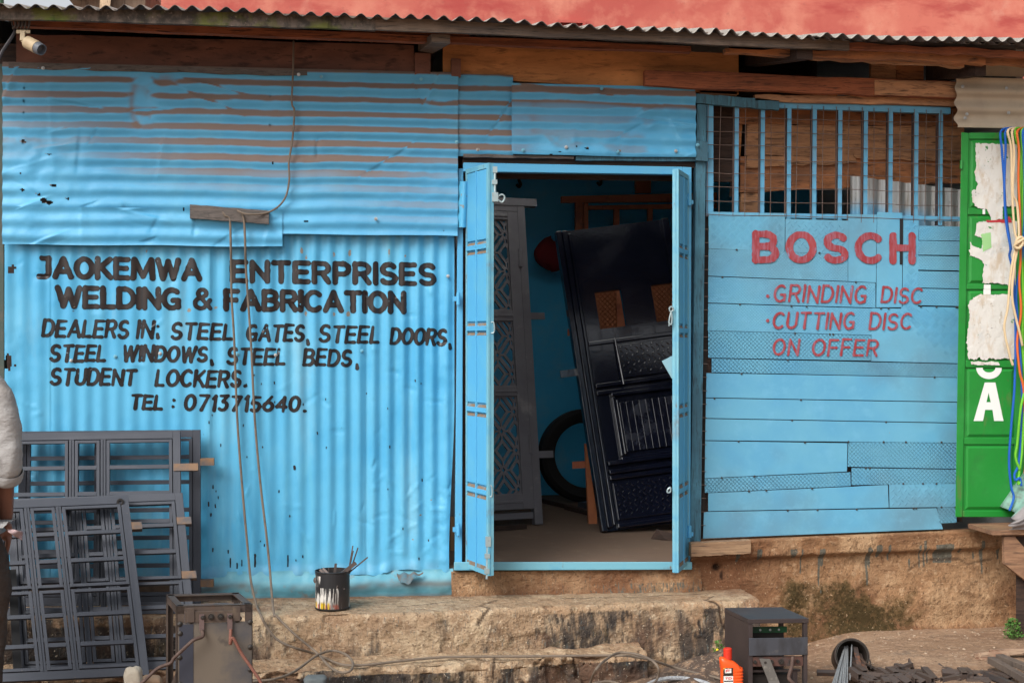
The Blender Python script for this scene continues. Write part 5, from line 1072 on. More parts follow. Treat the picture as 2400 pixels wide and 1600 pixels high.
solo('welding_electrode', MB().tube([c + Vector((.018, .05, .04)), G(1992, 1592, .07)], .0034, 7), m_el, 'single grey rod leaning apart from the electrode bunch, towards the bucket rim', 'electrode')
for k, (a, b, wd, hh) in enumerate([((.035, .05, .03), (.002, -.10, -.055), .022, .004), ((.050, .05, .0), (.03, -.11, -.06), .026, .004), ((.02, .05, -.02), (-.0, -.12, -.075), .020, .006), ((.055, .03, -.03), (.045, -.06, -.06), .016, .010), ((.03, .04, .01), (.055, -.04, -.03), .014, .004)]):
    A_, B_ = c + Vector(a), c + Vector(b); solo('scrap_strip', MB().beam(A_, B_, wd, hh, (.2, .3, 1)), m_sc, 'rusty flat steel strip spilling from the lying bucket', 'scrap steel', B_, 'scrap strips in the bucket')

# heap of tube offcuts
m_tu = M('rusty_square_tube', (.10, .072, .06, 1), .55, .35, layers=[L((.065, .06, .062, 1), 5, .45, .6, .8), L((.20, .095, .05, 1), 9, .58, .68, .7), L((.17, .14, .11, 1), 20, .62, .7, .5)], bumps=[(30, .2, .003, (1, 1, 1))])
def sqtube(a, d, ln, wd, ht, th=.0025, roll=0.0):
    d = d.normalized(); r = d.cross(UP).normalized(); u = r.cross(d); r, u = r*math.cos(roll) + u*math.sin(roll), u*math.cos(roll) - r*math.sin(roll); mb = MB()
    def ring(p, k): return [p + r*sx*(wd/2 - k) + u*sz*(ht/2 - k) for sx, sz in ((-1, -1), (1, -1), (1, 1), (-1, 1))]
    o = ring(a, 0) + ring(a + d*ln, 0) + ring(a, th) + ring(a + d*ln, th); mb.v = o
    for i in range(4):
        j = (i+1) % 4; mb.f += [(i, j, 4+j, 4+i), (8+j, 8+i, 12+i, 12+j), (j, i, 8+i, 8+j), (4+i, 4+j, 12+j, 12+i)]
    return mb
tubes = [  # photo position of the near end, height, heading (deg from straight away), length, width, height, tilt
 (2121, 1580, .075, 80, .085, .034, .034, 2, 0), (2078, 1578, .07, 62, .10, .036, .036, 18, .7), (2052, 1573, .062, 75, .05, .018, .018, 3, 0), (2085, 1571, .085, 60, .10, .016, .005, 24, 0), (2104, 1568, .09, 66, .09, .02, .005, 22, 0), (2110, 1565, .10, 64, .075, .022, .016, 22, 0), (2140, 1570, .08, 12, .10, .008, .03, 30, 0),
 (2183, 1590, .06, 84, .055, .018, .018, 3, 0), (2270, 1600, .065, -14, .22, .028, .028, 6, 0), (2288, 1598, .07, -14, .22, .028, .028, 6, 0), (2308, 1597, .07, -20, .24, .022, .022, 5, 0), (2320, 1601, .085, -26, .16, .016, .016, 6, .4), (2240, 1606, .05, -18, .2, .022, .008, 6, 0),
 (2170, 1604, .05, 4, .2, .02, .02, 2, 0), (2190, 1606, .05, 2, .22, .018, .018, 2, 0), (2152, 1606, .05, 3, .16, .016, .016, 2, 0), (2220, 1606, .055, -6, .2, .022, .012, 3, 0), (2202, 1608, .05, -2, .18, .016, .022, 3, 0), (2060, 1601, .055, 84, .11, .03, .03, 0, 0), (2094, 1606, .05, 84, .10, .03, .03, 0, 0), (2120, 1604, .06, 86, .09, .028, .028, 2, 0), (2034, 1604, .055, 80, .09, .022, .022, 4, 0),
 (2010, 1600, .05, 78, .16, .03, .006, 5, 0), (2350, 1604, .055, 6, .2, .02, .02, 2, 0), (2366, 1606, .055, 4, .2, .02, .02, 2, 0), (2382, 1608, .055, 8, .2, .022, .018, 2, 0), (2336, 1608, .05, 4, .2, .018, .018, 2, 0), (2254, 1612, .05, -10, .22, .024, .024, 3, 0)]
rt_ = random.Random(31)
for k in range(78):
    px = rt_.uniform(1995, 2405); tubes.append((px, rt_.uniform(1574, 1604), .045 + .06*rt_.random(), rt_.choice((-9, -4, 2, 5, 82, -70)) + rt_.uniform(-9, 9), rt_.uniform(.08, .17), rt_.choice((.018, .022, .026, .03)), rt_.choice((.012, .02, .026, .03)), rt_.uniform(0, 9), rt_.choice((0, 0, .5))))
for k, (px, py, z, hd, ln, wd, ht, tl, rl) in enumerate(tubes):
    a = G(px, py, z); d = Vector((math.sin(R(hd))*math.cos(R(tl)), math.cos(R(hd))*math.cos(R(tl)), math.sin(R(tl))*.35))
    solo('tube_offcut', sqtube(a, d, ln, wd, ht, min(.0025, min(wd, ht)*.3), rl), m_tu, 'short rusty steel tube offcut in the low heap at the lower right', 'tube offcut', a, 'steel tube offcuts in the heap', fix=True)
# long pieces at the far right
m_lp = wood('grey_brown_bar', (.12, .09, .07, 1), (.085, .065, .055, 1), (.04, .03, .025, 1), st=(6, 6, 1))
zb3 = .085
A_ = G(2290, 1538, zb3 + .02); solo('timber_piece', MB().beam(A_, A_ + Vector((.16, .02, .0)), .05, .035, (0, .3, 1)).beam(A_ + Vector((.08, .018, .012)), G(2470, 1522, zb3 + .03), .045, .03, (0, .2, 1)), wood('split_timber', (.36, .25, .17, 1), (.17, .07, .04, 1), (.06, .03, .02, 1)), 'short split timber with red-brown end, lying behind the long bars', 'timber', A_, bevel=.004)
A_ = G(2322, 1545, zb3 + .055); solo('steel_bar', MB().beam(A_, G(2440, 1612, zb3 + .05), .034, .03), m_lp, 'long grey-brown bar nearest the front of the pair slanting out of the frame', 'steel bar', A_, bevel=.002)
A_ = G(2342, 1538, zb3 + .065); solo('steel_bar', MB().beam(A_, G(2470, 1590, zb3 + .06), .04, .026), m_lp, 'long grey-brown bar behind its twin, touching the split timber', 'steel bar', A_, bevel=.002)
A_ = G(2308, 1577, zb3 + .02); solo('steel_bar', MB().beam(A_, G(2420, 1622, zb3 + .02), .022, .022), m_tu, 'thin square bar lying low in front of the two long bars', 'steel bar', A_)

# pebbles
mb = MB()
for k in range(420):
    x = rnd.uniform(-.6, 3.0); y = rnd.choice([rnd.uniform(-1.1, -.08), rnd.uniform(-.3, -.08)]); 
    if x < 1.15 and y > -.78: continue
    z = float(gz(x, y)); s = rnd.choice((.003, .004, .006, .009)); mb.lathe((x, y, z), (rnd.uniform(-.3, .3), rnd.uniform(-.3, .3), 1), [(-.3*s, s*.8), (.2*s, s), (.6*s, s*.6), (.7*s, 0)], 6)
tag(make('pebbles', mb, M('pebble', (.36, .27, .19, 1), .9, layers=[L((.18, .12, .08, 1), 14, .48, .55, .9)])), 'small pebbles and clods scattered over the bare earth', kind='stuff')

# plants
def weed(px, py, z, hgt, spread, n, seed, label, yellow=False):
    r = random.Random(seed); c = G(px, py, z); lf = MB(); st = MB()
    for k in range(n):
        a = r.uniform(0, 2*math.pi); h = hgt*r.uniform(.15, 1); rad = spread*math.sqrt(r.random())*(1.1 - .6*h/hgt); p = c + Vector((rad*math.cos(a), rad*math.sin(a)*.7, h))
        if k % 4 == 0: st.tube([c + Vector((rad*.2*math.cos(a), rad*.2*math.sin(a), 0)), c + Vector((rad*.6*math.cos(a), rad*.5*math.sin(a), h*.6)), p], .0012, 4)
        s = r.uniform(.007, .014); d = Vector((r.uniform(-1, 1), r.uniform(-1, .3), r.uniform(-.2, .8))).normalized(); e = d.orthogonal().normalized(); e = Matrix.Rotation(r.uniform(0, 6), 3, d) @ e; nn = d.cross(e)*.25
        lf.add([p, p + d*s*.5 + e*s*.45 + nn*s, p + d*s*1.1 + e*s*.25, p + d*s*1.3, p + d*s*1.1 - e*s*.25, p + d*s*.5 - e*s*.45 + nn*s], [(0, 1, 2, 3), (0, 3, 4, 5)])
    t = thing('weed', label, 'plant', c)
    make('leaves', lf, M('weed_leaf', (.07, .17, .03, 1), .6, layers=[L((.11, .22, .04, 1), 30, .48, .56, .8), L((.035, .10, .02, 1), 22, .5, .6, .8)], spec=.3), t, fix=False); make('stem', st, M('weed_stem', (.10, .14, .05, 1), .7), t)
    if yellow: make('flower', MB().lathe(W(1681, 1522, c.y - .03), (0, -1, .4), [(0, .002), (.002, .007), (.003, .004), (.004, 0)], 7), M('yellow_flower', (.75, .5, .01, 1), .6), t)
    return t
weed(2372, 1499, .085, .105, .05, 230, 4, 'small bushy green weed at the foot of the wall by the table post')
weed(1682, 1541, .06, .085, .05, 60, 9, 'sparse green weed with a yellow flower behind the orange bottle', True)

# green door leaf of the next shop
m_gr = M('green_door_paint', (.012, .21, .028, 1), .42, layers=[L((.03, .26, .05, 1), 4, .5, .66, .6), L((.02, .15, .03, 1), 7, .52, .66, .5), L((.13, .12, .05, 1), 7, .58, .72, .6, st=(2, 1, .6)), L((.14, .07, .04, 1), 30, .70, .73, .9)], bumps=[(8, .12, .008, (1, 1, 1))])
yg = -.16
gd = thing('green_door', 'green steel door leaf with torn white posters and white block lettering', 'door', W(2330, 1212, yg))
gq = lambda px, py, dy=0: W(px, py, yg + dy)
mb = MB().prism([gq(2262, 312, .012), gq(2248, 1205, .012), gq(2440, 1205, .012), gq(2450, 312, .012)], (0, .03, 0)); make('door_skin', mb, m_gr, gd)
f = MB()
def gb(a, b, c2, d2, o0, o1): f.hexa([gq(*d2, o0), gq(*c2, o0), gq(*b, o0), gq(*a, o0), gq(*d2, o1), gq(*c2, o1), gq(*b, o1), gq(*a, o1)])
gb((2253, 310), (2271, 312), (2256, 1211), (2239, 1211), 0, .05)
gb((2271.3, 311), (2450, 311), (2450, 326), (2271.3, 326), 0.001, .05); gb((2256.5, 1197), (2440, 1196), (2440, 1211), (2256.3, 1211), 0.001, .05)
for y0, y1, xl, xr in ((489, 503, 2268.5, 2400), (666, 678, 2265.5, 2390), (845, 861, 2263, 2390), (1026, 1041, 2260, 2390)): gb((xl, y0), (xr, y0), (xr, y1), (xl - .3, y1), 0.002, .03)
gb((2384, 326), (2404, 326), (2396, 1196), (2376, 1196), .003, .03)
make('door_frame', f, m_gr, gd, bevel=.003)
for y0, y1 in ((326, 489), (503, 666), (678, 845), (861, 1026), (1041, 1196)):
    t = (y0 - 310)/900; xl = 2272 - 14*t; xr = 2384 - 8*t; b1, b2 = 3, 9; p = MB()
    o = [gq(xl + b1, y0 + b1, .011), gq(xr - b1, y0 + b1, .011), gq(xr - b1 - 1, y1 - b1, .011), gq(xl + b1 - 1, y1 - b1, .011)]; i_ = [gq(xl + b2, y0 + b2, .002), gq(xr - b2, y0 + b2, .002), gq(xr - b2 - 1, y1 - b2, .002), gq(xl + b2 - 1, y1 - b2, .002)]
    p.add(o + i_, [(0, 1, 5, 4), (1, 2, 6, 5), (2, 3, 7, 6), (3, 0, 4, 7), (4, 5, 6, 7)]); make('raised_panel', p, m_gr, gd)
make('hinge', MB().tube([gq(2254, 376, -.004), gq(2253, 396, -.004)], .008, 8), m_gr, gd)
# white letters
m_wt = M('white_letter_paint', (.70, .72, .70, 1), .5, layers=[L((.5, .55, .5, 1), 20, .62, .7, .5)])
a_ = [(2282, 986), (2305, 986), (2310, 960), (2327, 960), (2331, 986), (2352, 986), (2333, 896), (2306, 896)]; yl4 = .0005
mb = MB()
outer = [gq(x, y, yl4) for x, y in [(2282, 986), (2304, 986), (2309, 960), (2326, 960), (2330, 986), (2352, 986), (2333, 896), (2308, 896)]]
mb.v = outer + [gq(2312, 942, yl4), gq(2322, 942, yl4), gq(2317, 920, yl4)]
mb.f = [(0, 1, 2, 8), (0, 8, 10, 7), (7, 10, 6), (6, 10, 9, 5), (5, 9, 3, 4), (2, 3, 9, 8)]
make('painted_lettering', mb, m_wt, gd, fix=False)
mb = MB(); n = 16
for i in range(n+1):
    t = math.pi*i/n; mb.v += [gq(2318 - 30*math.cos(t), 862 + 26*math.sin(t), yl4), gq(2318 - 15*math.cos(t), 861.5 + 11*math.sin(t), yl4)]
mb.f = [(2*i, 2*i+2, 2*i+3, 2*i+1) for i in range(n)]; make('painted_lettering', mb, m_wt, gd, fix=False)
mb = MB()
for (x0, y0, x1, y1) in ((2305, 678, 2322, 690), (2306, 667, 2322, 677.5), (2303, 490, 2309, 502), ): mb.prism([gq(x0, y0, -.0012), gq(x1, y0, -.0012), gq(x1, y1, -.0012), gq(x0, y1, -.0012)], (0, .001, 0))
make('painted_lettering', mb, m_wt, gd, fix=False)
# torn posters: outlines with ragged edges
m_pap = M('torn_white_paper', (.60, .585, .55, 1), .8, layers=[L((.46, .36, .25, 1), 8, .52, .66, .8, st=(2, 1, .8)), L((.40, .46, .50, 1), 6, .56, .68, .5), L((.34, .27, .19, 1), 20, .58, .68, .6, st=(2, 1, .6)), L((.08, .07, .07, 1), 55, .66, .69, .8, st=(.6, 1, 2.4)), L((.03, .19, .04, 1), 12, .645, .66, .95), L((.66, .65, .62, 1), 16, .6, .64, .8)], bumps=[(14, .6, .01, (1, 1, 1)), (40, .4, .004, (1, 1, 1))])
def poster(polys, dy, seed, tear=7, mat=None):
    xs_ = [x for p in polys for x, y in p]; ys_ = [y for p in polys for x, y in p]
    gx = np.arange(min(xs_) - 8, max(xs_) + 8, 1.0); gy = np.arange(min(ys_) - 8, max(ys_) + 8, 1.0); PX, PY = np.meshgrid(gx, gy); best = np.full(PX.shape, -99.0)
    for poly in polys:
        ins = np.zeros(PX.shape, bool); D = np.full(PX.shape, 99.0); n = len(poly)
        for i in range(n):
            (x1, y1), (x2, y2) = poly[i], poly[(i+1) % n]; dx, dyy = x2-x1, y2-y1
            t = np.clip(((PX-x1)*dx + (PY-y1)*dyy)/(dx*dx+dyy*dyy+1e-9), 0, 1); D = np.minimum(D, np.hypot(PX-x1-dx*t, PY-y1-dyy*t))
            cr = ((y1 > PY) != (y2 > PY)) & (PX < (x2-x1)*(PY-y1)/(y2-y1+1e-9) + x1); ins ^= cr
        best = np.maximum(best, np.where(ins, D, -D))
    Fv = best + tear*(fbm(PX, PY, .07, seed, 4) + .8*np.abs(fbm(PX, PY*.5, .2, seed+3, 3)) - .2)*np.where(PX > max(xs_) - 12, .15, 1)
    V, FA, VA = march(Fv, gx, gy); mb = MB()
    for (x, y) in V: mb.v.append(gq(x, y, dy + .0025*float(vn(x, y, .05, seed))))
    mb.f = [tuple(reversed(q)) for q in FA]; return make('torn_poster', mb, mat or m_pap, gd, smooth='all', fix=False)
poster([[(2287, 334), (2314, 334), (2316, 338), (2384, 338), (2384, 484), (2352, 486), (2350, 512), (2325, 516), (2312, 492), (2286, 482), (2290, 430), (2286, 420)], [(2279, 448), (2285, 446), (2286, 470), (2281, 472)]], -.003, 5, 5)
poster([[(2314, 516), (2384, 518), (2380, 668), (2302, 664), (2304, 612), (2274, 600), (2272, 570), (2300, 585), (2306, 560), (2284, 552), (2290, 524)], [(2272, 566), (2277, 566), (2282, 590), (2273, 600)]], -.003, 8, 5)
poster([[(2272, 700), (2300, 690), (2384, 690), (2382, 842), (2272, 840), (2266, 800)]], -.0035, 12, 6)
poster([[(2274, 846), (2340, 848), (2344, 856), (2276, 854)]], -.0035, 15, 3)
poster([[(2310, 516), (2360, 514), (2364, 506), (2370, 512), (2372, 522), (2314, 522)]], -.0045, 17, 2, M('red_print', (.42, .03, .04, 1), .6))
poster([[(2300, 548), (2322, 545), (2324, 580), (2304, 590)]], -.0042, 19, 5, M('pale_green_paint', (.28, .52, .22, 1), .6))

# ropes
def rope(pts, r, mat, label, loops=1):
    path = smoothpath(pts, 10); mb = MB(); L_ = 0; prev = None; cum = [0]
    for a, b in zip(path[:-1], path[1:]): cum.append(cum[-1] + (b-a).length)
    n = int(cum[-1]/.005) + 2; pp = []; k = 0
    for i in range(n):
        t = cum[-1]*i/(n-1)
        while k < len(cum)-2 and cum[k+1] < t: k += 1
        pp.append(path[k].lerp(path[k+1], min(1, (t - cum[k])/max(1e-6, cum[k+1]-cum[k]))))
    for ph in range(3):
        q = []; ref = Vector((0, 1, 0))
        for i, p in enumerate(pp):
            d = (pp[min(i+1, n-1)] - pp[max(i-1, 0)]).normalized(); e = (ref - d*ref.dot(d)).normalized(); b = d.cross(e); a = 2*math.pi*(i*.005/.030 + ph/3); q.append(p + (e*math.cos(a) + b*math.sin(a))*r*.5)
        mb.tube(q, r*.56, 6)
    return solo('rope', mb, mat, label, 'rope', pp[-1], smooth='all', fix=False)
m_rb = M('blue_rope', (.012, .10, .42, 1), .6, spec=.3); m_rc = M('cream_rope', (.62, .48, .30, 1), .8, spec=.2); m_ro = M('orange_rope', (.62, .13, .025, 1), .6, spec=.3); m_rg = M('lime_rope', (.14, .46, .03, 1), .6, spec=.3)
yr = -.24
w_ = lambda px, py, o=0: W(px, py, yr + o)
rr = .0066
rope([w_(2372, 300, .05), w_(2346, 308), w_(2348, 350), w_(2353, 420), w_(2358, 500), w_(2366, 560), w_(2370, 585, -.01)], rr, m_rb, 'outermost blue rope strand, hanging left down to the knot on the green door')
rope([w_(2376, 300, .05), w_(2357, 308, -.01), w_(2357, 350, -.01), w_(2354, 440, -.015), w_(2358, 520, -.015), w_(2368, 580, -.02), w_(2366, 600), w_(2374, 640), w_(2380, 760), w_(2378, 900, -.02), w_(2370, 1000, -.02), w_(2365, 1080, -.02), w_(2370, 1140, -.02), w_(2376, 1165, -.02), w_(2366, 1196, -.04)], rr, m_rb, 'long blue rope hanging past the knot down to the folded tarpaulin')
rope([w_(2380, 300, .05), w_(2362, 308, -.03), w_(2370, 350, -.03), w_(2372, 450, -.03), w_(2378, 540, -.03), w_(2386, 568, -.04), w_(2376, 600, -.04), w_(2368, 650, -.04), w_(2362, 720, -.04), w_(2354, 770, -.04), w_(2366, 830, -.04), w_(2374, 856, -.04)], rr, m_rc, 'cream rope knotted round the bundle, its frayed tail reaching the white S')
rope([w_(2384, 300, .05), w_(2372, 309, -.03), w_(2377, 360, -.03), w_(2374, 450, -.035), w_(2384, 480, -.03), w_(2388, 560, -.04), w_(2378, 620, -.045), w_(2372, 690, -.045), w_(2380, 740, -.04), w_(2390, 780, -.04), w_(2396, 810, -.03)], rr, m_rc, 'second cream rope passing the knot and swinging right')
mb_k = [w_(2380, 584, -.05), w_(2382, 566, -.06), w_(2392, 556, -.065), w_(2400, 564, -.06), w_(2392, 574, -.07), w_(2382, 570, -.055), w_(2386, 560, -.05), w_(2397, 570, -.075), w_(2388, 582, -.07), w_(2378, 576, -.06), w_(2390, 566, -.08), w_(2402, 560, -.06)]
rope(mb_k, .0085, m_rc, 'cream rope knot tying the coloured ropes together')
rope([w_(2398, 300, .05), w_(2384, 310, -.02), w_(2388, 350, -.02), w_(2387, 420, -.02), w_(2390, 500, -.02), w_(2392, 600, -.02), w_(2389, 660, -.02), w_(2393, 730, -.02), w_(2384, 800, -.02), w_(2390, 870, -.02), w_(2400, 920, -.02), w_(2404, 1060, -.02), w_(2402, 1110, -.02)], rr, m_ro, 'orange rope in the hanging bundle on the green door')
rope([w_(2392, 300, .05), w_(2378, 309, -.01), w_(2392, 370, -.01), w_(2390, 460, -.01), w_(2388, 520, -.01), w_(2394, 600, -.01), w_(2398, 700, -.01), w_(2396, 800, -.01), w_(2402, 900, -.015), w_(2392, 960, -.03), w_(2384, 1040, -.03), w_(2380, 1070, -.03), w_(2390, 1100, -.03)], rr, m_rg, 'lime green rope looping left at the bottom of the bundle')
rope([w_(2406, 300, .05), w_(2394, 310, 0), w_(2397, 370), w_(2396, 480), w_(2400, 600), w_(2404, 720), w_(2398, 820), w_(2406, 900), w_(2400, 980, -.02), w_(2395, 1060, -.02), w_(2386, 1130, -.025), w_(2392, 1128, -.03)], rr, m_rg, 'lime green rope hanging straight at the right side of the bundle')
rope([w_(2412, 300, .05), w_(2398, 308, -.03), w_(2400, 360, -.03), w_(2402, 480, -.03), w_(2396, 600, -.01), w_(2382, 680, -.01), w_(2386, 760, -.012), w_(2392, 850, -.01), w_(2396, 960), w_(2388, 1080, -.02), w_(2378, 1110, -.025), w_(2380, 1125, -.03), w_(2390, 1120, -.03), w_(2394, 1138, -.03)], rr, m_rb, 'blue rope at the right edge of the bundle ending in a small curl')

# table and folded tarpaulin at the right edge
m_tb = wood('brown_table_timber', (.27, .15, .085, 1), (.19, .10, .06, 1), (.06, .035, .025, 1))
c = W(2400, 1290, -.45)
tb_ = thing('timber_table', 'rough brown timber stall table at the right edge, with a slanting brace', 'table', (c.x + .2, -.3, .06))
T_ = lambda px, py, o=0: W(px, py, -.40 + o)
make('table_top', MB().prism([T_(2326, 1243), T_(2560, 1236), T_(2560, 1250), T_(2327, 1254)], (0, .28, 0)), m_tb, tb_, bevel=.002)
make('brace', MB().prism([T_(2354, 1256, .02), T_(2378, 1256, .02), T_(2480, 1372, .02), T_(2480, 1420, .02), T_(2355, 1322, .02)], (0, .03, 0)), m_tb, tb_, bevel=.002)
make('leg', MB().hexa([W(2381, 1494, -.33), W(2403, 1496, -.33), W(2403, 1256, -.33), W(2381, 1256, -.33), W(2381, 1494, -.28), W(2403, 1496, -.28), W(2403, 1256, -.28), W(2381, 1256, -.28)]), m_dk, tb_)
make('leg', MB().hexa([W(2520, 1494, -.33), W(2545, 1496, -.33), W(2545, 1256, -.33), W(2520, 1256, -.33), W(2520, 1494, -.28), W(2545, 1496, -.28), W(2545, 1256, -.28), W(2520, 1256, -.28)]), m_dk, tb_)
m_tarp = M('grey_tarpaulin', (.22, .20, .20, 1), .6, layers=[L((.23, .40, .34, 1), 0, at='mint', k=1.0), L((.15, .13, .13, 1), 9, .5, .62, .6, st=(1, 1, 3))], bumps=[(9, .5, .012, (1, 1, 2.5))])
NU, NV = 26, 22; P = np.zeros((NV, NU, 3)); mi = np.zeros((NV, NU))
for i in range(NV):
    for j in range(NU):
        u, v = j/(NU-1), i/(NV-1); px = 2365 + 260*u + 9*math.sin(v*17)*(1-u); base = W(px, 1240, -.42); topz = W(2400, 1125, -.42).z - .0
        zt_ = base.z + (.005 + (W(2400, 1202 - 120*min(1, u*3.2), -.42).z - base.z))*v; yy = -.42 - .03*math.sin(v*math.pi) + .28*(v**4) + .008*math.sin(v*26)*(v < .5)
        P[i, j] = [base.x + .10*v*v, yy, zt_]; mi[i, j] = float(v > .62)
mb = MB().grid(P); mb.a['mint'] = mi.ravel(); tp = solo('tarpaulin', mb, m_tarp, 'folded grey and mint tarpaulin lying on the timber table under the ropes', 'tarpaulin', W(2400, 1240, -.42), smooth='all', fix=False)
so_ = tp.modifiers.new('cloth', 'SOLIDIFY'); so_.thickness = .004

# security camera at the top left
c = W(84, 102, -.42)
m_cr = M('yellowed_plastic', (.42, .33, .21, 1), .5, layers=[L((.30, .22, .14, 1), 9, .5, .65, .6)])
cm = thing('security_camera', 'small yellowed security camera on a bracket under the left end of the eaves', 'camera', c)
s_ = lambda px, py, o=0: W(px, py, -.42 + o)
make('bracket', MB().hexa([s_(38, 79), s_(71, 79), s_(71, 71), s_(38, 70), s_(38, 79, .05), s_(71, 79, .05), s_(71, 71, .05), s_(38, 70, .05)]).beam(s_(54, 74), s_(53, 97, -.01), .022, .02, (0, 1, 0)).beam(s_(52, 95, -.01), s_(62, 102, -.01), .016, .014, (0, 1, 0)), m_cr, cm, bevel=.002)
p0, p1 = s_(63, 99, -.01), s_(88, 112, -.05); axd = (p1 - p0).normalized()
make('camera_body', MB().lathe(p0, axd, [(0, 0), (0, .026), (.004, .030), ((p1-p0).length, .030), ((p1-p0).length, .024)], 24), m_cr, cm, smooth=True)
make('lens_hood', MB().lathe(p1, axd, [(-.001, .0285), (.03, .027), (.03, .022), (.01, .02), (.01, 0)], 24), M('grey_lens_hood', (.10, .11, .13, 1), .4), cm, smooth=True)
for k in range(5): make('wire_tangle', MB().tube(smoothpath([s_(30 + 9*k, 62, .05), s_(28 + 10*k, 50, -.0), s_(34 + 9*k, 46, -.01), s_(36 + 8*k, 60, -.01), s_(30 + 9*k, 68, .0)], 5), .005, 6), M('grimy_wire', (.05, .035, .028, 1), .7), cm)
solo('cable', MB().tube(smoothpath([W(36, 70, -.40), W(30, 84, -.42), W(14, 108, -.44), W(2, 128, -.46), W(-8, 160, -.46), W(-20, 240, -.4)], 6), .008, 7), M('black_cable', (.03, .027, .03, 1), .6), 'dark drooping cable left of the security camera at the top left corner', 'cable', smooth=True)

# ------------------------------------------------------------ things inside the room
m_lat = M('grey_fretwork_paint', (.15, .145, .16, 1), .5, layers=[L((.12, .115, .13, 1), 5, .48, .62, .7), L((.30, .29, .28, 1), 9, .58, .7, .5)], bumps=[(30, .15, .003, (1, 1, 1))])
zf = ZF + .003
BR_ = G(1270, 1228, zf); BL_ = G(1072, 1240, zf); TR_ = W(1226, 478, BR_.y + .42); TL_ = W(1040, 470, BL_.y + .42)
Wd, Hd = (BR_ - BL_).length, (TR_ - BR_).length
ld = thing('fretwork_door', 'grey steel door with diamond fretwork, leaning inside the doorway on the left', 'door', (BR_ + BL_)/2)
nn = (TR_ - TL_).cross(BL_ - TL_).normalized(); nn = -nn if nn.y > 0 else nn
lq = lambda u, v, o=0: TL_.lerp(TR_, u/Wd).lerp(BL_.lerp(BR_, u/Wd), v/Hd) + nn*o
def lb(mb, u0, u1, v0, v1, o0, o1): return mb.hexa([lq(u0, v1, o1), lq(u1, v1, o1), lq(u1, v0, o1), lq(u0, v0, o1), lq(u0, v1, o0), lq(u1, v1, o0), lq(u1, v0, o0), lq(u0, v0, o0)])
f = MB(); e1 = .055; e2 = .075; lo = .10
lb(f, Wd - e1, Wd, 0, Hd, -.03, .02); lb(f, 0, e1, 0, Hd, -.03, .02); lb(f, e1, Wd - e1, 0, .06, -.03, .019)
make('jamb', f, m_lat, ld, bevel=.002)
f = MB(); xl, xr = e1 + .004, Wd - e1 - .004
lb(f, xr - e2, xr, .065, Hd - lo, -.01, .028); lb(f, xl, xl + e2, .065, Hd - lo, -.01, .028)
hb = [.065, .30, .62, .70]; rails = [(.065, .12), (Hd*.345, Hd*.345 + .07), (Hd*.58, Hd*.58 + .065), (Hd - lo - .095, Hd - lo)]
for (a, b) in rails: lb(f, xl + e2, xr - e2, a, b, -.01, .0275); lb(f, xl + e2, xr - e2, (a + b)/2 - .008, (a+b)/2 + .008, .028, .033)
lb(f, xl, xr, Hd - lo + .02, Hd - lo + .06, -.01, .01)
make('door_rails', f, m_lat, ld, bevel=.002)
for k in range(3):
    u0, u1, v0, v1 = xl + e2, xr - e2, rails[k][1], rails[k+1][0]; gx = np.arange(u0, u1 + .003, .004); gy = np.arange(v0, v1 + .003, .004); UU, VV = np.meshgrid(gx, gy); cu, cv = .19, .245
    a = ((UU - xr + e2 + .02)/cu) % 1; b = ((VV - v0)/cv + .1) % 1; a = 2*a - 1; b = 2*b - 1; s1 = np.abs(a) + np.abs(b)
    sf = np.where(s1 > 1, 2 - s1, s1); dv_ = np.minimum.reduce([np.abs(np.abs(a) - 1) + np.abs(b), np.abs(a) + np.abs(np.abs(b) - 1)])
    da = np.minimum(np.abs(a), np.abs(np.abs(a) - 1)); db = np.minimum(np.abs(b), np.abs(np.abs(b) - 1))
    Fv = np.maximum(.095 - np.abs(sf - .95), .115 - np.abs(sf - .50)); Fv = np.maximum(Fv, np.minimum(.05 - np.minimum(da, db), sf - .5)); Fv = np.minimum(Fv, dv_ - .13)
    Fv = np.maximum(Fv*.1, np.minimum.reduce([UU - u0, u1 - UU, VV - v0, v1 - VV])*-1 + .006)
    V, FA, VA = march(Fv, gx, gy); mb = MB(); mb.v = [lq(u, v, .008) for u, v in V]; mb.f = FA
    o = make('fretwork', mb, m_lat, ld, fix=False); so_ = o.modifiers.new('gauge', 'SOLIDIFY'); so_.thickness = .012; so_.offset = 0
for v in (Hd*.36, Hd*.79): make('fixing_lug', lb(MB(), Wd, Wd + .11, v - .022, v + .022, -.01, .0), m_lat, ld)
make('fixing_lug', lb(MB(), Wd*.4, Wd + .09, -.03, .02, -.02, .025), m_lat, ld)
for v in (Hd*.18, Hd*.76): make('hinge', MB().tube([lq(Wd - e1 - .005, v - .06, .03), lq(Wd - e1 - .005, v + .06, .03)], .012, 8), m_lat, ld)

m_blk = M('glossy_black_door_paint', (.004, .006, .016, 1), .17, layers=[L((.008, .010, .022, 1), 5, .5, .65, .7, r=.3)], bumps=[(14, .16, .008, (1, 1, 1))], spec=1.0, coat=.3)
m_bkc = M('black_chequer_plate', (.004, .006, .016, 1), .17, bumps=[(10, .15, .008, (1, 1, 1))], spec=1.0, coat=.3, pattern=('chev', .085, 1.0))
m_bkr = M('black_ribbed_sheet', (.005, .007, .018, 1), .18, layers=[L((.014, .018, .035, 1), 6, .5, .62, .8, r=.4)], bumps=[(12, .3, .01, (1.2, 1, .6))], spec=1.0, coat=.3)
BL_ = G(1409, 1247, zf); BR_ = W(1690, 1209, BL_.y + .04); TL_ = W(1301, 545, BL_.y + .45); TR_ = TL_ + (BR_ - BL_) + Vector((-.01, .03, .02)); Wd, Hd = (BR_ - BL_).length, (TL_ - BL_).length
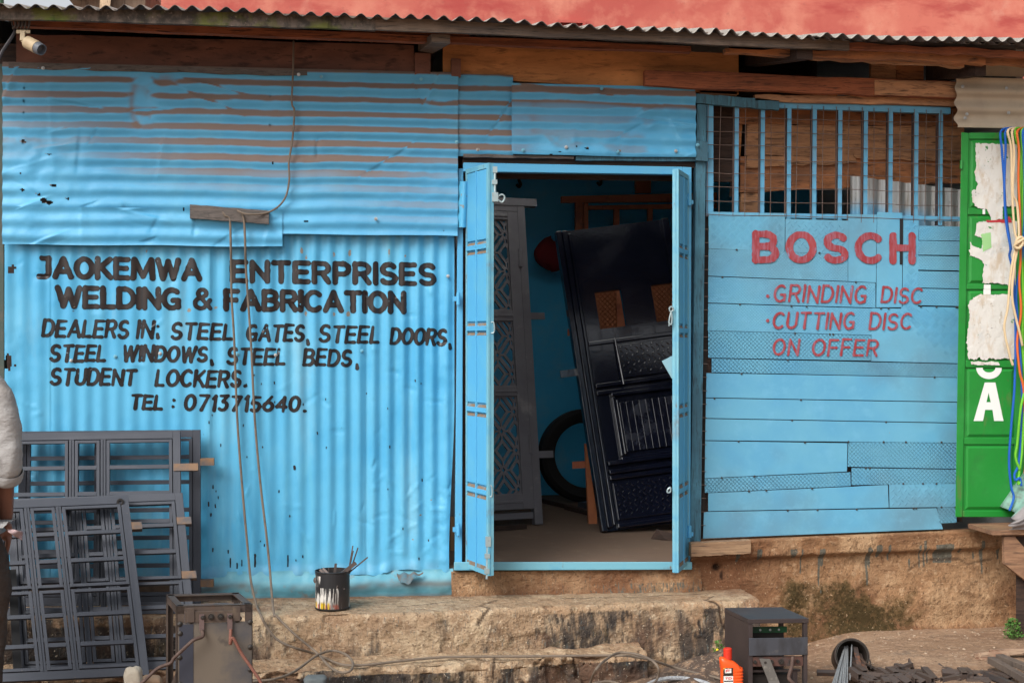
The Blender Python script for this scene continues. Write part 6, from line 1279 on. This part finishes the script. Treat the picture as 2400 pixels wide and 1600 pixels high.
bdr = thing('black_steel_door', 'glossy black steel door with chequer plate panels, leaning inside the doorway on the right', 'door', (BL_ + BR_)/2)
nn = (TR_ - TL_).cross(BL_ - TL_).normalized(); nn = -nn if nn.y > 0 else nn
eu = (BR_ - BL_).normalized(); ev_ = (BL_ - TL_).normalized()
def duv(px, py):
    d = ray(px, py); p = EYE + d*((TL_ - EYE).dot(nn)/d.dot(nn)) - TL_; c_ = eu.dot(ev_); a1, b1 = p.dot(eu), p.dot(ev_); return ((a1 - c_*b1)/(1 - c_*c_), (b1 - c_*a1)/(1 - c_*c_))
w1 = (duv(1400, 726)[0], duv(1463, 726)[0]); w2 = (duv(1533, 712)[0], duv(1533, 712)[0] + w1[1] - w1[0]); hv = (duv(1430, 684)[1], duv(1430, 771)[1])
sk = MB()
for a, b in ((0, w1[0]), (w1[1], w2[0]), (w2[1], Wd)): lb(sk, a, b, hv[0] + .0005, hv[1] - .0005, -.03, 0)
lb(sk, 0, Wd, 0, hv[0], -.03, 0.0); lb(sk, 0, Wd, hv[1], Hd, -.03, 0.0)
make('door_skin', sk, m_blk, bdr)
vv = lambda py: duv(1500, py)[1]
f = MB()
lb(f, 0, .035, 0, Hd, .0005, .03); lb(f, .040, .075, .0, Hd - .02, .0005, .022); lb(f, .08, .10, .02, Hd - .03, .0005, .014); lb(f, Wd - .05, Wd, 0, Hd, .0005, .03)
ux = duv(1452, 850)[0]
for py, th in ((795, .012), (895, .024), (912, .020), (1078, .030), (1098, .026), (1112, .020), (1226, .028)): lb(f, .102, Wd - .052, vv(py) - .014, vv(py) + .014, .0005, th)
u5 = duv(1442, 1000)[0]
lb(f, u5, u5 + .022, vv(925), vv(1066), .0005, .030); lb(f, u5 + .026, u5 + .042, vv(932), vv(1062), .0005, .020); lb(f, u5, Wd - .055, vv(1066) + .001, vv(1066) + .022, .0005, .030); lb(f, u5, Wd - .055, vv(925) - .024, vv(925) - .001, .0005, .030)
make('mouldings', f, m_blk, bdr, bevel=.006)
ch = MB(); lb(ch, ux, Wd - .06, vv(806), vv(884), .0005, .012); make('chequer_panel', ch, m_bkc, bdr, bevel=.003)
ch = MB(); lb(ch, .115, Wd - .06, vv(1124), vv(1212), .0005, .012); make('chequer_panel', ch, m_bkc, bdr, bevel=.003)
ch = MB()
for k in range(9):
    ua = u5 + .046 + k*.042
    if ua + .042 > Wd - .056: break
    lb(ch, ua, ua + .038, vv(940), vv(1056), .001, .014); lb(ch, ua + .038, ua + .042, vv(940), vv(1056), .001, .020)
make('ribbed_panel', ch, m_bkr, bdr, bevel=.002)
for (u0, u1, v0, v1) in ((ux, Wd - .06, vv(806), vv(884)), (.115, Wd - .06, vv(1124), vv(1212))):
    ch = MB()
    for i in range(40):
        for j in range(20):
            u = u0 + .02 + i*.034; v = v0 + .016 + j*.030 + (.015 if i % 2 else 0)
            if u > u1 - .02 or v > v1 - .015: continue
            sg = 1 if (i + j) % 2 else -1; du, dv2 = .013, .013*sg; pu, pv = .0035*sg, -.0035
            ch.add([lq(u - du, v - dv2, .0122), lq(u - pu, v - pv, .0122), lq(u + du, v + dv2, .0122), lq(u + pu, v + pv, .0122), lq(u - du*.4, v - dv2*.4, .016), lq(u + du*.4, v + dv2*.4, .016)], [(0, 1, 4), (1, 2, 5, 4), (2, 3, 5), (3, 0, 4, 5)])
    make('chequer_bars', ch, m_blk, bdr)
make('lock_bar', MB().tube([lq(ux - .01, vv(790), .02), lq(ux - .005, vv(900), .032)], .006, 7), m_blk, bdr)
make('fixing_lug', lb(MB(), -.10, 0, duv(1330, 865)[1], duv(1330, 865)[1] + .045, -.02, -.01), m_blk, bdr)
m_ox = M('red_oxide_steel', (.42, .13, .065, 1), .6, layers=[L((.50, .18, .09, 1), 5, .48, .62, .7), L((.15, .05, .035, 1), 9, .55, .66, .6)])
# orange oxide sheets seen through the black door's two openings, and the frame above
yo = BL_.y + 1.25
og = thing('oxide_door', 'red oxide steel door with mesh pane standing behind the glossy black door', 'door', W(1480, 1222, yo + .1))
make('oxide_sheet', MB().prism([W(1376, 640, yo), W(1640, 640, yo), W(1640, 1130, yo - .05), W(1400, 1130, yo - .05)], (0, .02, 0)), M('oxide_mesh_pane', (.42, .14, .06, 1), .5, bumps=[(6, .2, .01, (1, 1, 1))], pattern=('diamond', .035, 1.2)), og)
make('oxide_stile', MB().prism([W(1442, 640, yo - .04), W(1475, 640, yo - .04), W(1482, 800, yo - .04), W(1449, 800, yo - .04)], (0, .015, 0)), m_ox, og)
make('oxide_stile', MB().prism([W(1371, 1040, yo - .72), W(1392, 1040, yo - .72), W(1400, 1228, yo - .84), W(1380, 1228, yo - .84)], (0, .04, 0)), M('orange_oxide', (.46, .15, .055, 1), .55, layers=[L((.3, .1, .05, 1), 8, .5, .65, .6)]), og)
make('fixing_lug', MB().prism([W(1342, 1082, yo - .73), W(1374, 1080, yo - .73), W(1374, 1096, yo - .73), W(1342, 1098, yo - .73)], (0, .02, 0)), m_ox, og)
make('fixing_lug', MB().prism([W(1331, 771, yo - .1), W(1346, 769, yo - .1), W(1346, 785, yo - .1), W(1331, 787, yo - .1)], (0, .02, 0)), m_ox, og)
yx = 2.9
ofr = thing('oxide_window_frame', 'red oxide steel frame hung high on the inside back wall', 'window frame', W(1450, 530, yx))
x4 = lambda px, py, o=0: W(px, py, yx + o)
f = MB()
for c4 in ([(1316, 460), (1680, 451), (1680, 472), (1316, 475)], [(1349, 474), (1366, 474), (1366, 600), (1349, 600)], [(1368, 476), (1379, 476), (1379, 600), (1368, 600)], [(1380, 482), (1680, 476), (1680, 488), (1380, 491)], [(1440, 490), (1452, 490), (1452, 600), (1440, 600)], [(1519, 487), (1530, 487), (1530, 600), (1519, 600)], [(1349, 601), (1680, 601), (1680, 615), (1349, 615)]):
    f.prism([x4(*q) for q in c4], (0, .05, 0))
make('outer_frame', f, m_ox, ofr, bevel=.002)
solo('roof_post', MB().prism([W(1490, 330, 3.1), W(1525, 330, 3.1), W(1526, 452, 3.1), W(1491, 452, 3.1)], (0, .06, 0)), m_ox, 'short red oxide post on the inside back wall over the hung frame', 'post')
# tyre
c = W(1368, 1080, 2.75); c.z = ZF + .33
ty = MB().lathe(c, (.12, -1, .12), [(-.06, .235), (-.075, .25), (-.08, .30), (-.055, .328), (0, .333), (.055, .328), (.08, .30), (.075, .25), (.06, .232), (.055, .235), (.06, .30), (0, .315), (-.06, .30), (-.055, .235), (-.06, .235)], 48)
solo('tyre', ty, M('tyre_rubber', (.012, .011, .012, 1), .75, bumps=[(40, .3, .004, (1, 1, 1))]), 'worn black tyre standing against the inside back wall between the two leaning doors', 'tyre', c - UP*.33, smooth=True)
# red cloth
mb = MB(); NU = 20; P = np.zeros((16, NU+1, 3))
for i in range(16):
    for j in range(NU+1):
        a = 2*math.pi*(j % NU)/NU; b = -math.pi/2 + math.pi*i/15; k = 1 + .35*float(vn(math.cos(a)*1.5 + i*.02, math.sin(a)*1.5 + b, 1.2, 4)); q = W(1292, 598, 3.05); P[i, j] = [q.x + .125*math.cos(a)*math.cos(b)*k, q.y + .06*math.sin(a)*math.cos(b), q.z + .115*math.sin(b)*k - .02*math.cos(a)]
solo('red_cap', mb.grid(P), M('dark_red_cloth', (.16, .012, .018, 1), .9, bumps=[(12, .4, .01, (1, 1, 1))]), 'dark red cloth cap hanging on the inside back wall above the tyre', 'cap', W(1292, 640, 3.05), smooth='all')
for k, (px, py) in enumerate(((1215, 430), (1403, 425))):
    q = W(px, py, 3.17); solo('wall_hook', MB().tube(smoothpath([q + UP*.09, q + UP*.03 + Vector((0, -.02, 0)), q + Vector((.012, -.035, -.01)), q + Vector((0, -.03, -.03)), q + Vector((-.014, -.02, -.012))], 5), .011, 6), m_dk, ('dark hook on the inside wall above the fretwork door', 'dark hook on the inside wall above the hung red frame')[k], 'hook', smooth=True)
# floor scraps
for k, (a, b, wd, lab_) in enumerate([((1065, 1245), (1232, 1232), .03, 'dark flat bar on the workshop floor below the fretwork door'), ((1330, 1188), (1400, 1205), .05, 'dark timber scrap on the floor beside the tyre'), ((1362, 1185), (1412, 1180), .07, 'grey block on the floor propping the glossy black door'), ((1268, 1172), (1345, 1190), .02, 'thin dark strip on the floor under the tyre')]):
    A_, B_ = G(*a, zf + .015), G(*b, zf + .015); solo('floor_scrap', MB().beam(A_, B_, wd, .028 if k != 2 else .05), m_dk if k != 2 else m_prim, lab_, 'scrap', A_)
mb = MB(); A_ = G(1525, 1262, zf)
mb.add([A_, A_ + Vector((.03, -.02, .06)), A_ + Vector((.12, -.05, .035)), A_ + Vector((.16, -.06, .0)), A_ + Vector((.08, -.06, .0))], [(0, 1, 4), (1, 2, 4), (2, 3, 4)]); o = solo('floor_scrap', mb, m_dk, 'curled dark leather scrap on the floor beside the right door leaf', 'scrap', A_, fix=False)
# sheet with stamped ovals and paper bag seen through the hinge gap
yj = .62
solo('stamped_sheet', MB().prism([W(1056, 960, yj), W(1096, 960, yj), W(1092, 1212, yj), W(1052, 1212, yj)], (0, .004, 0)), M('stamped_steel', (.16, .17, .18, 1), .5, .3, pattern=('chev', .08, 1.2)), 'grey stamped steel sheet glimpsed in the gap at the left door hinge', 'steel sheet')
pb = solo('paper_sack', MB().prism([W(1056, 1212, yj - .05), W(1096, 1212, yj - .05), W(1096, 1318, yj - .1), W(1056, 1318, yj - .1)], (0, .05, 0)), M('brown_paper', (.36, .20, .10, 1), .9, layers=[L((.25, .14, .07, 1), 9, .5, .65, .7)]), 'brown printed paper sack glimpsed low in the left hinge gap', 'sack')
q = W(1072, 1268, yj - .082)
lettering('sack_print', [wordfield('K', q.x - .01, q.x + .028, q.z + .04, q.z - .015, q.z + .04, q.z - .015, .010, res=.002), wordfield('e', q.x + .032, q.x + .065, q.z + .02, q.z - .04, q.z + .02, q.z - .04, .009, res=.002)], lambda x, z: 0*x + q.y - .03, m_ink, pb)
# pale blue paper on the right leaf
solo('blue_paper', MB().prism([W(1551, 846, -.27), W(1582, 830, -.25), W(1584, 892, -.25), W(1574, 886, -.25)], (0, .001, 0)), M('pale_blue_paper', (.28, .50, .58, 1), .7), 'pale blue paper corner sticking out behind the right door leaf', 'paper')

# ------------------------------------------------------------ buildings behind
m_rw = M('salmon_wall_paint', (.52, .145, .105, 1), .85, layers=[L((.40, .075, .06, 1), .7, .40, .6, .9), L((.60, .23, .16, 1), 2.0, .48, .64, .8, d=9), L((.64, .38, .28, 1), 2.6, .60, .76, .5, d=9), L((.36, .05, .045, 1), 1.1, .56, .68, .8, st=(1, 1, 3)), L((.34, .10, .08, 1), 12, .6, .7, .5)], bumps=[(6, .3, .02, (1, 1, 1))])
yB = 7.0
rbx = W(352, 0, yB).x
rb_ = thing('salmon_building', 'salmon red plastered building rising behind the tin roof', 'building', (4, yB + 3, 0))
make('wall', MB().box(((rbx + 16)/2, yB + 3, 3.6), (16 - rbx, 6, 7.2)), m_rw, rb_)
v0, v1 = W(1306, 47, yB - .03), W(1372, 72, yB - .03)
mb = MB(); fx = (v1.x - v0.x)
for a, b, c_, d_ in ((v0.x, v1.x, v0.z - .03, v0.z), (v0.x, v0.x + .03, v1.z, v0.z - .03), (v1.x - .03, v1.x, v1.z, v0.z - .03)): mb.box(((a + b)/2, yB - .02, (c_ + d_)/2), (b - a, .06, d_ - c_))
make('vent_surround', mb, m_rw, rb_)
mb = MB()
for k in range(4):
    x = v0.x + fx*(.22 + .2*k); mb.hexa([(x - .02, yB - .01, v1.z), (x + .05, yB - .01, v1.z), (x + .02, yB - .01, v0.z - .06), (x - .05, yB - .01, v0.z - .06), (x - .02, yB + .02, v1.z), (x + .05, yB + .02, v1.z), (x + .02, yB + .02, v0.z - .06), (x - .05, yB + .02, v0.z - .06)])
make('vent_slots', mb, M('vent_dark', (.05, .03, .03, 1), .9), rb_)
b2 = thing('brown_shed', 'weathered brown shed end between the white sky and the salmon wall', 'shed', W(260, 0, 5.5).to_tuple()[:2] + (0,))
xa, xb = W(187, 0, 5.5).x, W(352, 0, 5.5).x - .05
make('wall', MB().box(((xa + xb)/2, 6.0, 2.4), (xb - xa, .9, 4.8)), wood('shed_boards', (.24, .165, .115, 1), (.16, .10, .07, 1), (.05, .03, .025, 1), st=(3, 1, .5)), b2)
make('roof', MB().prism([Vector((xa - .1, 5.4, 4.62)), Vector((xb, 5.4, 4.85)), Vector((xb, 5.4, 4.92)), Vector((xa - .1, 5.4, 4.68))], (0, 1.2, 0)), m_roof, b2)
make('corner_board', MB().hexa([W(232, 40, 5.4), W(256, 40, 5.4), W(262, -30, 5.4), W(236, -30, 5.4), W(232, 40, 5.5), W(256, 40, 5.5), W(262, -30, 5.5), W(236, -30, 5.5)]), wood('pale_board', (.5, .36, .24, 1), (.35, .25, .16, 1), (.1, .07, .05, 1), st=(9, 9, 1)), b2)
solo('utility_pole', MB().tube([W(-2, -60, 4.5), W(6, 40, 4.5)], .02, 8), M('dark_green_pole', (.02, .06, .03, 1), .6), 'thin dark green pole at the top left corner in front of the sky', 'pole')

# ------------------------------------------------------------ man at the left edge
yp = -1.38
hx = W(-125, 1000, yp).x
pm = thing('person', 'man in a pale grey rolled-sleeve shirt and brown trousers, cut off at the left edge', 'person', (hx, yp, .0))
def skin(name, verts, edges, radii, mat, parent, root=0, sub=2):
    me = bpy.data.meshes.new(name); me.from_pydata([tuple(v) for v in verts], edges, []); o = bpy.data.objects.new(name, me); COL.objects.link(o); o.parent = parent
    LOC[o.name] = LOC[parent.name]
    md = o.modifiers.new('skin', 'SKIN'); md.use_smooth_shade = True
    for i, r in enumerate(radii):
        sv_ = me.skin_vertices[0].data[i]; sv_.radius = (r if isinstance(r, tuple) else (r, r)); sv_.use_root = (i == root)
    s = o.modifiers.new('smooth', 'SUBSURF'); s.levels = sub; s.render_levels = sub; me.materials.append(mat); return o
m_skin = M('brown_skin', (.20, .085, .055, 1), .5, layers=[L((.25, .11, .07, 1), 8, .45, .6, .6)], bumps=[(60, .15, .002, (1, 1, 1))])
m_shirt = M('pale_grey_shirt', (.33, .32, .315, 1), .9, layers=[L((.27, .23, .20, 1), 3.5, .46, .62, .8), L((.42, .41, .40, 1), 6, .5, .64, .6), L((.16, .13, .11, 1), 5, .66, .75, .5)], bumps=[(4, .6, .04, (1.2, 1, 2.2)), (12, .5, .015, (1, 1, 1.6)), (160, .2, .001, (1, 1, 1))], spec=.1)
m_trou = M('brown_trousers', (.060, .046, .040, 1), .9, layers=[L((.085, .065, .055, 1), 5, .48, .62, .7), L((.04, .032, .03, 1), 9, .55, .66, .6)], bumps=[(4, .8, .04, (1, 1, 2.4)), (150, .2, .001, (1, 1, 1))], spec=.1)
# local coordinates: x to the right, y away from the street, feet at z = 0; he faces right and away
V = [(0, 0, .95), (0, .01, 1.12), (0, .015, 1.32), (0, .02, 1.45), (0, .03, 1.53), (.0, .05, 1.60), (0, .05, 1.70),
     (.19, .0, 1.405), (.222, -.01, 1.16), (.200, .10, .95), (.19, .14, .87),
     (-.19, .0, 1.405), (-.23, .0, 1.15), (-.22, .08, .93), (-.21, .10, .86),
     (.13, 0, .90), (.135, .02, .50), (.13, -.02, .09), (.14, .10, .04), (-.10, 0, .90), (-.11, .02, .50), (-.11, -.02, .09), (-.12, .10, .04)]
E = [(0, 1), (1, 2), (2, 3), (3, 4), (4, 5), (5, 6), (3, 7), (7, 8), (8, 9), (9, 10), (3, 11), (11, 12), (12, 13), (13, 14), (0, 15), (15, 16), (16, 17), (17, 18), (0, 19), (19, 20), (20, 21), (21, 22)]
Rr = [(.15, .10), (.14, .10), (.16, .11), (.10, .08), .055, .085, .08, .055, .043, .032, .03, .055, .043, .032, .03, .085, .058, .042, .035, .085, .058, .042, .035]
skin('body', V, E, Rr, m_skin, pm)
def hand(px, sgn):
    vs_ = [Vector((px, .16, .87)), Vector((px - .005*sgn, .175, .82))]; ed = [(0, 1)]; rd = [.022, .026]
    for k in range(4):
        b = Vector((px + (.02 - .014*k)*sgn*.4, .155 + .022*k, .79)); i = len(vs_); ln = (.07, .08, .076, .06)[k]
        vs_ += [b, b + Vector((-.008*sgn, .006, -ln*.5)), b + Vector((-.02*sgn, .004, -ln))]; ed += [(1, i), (i, i+1), (i+1, i+2)]; rd += [.0105, .009, .008]
    i = len(vs_); vs_ += [Vector((px - .02*sgn, .145, .83)), Vector((px - .028*sgn, .128, .79)), Vector((px - .03*sgn, .122, .765))]; ed += [(1, i), (i, i+1), (i+1, i+2)]; rd += [.013, .011, .009]
    return vs_, ed, rd
for sx, px in ((1, .19), (-1, -.21)):
    v_, e_, r_ = hand(px, sx)
    if sx < 0: v_ = [q + Vector((0, -.06, -.01)) for q in v_]
    skin('hand', v_, e_, r_, m_skin, pm)
# head features and hair
hb_ = Vector((0, .05, 1.64))
mbh = MB()
NU, NV = 24, 14; P = np.zeros((NV, NU+1, 3))
for i in range(NV):
    for j in range(NU+1):
        a = 2*math.pi*(j % NU)/NU; b = -math.pi*.12 + math.pi*.62*i/(NV-1); P[i, j] = [pm.location.x + .088*math.cos(a)*math.cos(b), pm.location.y + .035 + .105*math.sin(a)*math.cos(b), 1.66 + .105*math.sin(b)]
make('hair', mbh.grid(P), M('short_black_hair', (.012, .010, .010, 1), .9, bumps=[(90, .8, .01, (1, 1, 1))]), pm, smooth='all')
fx = MB().lathe(pm.location + Vector((0, .145, 1.61)), (0, 1, -.3), [(-.02, .016), (.012, .012), (.02, .004), (.02, 0)], 10); make('nose', fx, m_skin, pm, smooth=True)
for sx in (-1, 1):
    make('ear', MB().lathe(pm.location + Vector((sx*.085, .04, 1.61)), (sx, -.2, 0), [(-.01, .022), (.008, .026), (.012, .018), (.006, .006), (.006, 0)], 12), m_skin, pm, smooth=True)
    make('eye', MB().lathe(pm.location + Vector((sx*.033, .122, 1.635)), (0, 1, 0), [(0, .013), (.008, .009), (.011, 0)], 10), M('eye_white', (.6, .58, .55, 1), .3), pm, smooth=True)
make('mouth', MB().tube([pm.location + Vector((-.025, .128, 1.562)), pm.location + Vector((0, .137, 1.56)), pm.location + Vector((.025, .128, 1.562))], .007, 6), M('lip', (.2, .06, .05, 1), .5), pm, smooth=True)
# shirt with bunched, rolled sleeves
Vs = [(0, .0, .885), (0, 0, 1.0), (0, .01, 1.15), (0, .015, 1.32), (0, .02, 1.43), (0, .03, 1.49), (.165, .0, 1.415), (.21, -.005, 1.36), (.222, -.005, 1.24), (.232, -.01, 1.16), (.226, -.005, 1.10), (.212, .01, 1.055), (-.165, 0, 1.415), (-.21, 0, 1.33), (-.235, 0, 1.2), (-.236, 0, 1.07)]
Es = [(0, 1), (1, 2), (2, 3), (3, 4), (4, 5), (4, 6), (6, 7), (7, 8), (8, 9), (9, 10), (10, 11), (4, 12), (12, 13), (13, 14), (14, 15)]
Rs = [(.235, .14), (.195, .13), (.165, .12), (.175, .125), (.13, .10), .068, .072, .074, .066, .064, .068, .058, .07, .07, .062, .06]
sh = skin('shirt', Vs, Es, Rs, m_shirt, pm, root=1, sub=3)
tx = bpy.data.textures.new('crumple', 'CLOUDS'); tx.noise_scale = .07; tx.noise_depth = 3
dm = sh.modifiers.new('folds', 'DISPLACE'); dm.texture = tx; dm.strength = .022; dm.mid_level = .5; dm.texture_coords = 'LOCAL'
P = np.zeros((10, 21, 3)); cE = Vector((.226, -.003, 1.095)); dE = Vector((-.25, .45, -.75)).normalized(); e_ = dE.orthogonal().normalized(); b_ = dE.cross(e_)
mb = MB().lathe(pm.location + cE, dE, [(-.005, .062), (.004, .068), (.016, .066), (.024, .069), (.036, .067), (.044, .062), (.046, .05), (.03, .046)], 26)
make('rolled_cuff', mb, m_shirt, pm, smooth='all')
Vt = [(0, 0, .97), (0, 0, .90), (.135, 0, .84), (.150, .01, .66), (.138, .03, .50), (.136, .0, .30), (.134, -.02, .10), (-.10, 0, .84), (-.115, .01, .66), (-.11, .03, .50), (-.11, 0, .30), (-.11, -.02, .10)]
Et = [(0, 1), (1, 2), (2, 3), (3, 4), (4, 5), (5, 6), (1, 7), (7, 8), (8, 9), (9, 10), (10, 11)]
Rt = [(.19, .125), (.195, .125), (.122, .115), (.108, .105), (.082, .09), (.074, .08), (.07, .075), (.108, .115), (.098, .105), (.082, .09), (.074, .08), (.07, .075)]
tr = skin('trousers', Vt, Et, Rt, m_trou, pm, root=1, sub=3)
dm = tr.modifiers.new('folds', 'DISPLACE'); dm.texture = tx; dm.strength = .018; dm.mid_level = .5; dm.texture_coords = 'LOCAL'
for sx in (1, -1):
    q = pm.location + Vector((.134 if sx > 0 else -.105, .045, 0)); mb = MB(); P = np.zeros((8, 25, 3))
    for i in range(8):
        for j in range(25):
            a = 2*math.pi*(j % 24)/24; v = i/7; P[i, j] = [q.x + .048*math.cos(a)*(1 - .55*v**3), q.y + .14*math.sin(a)*(1 - .5*v**2) - .03*v, .002 + .085*v]
    make('shoe', mb.grid(P), M('dark_shoe', (.02, .016, .014, 1), .5), pm, smooth='all')
# pocket cloth
P = np.zeros((9, 9, 3))
for i in range(9):
    for j in range(9):
        u, v = j/8, i/8; q = W(18 + 34*u, 1240 + 4*u + 22*v*(.25 + .75*u) , yp - .08 + .05*u + .02*math.sin(7*u + 3*v)); P[i, j] = q
o = make('pocket_cloth', MB().grid(P), M('pink_cloth', (.42, .30, .30, 1), .9, layers=[L((.3, .2, .25, 1), 20, .5, .6, .6)]), pm, smooth='all', fix=False); so_ = o.modifiers.new('cloth', 'SOLIDIFY'); so_.thickness = .004
